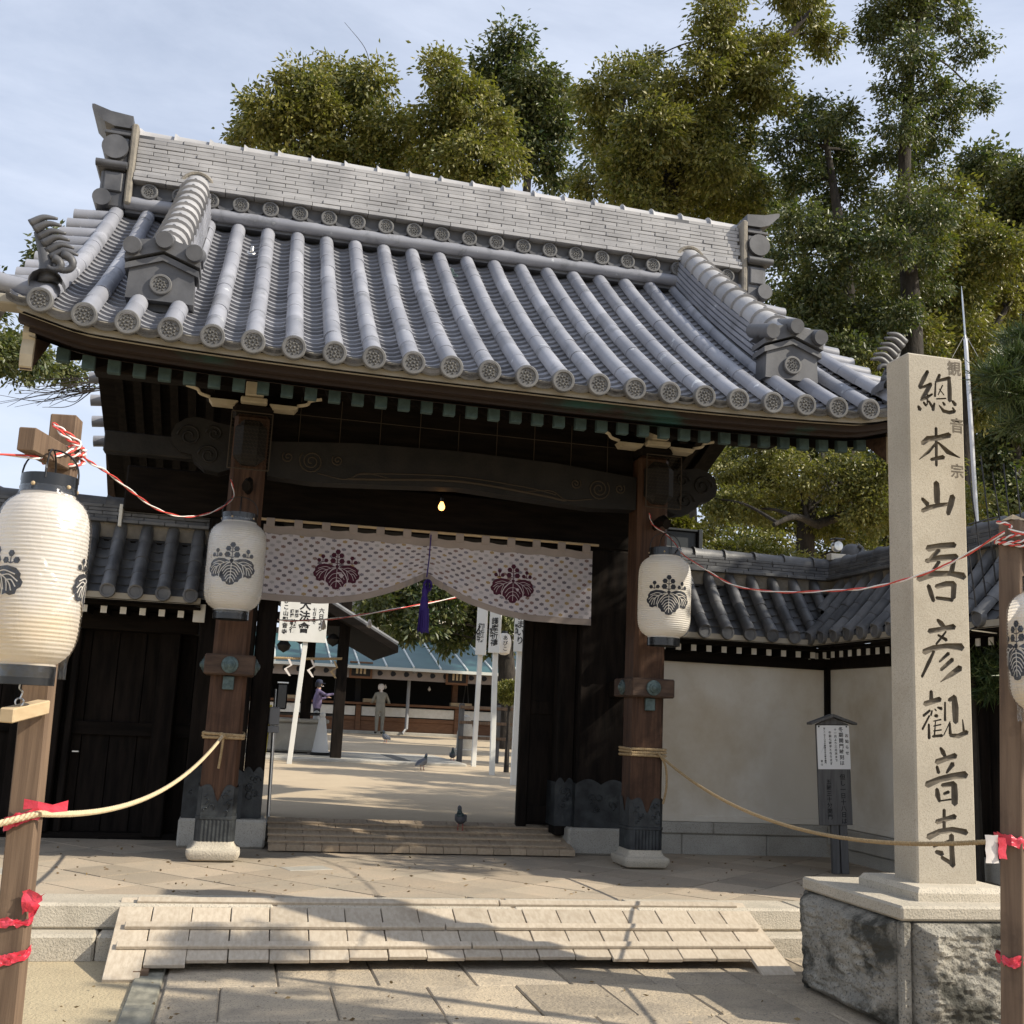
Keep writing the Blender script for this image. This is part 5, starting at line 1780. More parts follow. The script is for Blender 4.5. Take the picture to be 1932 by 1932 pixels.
# ================================================================== courtyard beyond the gate
HY = 36.0
def hz_(py, Y=HY, px=717):
    return at(px, py, Y=Y).z


hall = thing('prayer_hall', (5, HY, yard_z(HY)), 'low hall with teal metal roof and long wooden counter across the courtyard', 'hall')
hx0, hx1 = -7.0, 13.5
g0 = yard_z(HY)
zc1, zw0, zw1 = hz_(1322), hz_(1350), hz_(1334)
MB().box(hx0, hx1, HY + .06, HY + .5, g0 - .1, zw1 + .02).build('counter_core', HALLD, hall)
x = at(674, 1370, Y=HY).x - 6.4
k = 0
while x < hx1 - .2:
    MB().box(x - .08, x + .08, HY - .03, HY + .06, g0 - .05, zw1 + .05, .01).build('counter_post', HALLW, hall)
    MB().box(x + .085, x + 3.115, HY + .03, HY + .058, g0 - .05, zw0 - .18).build('counter_panel', HALLW, hall)
    MB().box(x + .085, x + 3.115, HY + .0, HY + .058, zw0 - .178, zw0 - .05, .008).build('counter_rail', HALLW, hall)
    MB().box(x + .10, x + 3.10, HY + .02, HY + .058, zw0 - .02, zw1, .004).build('white_band', WHITEP, hall)
    MB().box(x - .09, x + .09, HY + .55, HY + .75, g0, 3.1, .01).build('hall_post', HALLW if k % 2 else HALLD, hall)
    x += 3.2
    k += 1
MB().box(hx0, hx1, HY - .1, HY + .55, zw1 + .055, zw1 + .13, .01).build('counter_top', HALLW, hall)
MB().box(hx0, hx1, HY - .25, HY + .05, g0 - .1, g0 + .09, .01).build('plinth_step', GRAN, hall)
MB().box(hx0, hx1, HY + 3.0, HY + 3.1, g0, 4.2).build('back_wall', HALLD, hall)
MB().box(hx0, hx1, HY - .2, HY + 3.1, 3.02, 3.08).build('ceiling', HALLD, hall)
ex, ez = HY - 1.1, hz_(1257, HY - 1.1)
tx, tz = HY + 3.4, hz_(1207, HY + 3.4, 800)
b = MB()
b.grid([[(x, ex, ez), (x, tx, tz)] for x in np.linspace(hx0, hx1, 12)])
b.grid([[(x, ex, ez - .06), (x, tx, tz - .06)] for x in (hx0, hx1)])
b.grid([[(x, tx, tz), (x, tx + 4, ez)] for x in (hx0, hx1)])
rf = b.build('roof', TEAL, hall)
x = hx0 + .2
while x < hx1:
    sk = .0
    MB().tube([(x, ex, ez + .02), (x, tx, tz + .02)], (.032), 5).build('roof_seam', SEAM, rf)
    x += .86
MB().box(hx0, hx1, ex - .02, ex + .04, ez - .10, ez - .005, .004).build('gutter', SEAM, rf)
MB().box(hx0, hx1, HY - .75, HY - .72, hz_(1281, HY - .75), ez - .09).build('valance', CLOTHB, hall)
x = hx0 + .3
while x < hx1:
    MB().prism(blob(x, hz_(1270, HY - .75), .085, 3, 9), lambda a, z, d: (a, d, z), HY - .77, HY - .755).build('valance_crest', CRESTK, hall)
    x += .42
for px_, py_ in ((681, 1264), (862, 1277)):
    p = at(px_, py_, Y=HY - .8)
    f_ = MB().box(p.x - .36, p.x + .36, HY - .84, HY - .80, p.z - .26, p.z + .26, .01).build('framed_plaque', HALLW, hall)
    MB().box(p.x - .29, p.x + .29, HY - .85, HY - .842, p.z - .19, p.z + .19).build('plaque_field', HALLD, f_)
    for dx in (-.12, 0, .12):
        MB().box(p.x + dx - .035, p.x + dx + .035, HY - .856, HY - .851, p.z - .12, p.z + .13, .01).build('gilt_character', PALEW, f_)
p = at(771, 1300, Y=HY - .3)
MB().tube([(p.x + .1, HY - .9, ez - .1), (p.x, HY - .3, 2.7), (p.x, HY - .3, g0 + .2), (p.x - .15, HY - .45, g0 + .05)], .055, 8).build('downpipe', GREYM, hall, smooth=40)
for px_, w in ((700, .5), (560, .9), (870, .7)):
    p = at(px_, 1322, Y=HY + .1)
    MB().box(p.x - w / 2, p.x + w / 2, HY + .02, HY + .3, zw1 + .13, zw1 + .25, .01).build('offering_tray', PALEW, hall)
p = at(880, 1300, Y=HY + 1.2)
for dx in (-.22, .22):
    MB().tube([(p.x, HY + 1.2, zw1 + 1.1), (p.x + dx, HY + 1.2, g0)], .02, 5).build('easel_leg', GREYB, hall)
for px_, py_ in ((727, 1296), (810, 1300)):
    p = at(px_, py_, Y=HY + .3)
    MB().lathe([(.002, -.07), (.045, -.04), (.05, 0), (.02, .05), (.015, .08)], p, 10).build('white_bulb', WHITEC, hall, smooth=True)

# ---------------------------------------------------------------- water pavilion
pv = yard(632, 1435)
pvY, pvX, pvZ = pv.y, pv.x, pv.z
pav = thing('water_pavilion', (pvX, pvY, pvZ), 'dark timber water pavilion with sloping roof inside the gate', 'pavilion')
MB().box(pvX - 6.5, pvX + 2.4, pvY - .45, pvY + 3.6, pvZ - .05, pvZ + .05, .02).build('stone_floor', GRAN, pav)
MB().box(pvX + 1.15, pvX + 1.4, pvY - .2, pvY + 2.6, pvZ + .03, pvZ + .054).build('drain', DARKM, pav)
for dx, dy in ((0, 0), (-.52, 1.6), (-3.4, 0), (-3.4, 2.6)):
    MB().box(pvX + dx - .1, pvX + dx + .1, pvY + dy - .1, pvY + dy + .1, pvZ + .05, 3.6, .01).build('pavilion_post', DARKW, pav)
P1 = at(752, 1219, Y=pvY - .55)
rxm = pvX - 1.7
top = P1.z + (P1.x - rxm) * .55
b = MB()
for s in (1, -1):
    e = [(rxm, top), (rxm + s * (P1.x - rxm), P1.z), (rxm + s * (P1.x - rxm), P1.z - .12), (rxm, top - .25)]
    b.prism(e, lambda a, z, d: (a, d, z), pvY - .55, pvY + 3.4)
prf = b.build('roof', DARKX, pav)
y = pvY - .5
while y < pvY + 3.4:
    MB().tube([(rxm, y, top + .03), (P1.x - .02, y, P1.z + .03)], .055, 7).build('cover_row', OLDT, prf, smooth=40)
    y += .3
MB().box(pvX - 3.5, pvX + .3, pvY - .08, pvY + .08, 3.05, 3.25, .01).build('cross_beam', DARKX, pav)
zt = at(580, 1222, Y=pvY).z
b = MB()
for t in np.linspace(0, 1, 9):
    b.lathe([(.001, -.12), (.10, -.06), (.13, .02), (.07, .10), (.001, .13)], (pvX - 2.6 + 2.4 * t, pvY, zt + .16 * math.sin(t * 9) + .1), 8)
b.build('carved_beam', CARVE, pav, smooth=40)
# sacred rope with paper streamers
zr = at(560, 1243, Y=pvY - .1).z
laid_rope(MB(), catenary((pvX - 3.3, pvY - .12, zr + .05), (pvX - .02, pvY - .12, zr + .05), .06, 12), .025, .12).build('sacred_rope', ROPE, pav)
for k in range(7):
    x_ = pvX - 2.7 + .42 * k
    pts = [(x_, zr), (x_ + .06, zr - .12), (x_ - .05, zr - .2), (x_ + .05, zr - .32), (x_ + .09, zr - .32), (x_ - .0, zr - .19), (x_ + .1, zr - .12), (x_ + .04, zr)]
    MB().prism(pts, lambda a, z, d: (a, d, z), pvY - .14, pvY - .135).build('paper_streamer', WHITET if k % 3 else ROPE, pav)
bs_ = yard(563, 1424)
basin = thing('stone_basin', (bs_.x, bs_.y, bs_.z), 'grey stone water basin under the pavilion', 'basin')
b = MB()
b.box(bs_.x - .95, bs_.x + .5, bs_.y, bs_.y + .9, bs_.z + .05, bs_.z + .62, .04)
b.build('trough', GRAN, basin)
MB().box(bs_.x - 1.0, bs_.x + .55, bs_.y - .04, bs_.y + .94, bs_.z + .623, bs_.z + .70, .02).build('rim', GRAN, basin)
MB().tube([(bs_.x - 1.1, bs_.y + .1, bs_.z + .78), (bs_.x + .75, bs_.y + .1, bs_.z + .80)], .03, 6).build('ladle_rail', BLACKL, basin)
for k, (px_, py_) in enumerate(((603, 1428), (592, 1418))):
    c = yard(px_, py_)
    cn = thing('barrier_cone', c, ('tall pale cone with black base in front of the pavilion post', 'second pale cone half hidden behind the first by the basin')[k], 'cone', 'pale barrier cones')
    z0 = c.z + (.05)
    MB().lathe([(.17, .04), (.16, .05), (.065, .68), (.06, .70)], (c.x, c.y, z0), 18).build('cone_body', CONEW, cn, smooth=40)
    MB().lathe([(.001, .80), (.05, .78), (.06, .74), (.04, .70)], (c.x, c.y, z0), 14, cap=False).build('cone_knob', CONEW, cn, smooth=True)
    MB().box(c.x - .21, c.x + .21, c.y - .21, c.y + .21, z0, z0 + .04, .015).build('cone_base', BLACKL, cn)

# ---------------------------------------------------------------- signs on stakes
sb = yard(545, 1441)
sg = thing('notice_sign', sb, 'white painted notice sign on a leaning white stake left in the courtyard', 'sign', 'white courtyard signs')
st = at(590, 1150, Y=sb.y)
square_post(MB(), sb + Vector((0, 0, -.05)), Vector((st.x - .02, sb.y + .03, st.z + .5)), .085, .05).build('stake', SIGNW, sg)
bl, br = at(524, 1208, Y=sb.y - .03), at(614, 1213.5, Y=sb.y - .03)
ux = (br - bl).normalized()
uz = Vector((0, 0, 1))
uz = (uz - ux * uz.dot(ux)).normalized()
W = (br - bl).length
MS = frame(bl, ux, ux.cross(uz) * -1, uz)
MB().box(0, W, -.012, .012, 0, 1.25, .004, M=MS).build('board', SIGNW, sg)
def spos(x, z):
    return MS @ frame((x * W, -.0135, z), (1, 0, 0), (0, 0, 1), (0, -1, 0))


k_ = W / .90
for s_, x_, z_, sz, g in (('六日より', .87, .66, .105, 1.1), ('七日まで', .72, .66, .075, 1.1), ('大法會', .52, .80, .215, 1.02), ('護摩', .25, .60, .075, 1.05), ('祈禱', .35, .60, .075, 1.05), ('執行', .29, .41, .13, 1.05), ('あびこ山觀音寺', .12, .92, .105, 1.12)):
    vtext(s_, sz * k_, INK, spos(x_, z_ * k_), sg, bold=.03, gap=g)
for k, (bx, by, lx, rx, ly, txt) in enumerate(((893, 1446, 897, 908, 1236, '御祈祷'), (928, 1462, 918, 938, 1232, '護摩祈禱'), (968, 1481, 967, 986, 1230, 'おまいり'))):
    q = yard(bx, by)
    lab = ('white stake sign farthest in, leftmost of three beside the door leaf', 'white stake sign in the middle of three beside the door leaf', 'white stake sign nearest, rightmost of three beside the door leaf')[k]
    s3 = thing('stake_sign', q, lab, 'sign', 'three white stake signs')
    mid = at((lx + rx) / 2 + 3, ly, Y=q.y)
    square_post(MB(), q + Vector((0, 0, -.05)), Vector((mid.x + .02, q.y + .02, mid.z + 1.0)), .085, .075).build('stake', SIGNW, s3)
    w = .20
    Mb = Matrix.Translation((mid.x, q.y - .05, mid.z)) @ Matrix.Rotation(R(-28), 4, 'Z')
    MB().box(-w / 2, w / 2, -.03, .03, 0, 1.1, .003, M=Mb).build('board', SIGNW, s3)
    vtext(txt, .13, INK, Mb @ frame((0, -.032, .60), (1, 0, 0), (0, 0, 1), (0, -1, 0)), s3, bold=.015, gap=.95)
    vtext('観音寺', .05, INK, Mb @ frame((-.065, -.032, .42), (1, 0, 0), (0, 0, 1), (0, -1, 0)), s3, bold=.01)
q = at(951, 1215, Y=26)
fl = thing('hanging_lantern', q, 'small white lantern with black lettering hanging behind the stake signs', 'lantern')
MB().lathe([(.06, -.26), (.14, -.22), (.17, -.05), (.17, .1), (.13, .22), (.06, .26)], q, 18).build('paper_body', LPAPER, fl, smooth=40)
MB().lathe([(.07, .255), (.07, .31)], q, 12).build('top_ring', BLACKL, fl)
vtext('あびこ', .12, INK, frame(q + Vector((-.01, -.175, .19)), (1, 0, 0), (0, 0, 1), (0, -1, 0)), fl)
q = at(952, 1250, Y=30)
tg = thing('orange_banner', q, 'small white and orange banner hanging far behind the stake signs', 'banner')
MB().box(q.x - .08, q.x + .08, q.y, q.y + .02, q.z - .02, q.z + .13).build('white_field', WHITET, tg)
ORANGE = mat('orange_cloth', (.65, .13, .03), rough=.8)
MB().box(q.x - .08, q.x + .08, q.y, q.y + .02, q.z - .12, q.z - .023).build('orange_field', ORANGE, tg)
MB().tube([(q.x, q.y + .03, q.z + .2), (q.x, q.y + .03, yard_z(30))], .02, 6).build('pole', GREYM, tg)

# thermometer stand and yellow banner beside the left jamb
sp_ = yard(505, 1556)
stn = thing('thermometer_stand', sp_, 'thin steel stand with grey thermometer and dispenser boxes by the left jamb', 'stand')
tp_ = at(521, 1300, Y=sp_.y)
MB().tube([sp_, tp_ + Vector((0, 0, .0))], .018, 10).build('pole', STEEL, stn, smooth=40)
MB().lathe([(.16, 0), (.16, .008), (.02, .02)], sp_, 20).build('base', DARKM, stn)
c = at(516, 1352, Y=sp_.y - .02)
MB().box(c.x - .045, c.x + .055, c.y - .05, c.y + .02, c.z - .08, c.z + .09, .01).build('dispenser', GREYM, stn)
MB().box(c.x - .055, c.x + .06, c.y - .06, c.y + .02, c.z - .15, c.z - .085, .006).build('drip_tray', GREYM, stn)
c = at(532, 1312, Y=sp_.y - .03)
MB().box(c.x - .05, c.x + .05, c.y - .02, c.y + .01, c.z - .13, c.z + .11, .012).build('screen', BLACKL, stn)
MB().box(c.x - .055, c.x + .055, c.y - .025, c.y + .012, c.z + .112, c.z + .13, .004).build('screen_cap', STEEL, stn)
c = at(500, 1440, Y=11.9)
yb = thing('yellow_banner', (c.x, 11.9, yard_z(11.9)), 'folded bright yellow banner on a pole behind the left jamb', 'banner')
b = MB()
b.grid([[at(494 + 14 * i / 4 - (j - 3) * 2.0, 1330 + 92 * j / 6, Y=11.9) + Vector((0, .03 * math.sin(i * 2 + j), 0)) for i in range(5)] for j in range(7)])
b.build('cloth', YELLOW, yb, smooth=True)
MB().tube([(c.x - .04, 11.93, yard_z(11.9)), at(502, 1325, Y=11.93)], .014, 8).build('pole', STEEL, yb)

# low timber rack and topiary by the door leaf
rk = yard(935, 1440)
rack = thing('timber_rack', rk, 'low brown timber rack with rails behind the stake signs', 'rack')
for dx in (-.75, 0, .9):
    MB().box(rk.x + dx - .05, rk.x + dx + .05, rk.y - .05, rk.y + .05, rk.z, rk.z + 1.15, .008).build('rack_post', GREYB, rack)
for z in (.45, .75, 1.05):
    MB().box(rk.x - .8, rk.x + .95, rk.y - .075, rk.y - .052, rk.z + z, rk.z + z + .06, .004).build('rack_rail', POLEW, rack)
statue = thing('stone_marker', yard(876, 1425), 'small dark stone marker at the far end of the timber rack', 'marker')
q = yard(876, 1425)
MB().lathe([(.28, 0), (.28, .12), (.2, .14), (.19, .5), (.14, .7), (.09, .85), (.001, .9)], q, 12).build('stone_body', GRAN, statue, smooth=40)
# cord with bulbs across the opening
cd = thing('bulb_cord', at(700, 1165, Y=13), 'thin pale cord with white bulbs sagging across the gateway', 'cord')
cords(cd, [at(500, 1167, Y=11.2), at(560, 1171, Y=11.8), at(640, 1166, Y=12.6), at(740, 1150, Y=13.8), at(860, 1127, Y=15.5), at(960, 1100, Y=17)], r=.006)
for px_, py_, Y_ in ((610, 1181, 12.3), (697, 1178, 13.3)):
    q = at(px_, py_, Y=Y_)
    MB().lathe([(.002, -.045), (.028, -.03), (.033, -.005), (.02, .03), (.012, .06)], q, 12).build('bulb', WHITEC, cd, smooth=True)

# ---------------------------------------------------------------- people
def limb_fingers(b, p, d, s=1.0, thumb=1):
    """A small hand: palm plus five unequal bent fingers."""
    p, d = Vector(p), Vector(d).normalized()
    u = d.cross(Vector((0, 0, 1)))
    u = u.normalized() if u.length > .1 else Vector((1, 0, 0))
    n = u.cross(d)
    b.tube([p, p + d * .04 * s, p + d * .085 * s], [(.022 * s, .016 * s), (.038 * s, .016 * s), (.036 * s, .014 * s)], 8)
    for k, ln in enumerate((.062, .072, .068, .052)):
        o_ = p + d * .08 * s + u * (-.027 + .018 * k) * s
        b.tube([o_, o_ + (d * ln * .55 - n * .006) * s, o_ + (d * ln * .9 - n * .02) * s], [.0085 * s, .008 * s, .006 * s], 6)
    o_ = p + d * .03 * s + u * .034 * s * thumb
    b.tube([o_, o_ + (d * .025 + u * .02 * thumb) * s, o_ + (d * .055 + u * .024 * thumb - n * .01) * s], [.011 * s, .010 * s, .007 * s], 6)


SKIN = mat('skin', (.42, .26, .18), rough=.6)
def person(loc, ang, J, E, name, label, zones, feet):
    """J: joints {name: (x, y, z, r)} facing +y; E: edges; zones: material by bone."""
    root = thing(name, loc, label, 'person')
    M = Matrix.Translation(loc) @ Matrix.Rotation(ang, 4, 'Z')
    names = list(J)
    me = bpy.data.meshes.new('body')
    me.from_pydata([J[n][:3] for n in names], [(names.index(a), names.index(c)) for a, c in E], [])
    o = bpy.data.objects.new('tmp', me)
    COL.objects.link(o)
    sk = o.modifiers.new('skin', 'SKIN')
    for i, n in enumerate(names):
        r_ = J[n][3]
        me.skin_vertices[0].data[i].radius = r_ if isinstance(r_, tuple) else (r_, r_)
    me.skin_vertices[0].data[names.index('pelvis')].use_root = True
    ss = o.modifiers.new('sub', 'SUBSURF')
    ss.levels = ss.render_levels = 2
    dg = bpy.context.evaluated_depsgraph_get()
    bm_ = bpy.data.meshes.new_from_object(o.evaluated_get(dg))
    bpy.data.objects.remove(o)
    mats_ = []
    for e in E:
        if zones[e] not in mats_: mats_.append(zones[e])
    bm_.materials.clear()
    for m_ in mats_: bm_.materials.append(m_)
    segs = [(Vector(J[a][:3]), Vector(J[c][:3]), mats_.index(zones[(a, c)])) for a, c in E]
    for p in bm_.polygons:
        best = None
        for a, c, mi in segs:
            d = c - a
            t = max(0, min(1, (p.center - a).dot(d) / d.length_squared))
            q = (p.center - (a + d * t)).length
            if best is None or q < best[0]: best = (q, mi)
        p.material_index = best[1]
        p.use_smooth = True
    mk('body', bm_, root, M)
    return root, M


def std(arms):
    J = {'pelvis': (0, 0, .82, (.15, .115)), 'belly': (0, .0, 1.0, (.145, .11)), 'chest': (0, .01, 1.18, (.165, .115)), 'neck': (0, .015, 1.315, .055), 'chin': (0, .03, 1.375, .06), 'head': (0, .03, 1.46, (.078, .095)), 'crown': (0, .02, 1.53, .06)}
    for s, n in ((-1, 'l'), (1, 'r')):
        J['hip' + n] = (s * .085, 0, .76, .095)
        J['knee' + n] = (s * .09, .02, .42, .065)
        J['ankle' + n] = (s * .09, -.01, .09, .045)
        J['toe' + n] = (s * .10, .13, .045, .038)
        J['sh' + n] = (s * .155, .0, 1.245, .062)
        J['el' + n], J['wr' + n] = arms[n]
    E = [('pelvis', 'belly'), ('belly', 'chest'), ('chest', 'neck'), ('neck', 'chin'), ('chin', 'head'), ('head', 'crown')]
    for n in 'lr':
        E += [('pelvis', 'hip' + n), ('hip' + n, 'knee' + n), ('knee' + n, 'ankle' + n), ('ankle' + n, 'toe' + n), ('chest', 'sh' + n), ('sh' + n, 'el' + n), ('el' + n, 'wr' + n)]
    return J, E


LILAC = mat('lilac_jacket', (.145, .115, .20), (.105, .085, .15), 12, rough=.8, bump=.4, bscale=25)
NAVY = mat('navy_cap', (.022, .026, .05), rough=.8)
BLACKC = mat('black_trousers', (.015, .015, .018), rough=.85)
KHAKI = mat('khaki_overalls', (.27, .255, .21), (.21, .20, .165), 8, rough=.9, bump=.4, bscale=18)
# woman in a lilac coat, arm stretched out to the right
J, E = std({'l': ((-.22, .10, 1.02, .047), (-.18, .30, 1.08, .034)), 'r': ((.19, .20, 1.14, .05), (.13, .45, 1.19, .036))})
J['pelvis'] = (0, 0, .80, (.185, .15)); J['belly'] = (0, 0, .98, (.175, .14)); J['chest'] = (0, .01, 1.16, (.18, .135))
zones = {e: LILAC for e in E}
for n in 'lr':
    for e in (('hip' + n, 'knee' + n), ('knee' + n, 'ankle' + n), ('ankle' + n, 'toe' + n)): zones[e] = BLACKC
for e in (('neck', 'chin'), ('chin', 'head'), ('head', 'crown')): zones[e] = SKIN
ax = at(597, 1345, Y=33.2)
pa, Ma = person((ax.x, 33.2, yard_z(33.2)), R(-82), J, E, 'person', 'person in lilac quilted coat and navy cap reaching out beside the pavilion', zones, None)
b = MB()
b.lathe([(.098, -.02), (.102, .02), (.09, .07), (.05, .10), (.001, .105)], n=16, M=Ma @ Matrix.Translation((0, .02, 1.49)))
b.prism([(-.075, .08), (.075, .08), (.06, .17), (-.06, .17)], lambda a, c, d: Ma @ Vector((a, c + .02, 1.475 + d)), 0, .012)
b.build('cap', NAVY, pa, smooth=40)
MB().tube([Ma @ Vector(p) for p in ((-.06, .085, 1.40), (0, .125, 1.40), (.06, .085, 1.40))], [(.04, .012)] * 3, 8, up=(0, 0, 1)).build('face_mask', WHITET, pa)
b = MB()
b.lathe([(.09, -.10), (.10, -.03), (.095, .03)], n=14, cap=False, M=Ma @ Matrix.Translation((0, -.005, 1.47)))
b.build('hair', BLACKC, pa, smooth=True)
b = MB()
for x_, y_, z_ in ((-.18, .30, 1.08), (.13, .45, 1.19)):
    limb_fingers(b, Ma @ Vector((x_, y_, z_)), Ma.to_3x3() @ Vector((0, 1, .1)))
b.build('hand', SKIN, pa, smooth=True)
b = MB()
for s in (-1, 1):
    b.lathe([(.001, .012), (.012, .005), (.012, -.005), (.001, -.012)], n=8, M=Ma @ Matrix.Translation((s * .03, .118, 1.455)))
b.build('eyes', BLACKC, pa)
# worker in khaki, back to the gate, leaning on the counter
J, E = std({'l': ((-.24, .10, 1.0, .05), (-.22, .32, .98, .037)), 'r': ((.27, .12, 1.02, .05), (.33, .34, .98, .037))})
for n in ('belly', 'chest', 'neck', 'chin', 'head', 'crown', 'shl', 'shr'):
    x_, y_, z_, r_ = J[n]
    J[n] = (x_, y_ + (z_ - .8) * .14, z_, r_)
zones = {e: KHAKI for e in E}
for e in (('neck', 'chin'), ('chin', 'head'), ('head', 'crown')): zones[e] = SKIN
for n in 'lr': zones[('ankle' + n, 'toe' + n)] = BLACKC
bx_ = at(717, 1345, Y=35.45)
pb, Mb_ = person((bx_.x, 35.42, yard_z(35.4) + .01), R(4), J, E, 'person', 'person in khaki work clothes and white headcloth leaning on the counter', zones, None)
b = MB()
b.lathe([(.088, -.09), (.098, -.02), (.096, .05), (.06, .09), (.001, .10)], n=16, M=Mb_ @ Matrix.Translation((0, .115, 1.48)))
for s in (-.012, .014):
    b.prism([(s - .014, 0), (s + .014, 0), (s * 1.6 + .016, -.15), (s * 1.6 - .014, -.15)], lambda a, z, d: Mb_ @ Vector((a, .015 + d, 1.42 + z)), 0, .01)
b.build('headcloth', WHITET, pb, smooth=40)
b = MB()
for x_, y_, z_ in ((-.22, .32, .98), (.33, .34, .98)):
    limb_fingers(b, Mb_ @ Vector((x_, y_, z_)), Mb_.to_3x3() @ Vector((0, 1, -.1)))
b.build('hand', SKIN, pb, smooth=True)

# ---------------------------------------------------------------- pigeons
PIG = mat('pigeon_grey', (.075, .08, .095), (.11, .115, .13), 30, rough=.6)
PIGD = mat('pigeon_neck', (.03, .05, .05), rough=.35)
PIGW = mat('pigeon_wing', (.17, .175, .19), (.12, .125, .14), 40, rough=.7)
PINKL = mat('pigeon_leg', (.35, .09, .07), rough=.6)


def pigeon(p, ang, label, s=1.0):
    root = thing('pigeon', p, label, 'pigeon', 'pigeons in the courtyard')
    M = Matrix.Translation(p) @ Matrix.Rotation(ang, 4, 'Z') @ Matrix.Scale(s, 4)
    # local +y is forward
    sp = [(0, -.19, .075, .022, .006), (0, -.13, .085, .03, .012), (0, -.07, .105, .045, .035), (0, 0, .12, .058, .055), (0, .055, .135, .052, .055), (0, .085, .165, .034, .038), (0, .095, .195, .024, .027), (0, .10, .215, .022, .024), (0, .108, .232, .021, .022), (0, .118, .243, .014, .014), (0, .13, .238, .006, .006), (0, .15, .23, .002, .002)]
    pts = bez([(a, c, d) for a, c, d, _, _ in sp], 3)
    n = len(sp)
    rad = []
    for i in range(len(pts)):
        t = i / 3
        k = min(n - 2, int(t))
        f_ = t - k
        rad.append((sp[k][3] * (1 - f_) + sp[k + 1][3] * f_, sp[k][4] * (1 - f_) + sp[k + 1][4] * f_))
    b = MB()
    b.tube(pts, rad, 12, up=(0, 0.3, 1))
    me = b.mesh('body', [PIG, PIGD], True)
    for pg in me.polygons:
        if pg.center.y > .06 and .15 < pg.center.z < .215: pg.material_index = 1
    mk('body', me, root, M)
    for sd in (-1, 1):
        w = MB()
        prof = [(.05, .145), (.02, .165), (-.05, .145), (-.12, .11), (-.175, .085), (-.12, .085), (-.05, .09), (.02, .105)]
        w.prism(prof, lambda a, z, d: M @ Vector((sd * (.046 + d - .16 * max(0, -a - .03) - .10 * max(0, a - .0)), a, z)), 0, .012)
        w.build('wing', PIGW, root)
        w = MB()
        w.tube([M @ Vector((sd * .022, -.005, .075)), M @ Vector((sd * .024, .005, .03)), M @ Vector((sd * .025, 0, .004))], .005 * s, 5)
        for t in (-.5, 0, .5):
            w.tube([M @ Vector((sd * .025, 0, .005)), M @ Vector((sd * .025 + .03 * math.sin(t), .03 * math.cos(t), .004))], .003 * s, 4)
        w.build('leg', PINKL, root)
    return root


q4 = at(851, 1557, Z=.445)
pigeon(Vector((q4.x, 10.56, .438)), R(160), 'dark pigeon standing on the inner timber ramp nearest the camera', .95)
pigeon(yard(796, 1453), R(-40), 'pale winged pigeon walking on the open sand left of the signs', 1.1)
pigeon(yard(853, 1438), R(170), 'dark upright pigeon standing just left of the stake signs', 1.15)
pigeon(yard(727, 1402), R(20), 'farthest small pigeon on the sand before the hall counter', 1.3)

# ================================================================== things around the wall tops
lx = thing('security_light', (5.9, 10.5, 3.2), 'small silver floodlight on a white box on the corner of the wall roof', 'lamp')
c = at(1578, 1052, Y=10.5)
MB().box(c.x - .09, c.x + .09, c.y - .05, c.y + .05, c.z - .035, c.z + .035, .006).build('box', WHITEP, lx)
for dx in (-.05, .05):
    MB().box(c.x + dx - .02, c.x + dx + .02, c.y - .03, c.y + .03, c.z - .16, c.z - .036).build('leg', DARKM, lx)
MB().lathe([(.002, .045), (.05, .04), (.062, .0), (.055, -.03), (.03, -.05)], n=16, M=frame(c + Vector((0, -.01, .12)), (1, 0, 0), (0, 0, 1), (0, -1, .0))).build('lamp_head', STEEL, lx, smooth=40)
MB().box(c.x - .06, c.x + .06, c.y - .08, c.y + .04, c.z + .18, c.z + .20, .006).build('visor', BLACKL, lx)
c = at(1607, 1045, Y=10.6)
cr = thing('corner_finial', (c.x, c.y, 3.2), 'round dark tile finial on the wall roof corner', 'finial')
MB().lathe([(.10, -.14), (.115, -.08), (.12, .0), (.095, .07), (.05, .10), (.001, .11)], c, 16).build('ball', OLDT, cr, smooth=40)
MB().tube(bez([c + Vector((-.02, -.11, -.05)), c + Vector((.04, -.13, 0)), c + Vector((.06, -.1, .05)), c + Vector((.02, -.1, .08))], 5), .022, 6).build('scroll', OLDT, cr, smooth=True)
MB().box(c.x - .14, c.x + .13, c.y - .12, c.y + .12, c.z - .28, c.z - .14, .02).build('base_tile', OLDT, cr)

c = at(1283, 1020, Y=10.7)
bx = thing('capped_lintel_end', (c.x, 10.7, 3.2), 'grey box-shaped capped lintel end between the right gate post and the wall roof', 'box')  # separate box shape for the capped right end of the main lintel
MB().box(c.x - .28, c.x + .14, 10.6, 10.85, c.z - .10, c.z + .08, .006).build('panel', DARKM, bx)
MB().box(c.x + .145, c.x + .19, 10.55, 10.9, c.z - .13, c.z + .11, .006).build('end_frame', DARKM, bx)
MB().box(c.x - .30, c.x + .19, 10.56, 10.9, c.z + .082, c.z + .105, .004).build('lid', DARKM, bx)

p0, p1 = at(1850, 1005, Y=9.2), at(1814, 540, Y=9.2)
an = thing('antenna_mast', (p0.x, 9.2, p0.z), 'thin white metal mast with whip antenna behind the stone pillar', 'mast')
MB().tube([p0 - Vector((0, 0, 1.0)), p0 + (p1 - p0) * .78], .020, 8).build('mast_pole', mat('mast_white', (.72, .74, .78), rough=.35, metal=.2), an, smooth=40)
MB().tube([p0 + (p1 - p0) * .77, p0 + (p1 - p0) * .95, p1], [.010, .008, .002], 6).build('whip', STEEL, an)
q = p0 + (p1 - p0) * .80
for k in range(3):
    a = k * 2.1
    MB().tube([q, q + Vector((.14 * math.cos(a), .14 * math.sin(a), -.22))], .003, 4).build('ground_radial', STEEL, an)

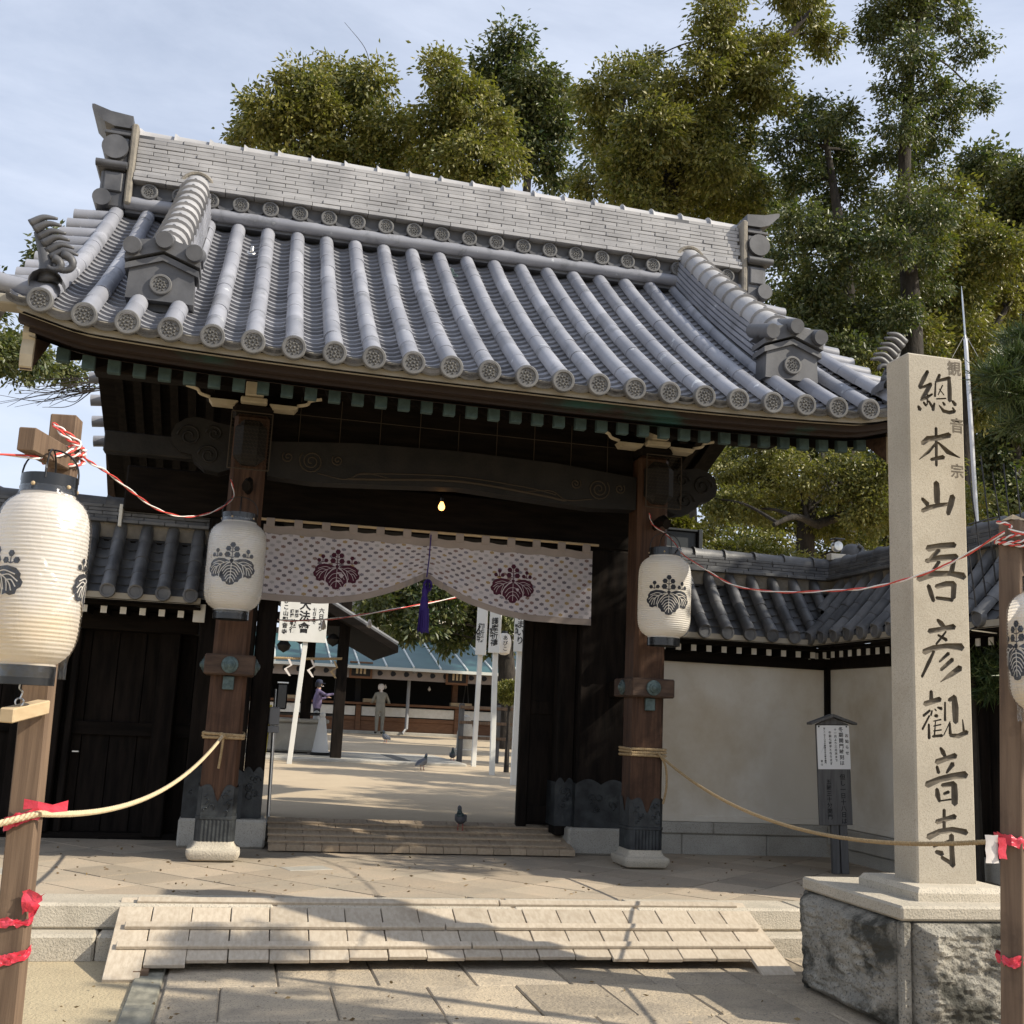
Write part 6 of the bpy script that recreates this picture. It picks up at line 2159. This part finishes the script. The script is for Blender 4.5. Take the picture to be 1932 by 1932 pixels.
# anti-climb rods on the wing roof
rods = [((1826, 880), (1868, 1180)), ((1850, 860), (1886, 1160)), ((1872, 890), (1905, 1100)), ((1893, 875), (1915, 1080)), ((1915, 880), (1935, 1060)), ((1826, 1030), (1846, 1180))]
fn = thing('rod_fence', (5.5, 7.4, 2.3), 'row of thin black leaning rods on the wing wall roof by the right post', 'fence')
for a, c in rods:
    MB().tube([at(*a, Y=7.4), at(*c, Y=7.4)], .006, 5).build('rod', WIRE, fn)
for a, c in (((1828, 1188), (1890, 1196)), ((1826, 990), (1885, 975))):
    MB().tube([at(*a, Y=7.4), at(*c, Y=7.4)], .007, 5).build('rail', STEEL if a[1] > 1100 else WIRE, fn)
for px_ in (1828, 1890):
    MB().tube([at(px_, 1190, Y=7.4), Vector((5.9, 7.4, 2.6))], .008, 5).build('stay', WIRE, fn)


# ================================================================== trees
def leaf_mesh(name, C, A, L, Wd, m, rs, fold=.25):
    """C: leaf base points, A: leaf axes; a folded lozenge per leaf."""
    N = len(C)
    t = rs.normal(size=(N, 3))
    w = np.cross(A, t)
    w /= np.linalg.norm(w, axis=1, keepdims=True) + 1e-9
    n = np.cross(w, A)
    ln = (L * rs.uniform(.5, 1.35, (N, 1)))
    wd = (Wd * rs.uniform(.75, 1.2, (N, 1)))
    mid = C + A * ln * .45
    v = np.stack([C, mid + w * wd * .5 + n * wd * fold, C + A * ln, mid - w * wd * .5 + n * wd * fold], 1).reshape(-1, 3)
    f = np.arange(N * 4).reshape(N, 4)
    tri = np.stack([f[:, [0, 1, 2]], f[:, [0, 2, 3]]], 1).reshape(-1)
    me = bpy.data.meshes.new(name)
    me.vertices.add(len(v))
    me.vertices.foreach_set('co', v.astype(np.float32).ravel())
    me.loops.add(len(tri))
    me.loops.foreach_set('vertex_index', tri.astype(np.int32))
    np_ = len(tri) // 3
    me.polygons.add(np_)
    me.polygons.foreach_set('loop_start', np.arange(0, len(tri), 3, dtype=np.int32))
    me.polygons.foreach_set('loop_total', np.full(np_, 3, dtype=np.int32))
    me.update()
    me.materials.append(m)
    return me


def crown(blobs, seed, dens=1.0, L=.12, W=.05, per=46, cl=.26, droop=.55, k=1.0):
    rs = np.random.RandomState(seed)
    CC, AA = [], []
    for c, r in blobs:
        c = np.array(c)
        n = max(8, int(dens * 92 * (r / (.8 * k)) ** 2))
        d = rs.normal(size=(n, 3))
        d /= np.linalg.norm(d, axis=1, keepdims=True)
        rad = r * (1 - .55 * rs.rand(n, 1) ** 1.6) * rs.uniform(.82, 1.16, (n, 1))
        d[:, 2] *= .85
        cc = c + d * rad
        s = cl * rs.uniform(.6, 1.25, (n, 1, 1))
        g = rs.normal(size=(n, per, 3)) * s * np.array([.46, .46, .34])
        pts = (cc[:, None, :] + g).reshape(-1, 3)
        out = (np.repeat(d, per, 0) * .5 + g.reshape(-1, 3) / cl * .7 + rs.normal(size=(n * per, 3)) * .45)
        out[:, 2] -= droop
        out /= np.linalg.norm(out, axis=1, keepdims=True) + 1e-9
        CC.append(pts)
        AA.append(out)
    return np.concatenate(CC), np.concatenate(AA), rs


def tree(name, label, blobs, limbs, m, seed, dens=1.0, L=.12, W=.05, cl=.26, per=46, group='camphor trees behind the gate', base=None):
    bl = []
    for b_ in blobs:
        px_, py_, r, Y = b_
        Y = Y + random.Random(int(px_ * 7 + py_)).uniform(-1.2, 1.2)
        p = at(px_, py_, Y=Y)
        bl.append(((p.x, p.y, p.z), r * (p - EYE).dot(_fw) / FOCAL))
    root = thing(name, base, label, 'tree', group)
    k = blobs[0][3] / 21
    L, W, cl = L * k, W * k * 1.15, cl * k
    b = MB()
    for pts, r0, r1 in limbs:
        q = bez(pts, 5)
        b.tube(q, list(np.linspace(r0, r1, len(q))), 9)
    # twigs from the nearest limb point into each clump
    nodes = [Vector(p) for pts, _, _ in limbs for p in bez(pts, 5)]
    for c, r in bl:
        c = Vector(c)
        s = min(nodes, key=lambda p: (p - c).length + (1.5 if p.z > c.z else 0))
        mid = (s + c) / 2 + Vector((0, 0, .15 * (c - s).length * .5))
        q = bez([s, mid, c], 5)
        b.tube(q, list(np.linspace(max(.02, .05 * r + .015), .012, len(q))), 6)
    b.build('trunk', BARK, root, smooth=50)
    C, A, rs = crown(bl, seed, dens, L, W, per, cl, k=k)
    mk('crown', leaf_mesh('crown', C, A, L, W, m, rs), root)
    return root


def gz(x, y):
    return Vector((x, y, yard_z(y) - .1))


def V3(px_, py_, Y):
    return at(px_, py_, Y=Y)


T = lambda lst, Y: [(a, c, r, Y) for a, c, r in lst]
p = V3(640, 260, 46)
tree('camphor_tree', 'yellow-green camphor tree rising leftmost above the roof ridge', T([(510, 215, 62), (572, 158, 48), (640, 168, 58), (700, 160, 46), (560, 250, 62), (650, 250, 72), (730, 250, 62), (765, 310, 46), (482, 248, 36), (620, 315, 56), (700, 318, 56), (545, 320, 50), (600, 200, 50), (455, 262, 18)], 46),
     [([gz(p.x, 46), Vector((p.x + .1, 46, p.z - 2)), p], .28, .12), ([Vector((p.x + .1, 46, p.z - 2.2)), V3(560, 250, 46)], .12, .06), ([Vector((p.x + .1, 46, p.z - 2)), V3(740, 260, 46)], .12, .06)], LEAFA, 1, base=gz(p.x, 46))
b = MB()
b.tube(bez([V3(700, 170, 46), V3(698, 130, 46), V3(688, 90, 46), V3(650, 42, 46)], 5), list(np.linspace(.03, .008, 16)), 5)
b.tube(bez([V3(697, 130, 46), V3(705, 160, 46), V3(704, 230, 46)], 5), list(np.linspace(.02, .03, 11)), 5)
b.build('bare_shoot', BARK, bpy.data.objects['camphor_tree'])
p = V3(870, 260, 43)
tree('camphor_tree', 'rounded olive camphor tree over the middle of the ridge', T([(832, 130, 38), (862, 178, 52), (905, 232, 66), (830, 240, 60), (880, 300, 62), (950, 300, 42), (820, 312, 48), (905, 345, 50)], 43),
     [([gz(p.x, 43), Vector((p.x, 43, p.z - 2)), p, V3(850, 170, 43)], .26, .06)], LEAFA, 2, base=gz(p.x, 43))
p = V3(1000, 230, 48)
tree('camphor_tree', 'darker tall camphor tree right of the ridge middle', T([(965, 88, 40), (930, 132, 42), (1012, 142, 48), (970, 192, 62), (1035, 232, 52), (1000, 285, 46), (1058, 192, 34), (1050, 330, 36), (985, 250, 50)], 48),
     [([gz(p.x, 48), Vector((p.x, 48, p.z - 2)), p, V3(968, 100, 48)], .26, .05)], LEAFB, 3, .95, .13, .055, base=gz(p.x, 48))
p = V3(1270, 330, 21)
tree('camphor_tree', 'broad camphor tree behind the right half of the ridge with a tall leaning branch', T([(1130, 172, 44), (1190, 150, 50), (1258, 172, 52), (1150, 240, 58), (1230, 250, 66), (1310, 230, 60), (1180, 322, 58), (1270, 330, 66), (1350, 310, 60), (1388, 255, 46), (1400, 368, 52), (1330, 390, 52), (1230, 395, 50), (1108, 345, 30), (1225, 112, 20)], 21) + T([(1352, 28, 42), (1370, -35, 52), (1342, 88, 46), (1392, 120, 50), (1326, 140, 36), (1442, 150, 46), (1462, 100, 38), (1522, 30, 42), (1555, 75, 36), (1502, -20, 46), (1480, 190, 32), (1412, 195, 42), (1420, 60, 22)], 20.5),
     [([gz(p.x, 21), Vector((p.x, 21, p.z - 3)), p, V3(1340, 230, 20.8), V3(1430, 130, 20.5), V3(1530, 20, 20.5)], .32, .05), ([V3(1340, 230, 20.8), V3(1370, 100, 20.5), V3(1375, -40, 20.5)], .14, .05), ([Vector((p.x, 21, p.z - 2.5)), V3(1170, 230, 21)], .16, .06)], LEAFA, 4, 1.05, base=gz(p.x, 21))
p = V3(1590, 470, 19)
tree('camphor_tree', 'slim camphor tree between the right ridge end and the tall tree', T([(1540, 218, 40), (1582, 232, 36), (1490, 262, 42), (1560, 290, 50), (1622, 300, 38), (1520, 340, 46), (1600, 372, 50), (1512, 425, 50), (1580, 450, 54), (1482, 482, 30), (1545, 520, 50), (1625, 520, 50), (1655, 430, 42), (1560, 600, 58), (1640, 612, 52), (1510, 570, 40), (1600, 680, 60), (1500, 640, 44)], 19),
     [([gz(p.x, 19), Vector((p.x, 19, p.z - 3)), V3(1600, 560, 19), V3(1580, 400, 19), V3(1555, 250, 19)], .24, .05)], LEAFB, 5, .9, base=gz(p.x, 19))
p = V3(1715, 420, 18)
tree('camphor_tree', 'tall narrow camphor tree with visible trunk above the stone pillar', T([(1690, 20, 52), (1735, -40, 66), (1782, 20, 52), (1832, 90, 34), (1650, 70, 34), (1722, 92, 50), (1682, 170, 32), (1752, 170, 42), (1802, 190, 36), (1845, 182, 28), (1700, 232, 44), (1772, 242, 44), (1690, 300, 36), (1742, 312, 40), (1660, 20, 34), (1702, 375, 44), (1765, 410, 44), (1690, 465, 44), (1742, 530, 48), (1695, 600, 46), (1745, 470, 40)], 18),
     [([gz(p.x, 18), Vector((p.x, 18, p.z - 3)), V3(1718, 560, 18), V3(1706, 380, 18), V3(1712, 200, 18), V3(1735, 20, 18)], .26, .06)], LEAFB, 6, .85, .11, .048, base=gz(p.x, 18))
p = V3(1810, 560, 21)
tree('camphor_tree', 'wide yellow-green camphor tree behind the stone pillar top', T([(1722, 402, 52), (1782, 385, 52), (1742, 480, 60), (1822, 450, 60), (1702, 560, 58), (1790, 560, 68), (1862, 560, 60), (1732, 650, 58), (1822, 650, 56), (1882, 480, 60), (1912, 600, 56), (1890, 690, 60), (1960, 520, 70), (1760, 740, 60), (1840, 760, 60), (1680, 720, 54), (1700, 790, 50)], 21),
     [([gz(p.x, 21), Vector((p.x, 21, p.z - 3)), p, V3(1790, 420, 21)], .3, .07), ([Vector((p.x, 21, p.z - 2)), V3(1720, 560, 21)], .14, .06), ([Vector((p.x, 21, p.z - 2)), V3(1900, 580, 21)], .14, .06)], LEAFA, 7, 1.05, base=gz(p.x, 21))
p = V3(1900, 500, 27)
tree('camphor_tree', 'hazy far camphor tree at the right picture edge', T([(1852, 312, 40), (1902, 332, 50), (1935, 420, 55), (1890, 400, 50), (1960, 350, 60), (1990, 470, 70), (1870, 880, 50), (1910, 940, 50), (1850, 960, 40), (1940, 860, 60), (1960, 700, 80), (1900, 800, 60)], 27),
     [([gz(p.x, 27), Vector((p.x, 27, p.z - 2)), V3(1910, 380, 27)], .28, .07)], LEAFB, 8, 1.0, .14, .06, base=gz(p.x, 27))
p = V3(1520, 950, 15.5)
tree('camphor_tree', 'low spreading camphor tree under the right eave behind the wall roof', T([(1372, 880, 42), (1432, 900, 50), (1502, 900, 52), (1582, 900, 52), (1652, 900, 52), (1402, 962, 50), (1482, 970, 52), (1562, 980, 52), (1642, 970, 52), (1382, 1022, 36), (1452, 1035, 36), (1542, 1040, 38), (1622, 1040, 44), (1682, 960, 52), (1702, 860, 52), (1345, 940, 34), (1340, 1000, 30), (1450, 840, 40), (1600, 830, 46), (1750, 900, 60), (1800, 960, 60)], 15.5) + T([(1540, 765, 56), (1620, 745, 56), (1490, 810, 46), (1700, 765, 56), (1655, 700, 46)], 16.6),
     [([gz(p.x, 15.5), Vector((p.x, 15.5, p.z - .4)), V3(1560, 940, 15.5)], .2, .08), ([V3(1540, 990, 15.2), V3(1500, 975, 14.6), V3(1460, 990, 14.4)], .06, .03), ([V3(1540, 990, 15.2), V3(1650, 950, 15)], .08, .04)], LEAFA, 9, 1.15, .10, .042, cl=.22, base=gz(p.x, 15.5))
p = V3(60, 690, 22)
tree('camphor_tree', 'dark leafy branches of a tree beyond the left eave corner', T([(30, 690, 36), (70, 680, 32), (108, 700, 26), (10, 660, 36), (138, 702, 14), (45, 640, 22), (95, 470, 26), (82, 500, 24), (105, 452, 12), (-30, 660, 60), (-60, 560, 70)], 22),
     [([gz(p.x - 1.6, 22), Vector((p.x - 1.5, 22, p.z - 2)), V3(-40, 640, 22)], .22, .1), ([V3(-40, 640, 22), V3(60, 700, 22), V3(150, 715, 22)], .08, .02), ([V3(-40, 640, 22), V3(90, 480, 22)], .08, .03)], LEAFB, 10, 1.0, .12, .05, base=gz(p.x - 1.6, 22))
b = MB()
rs_ = random.Random(5)
for k in range(22):
    s = V3(180 + rs_.uniform(-10, 30), 722 + rs_.uniform(-12, 14), 20)
    e = V3(rs_.uniform(-10, 120), 735 + rs_.uniform(-15, 35), 20)
    mid = (s + e) / 2 + Vector((0, rs_.uniform(-.3, .3), rs_.uniform(-.15, .10)))
    b.tube(bez([s, mid, e], 6), list(np.linspace(.012, .004, 13)), 4)
tw = thing('bare_branches', V3(180, 722, 20), 'fine bare twigs drooping against the sky left of the gate', 'branches')
b.tube(bez([V3(260, 715, 20.3), V3(200, 720, 20), V3(165, 722, 20)], 4), list(np.linspace(.05, .015, 9)), 6)
b.tube([V3(250, 716, 20.3), V3(300, 740, 20.5), Vector((V3(330, 900, 20.5).x, 20.5, yard_z(20)))], [.05, .09, .12], 7)
b.build('twigs', BARK, tw)
# tree standing out of view beyond the wing wall; it dapples the yard
bl = [((7.7, 8.0, 6.3), .55), ((7.7, 6.5, 5.3), .5), ((8.3, 7.1, 5.6), .7), ((7.3, 7.5, 4.7), .5), ((9.3, 7.7, 6.2), .8), ((9.6, 8.9, 5.6), .9), ((10.3, 9.8, 6.8), 1.0), ((9.4, 10.2, 6.0), .8), ((11.2, 10.6, 7.4), 1.1), ((10.6, 8.6, 7.6), .9), ((11.6, 9.2, 6.2), 1.0), ((10.4, 11.2, 6.0), .8), ((12.2, 11.6, 7.0), 1.1), ((12.0, 12.8, 6.4), .9), ((13.2, 13.0, 7.6), 1.0)]
sh = thing('camphor_tree', (11, 10.4, 0), 'leafy camphor tree standing out of view right of the wing wall', 'tree', 'camphor trees behind the gate')
b = MB()
b.tube(bez([(11, 10.4, -.1), (10.9, 10.3, 2.5), (10.8, 10.2, 5)], 6), list(np.linspace(.24, .12, 13)), 9)
for c, r in bl:
    b.tube(bez([(10.85, 10.25, 4.2), ((10.85 + c[0]) / 2, (10.25 + c[1]) / 2, c[2] - .4), c], 5), list(np.linspace(.09, .02, 11)), 6)
b.build('trunk', BARK, sh, smooth=50)
C, A, rs = crown(bl, 41, .36, .12, .055, 46, .26)
mk('crown', leaf_mesh('crown', C, A, .12, .055, LEAFA, rs), sh)
# courtyard tree seen under the curtain
p = V3(958, 1300, 29)
tree('camphor_tree', 'dark camphor tree overhanging the teal roof inside the courtyard', T([(760, 1150, 40), (830, 1140, 46), (900, 1150, 46), (960, 1140, 46), (720, 1130, 34), (860, 1190, 34), (930, 1195, 30), (800, 1180, 28), (700, 1150, 26), (780, 1090, 60), (900, 1080, 60), (990, 1090, 60), (1010, 1150, 40), (840, 1210, 18), (940, 1218, 16), (760, 1195, 16)], 29),
     [([gz(p.x, 29), V3(957, 1300, 29), V3(950, 1180, 29)], .30, .2), ([V3(950, 1190, 29), V3(850, 1150, 29)], .14, .06), ([V3(950, 1190, 29), V3(1000, 1120, 29)], .14, .06)], LEAFB, 11, 1.0, .13, .055, base=gz(p.x, 29))

# back row that closes the gaps
p = V3(1700, 700, 33)
tree('camphor_tree', 'dim far camphor mass closing the gaps behind the right hand trees', T([(1470, 560, 60), (1530, 640, 70), (1600, 560, 70), (1650, 680, 80), (1720, 600, 80), (1780, 700, 80), (1700, 480, 70), (1800, 520, 80), (1850, 620, 80), (1880, 740, 80), (1620, 760, 70), (1500, 720, 60), (1550, 820, 80), (1450, 800, 60), (1400, 860, 60), (1650, 850, 80), (1760, 840, 80), (1850, 900, 70), (1920, 860, 80), (1560, 930, 80), (1440, 940, 70), (1660, 960, 80), (1780, 980, 80), (1890, 1000, 70), (1380, 950, 50), (1860, 420, 50), (1480, 400, 36), (1560, 420, 46)], 33),
     [([gz(p.x, 33), Vector((p.x, 33, p.z - 3)), p], .3, .1)], LEAFB, 12, .75, .12, .055, base=gz(p.x, 33))
p = V3(1250, 330, 31)
tree('camphor_tree', 'dark camphor crown filling in behind the broad tree over the right ridge', T([(1150, 300, 50), (1220, 330, 60), (1300, 320, 60), (1380, 340, 56), (1180, 380, 44), (1290, 400, 56), (1390, 420, 56), (1440, 380, 40), (1240, 240, 50), (1330, 250, 50), (1450, 470, 30)], 31),
     [([gz(p.x + 1.5, 31), Vector((p.x + .6, 31, p.z - 3)), p], .3, .1)], LEAFB, 13, .8, .12, .055, base=gz(p.x + 1.5, 31))

# clipped shrubs
def shrub(name, label, c, r, m, seed, stem=None, L=.05, W=.028, sq=(1, 1, 1), group=None):
    root = thing(name, (c.x, c.y, c.z - r), label, 'shrub', group)
    C, A, rs = crown([((c.x, c.y, c.z), r)], seed, 2.2 * (.8 / r) ** 2 * .6, L, W, 40, r * .3, droop=.1)
    C = (C - np.array(c)) * np.array(sq) + np.array(c)
    mk('foliage', leaf_mesh('foliage', C, A, L, W, m, rs), root)
    b = MB()
    b.tube([Vector((c.x, c.y, stem if stem is not None else c.z - r)), c], [.05, .02], 7)
    b.build('stem', BARK, root)
    return root


q = at(962, 1305, Y=19.6)
shrub('topiary_shrub', 'small clipped round topiary beside the nearest stake sign', q, .24, LEAFA, 21, yard_z(19.6))
q = at(1860, 1245, Y=8.0)
shrub('hedge_bush', 'dark green bush under the wing roof between pillar and right post', Vector((5.72, 7.9, 2.02)), .30, LEAFP, 22, PZ, .10, .012, (.8, 2.0, .75))
q = at(1420, 1055, Y=12.5)
shrub('clipped_hedge', 'clipped green hedge top showing above the right wall roof', q, .32, LEAFA, 23, .45, .06, .03, (2.2, 1, .8))
q = at(1282, 998, Y=11.6)
shrub('clipped_hedge', 'small mossy bush top above the grey lintel end', q, .16, LEAFA, 24, .45, .05, .03, (1.6, 1, .8))


# pine at the right edge: its branch tips reach into view, the rest shades the steps
def needles(pads, seed, per=60, L=.115):
    rs = np.random.RandomState(seed)
    CC, AA = [], []
    for c, r, n in pads:
        d = rs.normal(size=(n, 3))
        d /= np.linalg.norm(d, axis=1, keepdims=True)
        d[:, 2] = np.abs(d[:, 2]) * .45
        cc = np.array(c) + d * r * rs.uniform(.3, 1, (n, 1))
        tip = d * .9 + rs.normal(size=(n, 3)) * .35 + np.array([0, 0, .5])
        tip /= np.linalg.norm(tip, axis=1, keepdims=True)
        a = np.repeat(tip, per, 0) * .55 + rs.normal(size=(n * per, 3)) * .55
        a /= np.linalg.norm(a, axis=1, keepdims=True)
        CC.append(np.repeat(cc, per, 0) + rs.normal(size=(n * per, 3)) * .012)
        AA.append(a)
    return np.concatenate(CC), np.concatenate(AA), rs


pine = thing('pine_tree', (6.4, 3.3, 0), 'dark pine whose needle tufts reach in at the right picture edge', 'tree')
pads = []
for px_, py_, r, n, Y in ((1925, 700, .17, 26, 4.9), (1905, 755, .13, 18, 4.9), (1960, 760, .24, 40, 5.0), (1945, 650, .14, 20, 5.0), (1885, 712, .08, 9, 4.85), (1940, 810, .16, 20, 4.95), (2010, 700, .3, 40, 5.0)):
    p = at(px_, py_, Y=Y)
    pads.append(((p.x, p.y, p.z), r, n))
big = [(6.3, 3.0, 5.0, .6), (6.6, 2.5, 4.2, .5), (7.0, 2.4, 5.8, .6)]
for x_, y_, z_, r_ in big:
    pads.append(((x_, y_, z_), r_, int(190 * r_)))
C, A, rs = needles(pads, 31)
mk('crown', leaf_mesh('crown', C, A, .115, .006, LEAFP, rs, 0), pine)
b = MB()
b.tube(bez([(6.4, 3.3, -.1), (6.2, 3.25, 1.5), (6.4, 3.3, 3.2), (6.3, 3.3, 4.6), (6.5, 3.2, 6.0)], 6), list(np.linspace(.16, .05, 25)), 9)
for x_, y_, z_, r_ in big:
    b.tube(bez([(6.35, 3.3, z_ - .5), ((6.35 + x_) / 2, (3.3 + y_) / 2, z_ - .15), (x_, y_, z_ - .05)], 5), list(np.linspace(.05, .015, 11)), 6)
p = pads[0][0]
b.tube(bez([(6.35, 3.3, 2.9), (5.2, 4.2, 3.1), (p[0] + .3, p[1], p[2] - .05), p], 6), list(np.linspace(.06, .01, 19)), 6)
b.build('trunk', BARK, pine, smooth=50)

# ---------------------------------------------------------------- fallen leaves
rs = np.random.RandomState(77)
N = 260
P_ = np.stack([rs.uniform(-2.0, 5.6, N), rs.uniform(7.8, 10.6, N), np.full(N, PZ + .006)], 1)
Q_ = np.stack([rs.uniform(-2.2, 3.2, 160), rs.uniform(4.6, 6.7, 160), np.full(160, .008)], 1)
P_ = np.concatenate([P_, Q_])
A_l = rs.normal(size=(len(P_), 3))
A_l[:, 2] *= .12
A_l /= np.linalg.norm(A_l, axis=1, keepdims=True)
DRY = foliage('dry_leaf', (.10, .065, .03), (.16, .10, .045), (.22, .15, .06), .1)
fal = mk('fallen_leaves', leaf_mesh('fallen_leaves', P_, A_l, .032, .016, DRY, rs, .1), None, None, 'scattered dry leaves on the platform and paving', 'leaves', None, 'stuff')
# ---------------------------------------------------------------- far buildings
def block(name, label, x0, x1, y0, y1, z1, floors, cols, wallm):
    root = thing(name, ((x0 + x1) / 2, y0, 0), label, 'building', 'distant apartment blocks')
    MB().box(x0, x1, y0, y1, 0, z1).build('wall', wallm, root)
    fh, cw = z1 / floors, (x1 - x0) / cols
    gm = GREYM
    for f_ in range(floors):
        MB().box(x0, x1, y0 - .9, y0 - .8, f_ * fh + .1, f_ * fh + 1.1).build('balcony_front', WHITEP, root)
        for c_ in range(cols):
            xa = x0 + c_ * cw
            w_ = MB().box(xa + cw * .2, xa + cw * .8, y0 - .03, y0 - .01, f_ * fh + .9, f_ * fh + fh * .82).build('window', DARKM, root)
            MB().box(xa + cw * .49, xa + cw * .51, y0 - .05, y0 - .032, f_ * fh + .9, f_ * fh + fh * .82).build('frame', WHITEP, w_)
    return root


p = at(880, 1115, Y=62)
block('apartment_block', 'white apartment block glimpsed through leaves under the curtain', p.x - 5, p.x + 5, 62, 70, 13, 4, 5, WHITEP)
p = at(745, 1150, Y=66)
block('apartment_block', 'grey apartment block behind the pavilion roof', p.x - 4, p.x + 3, 66, 74, 11, 4, 4, GREYM)
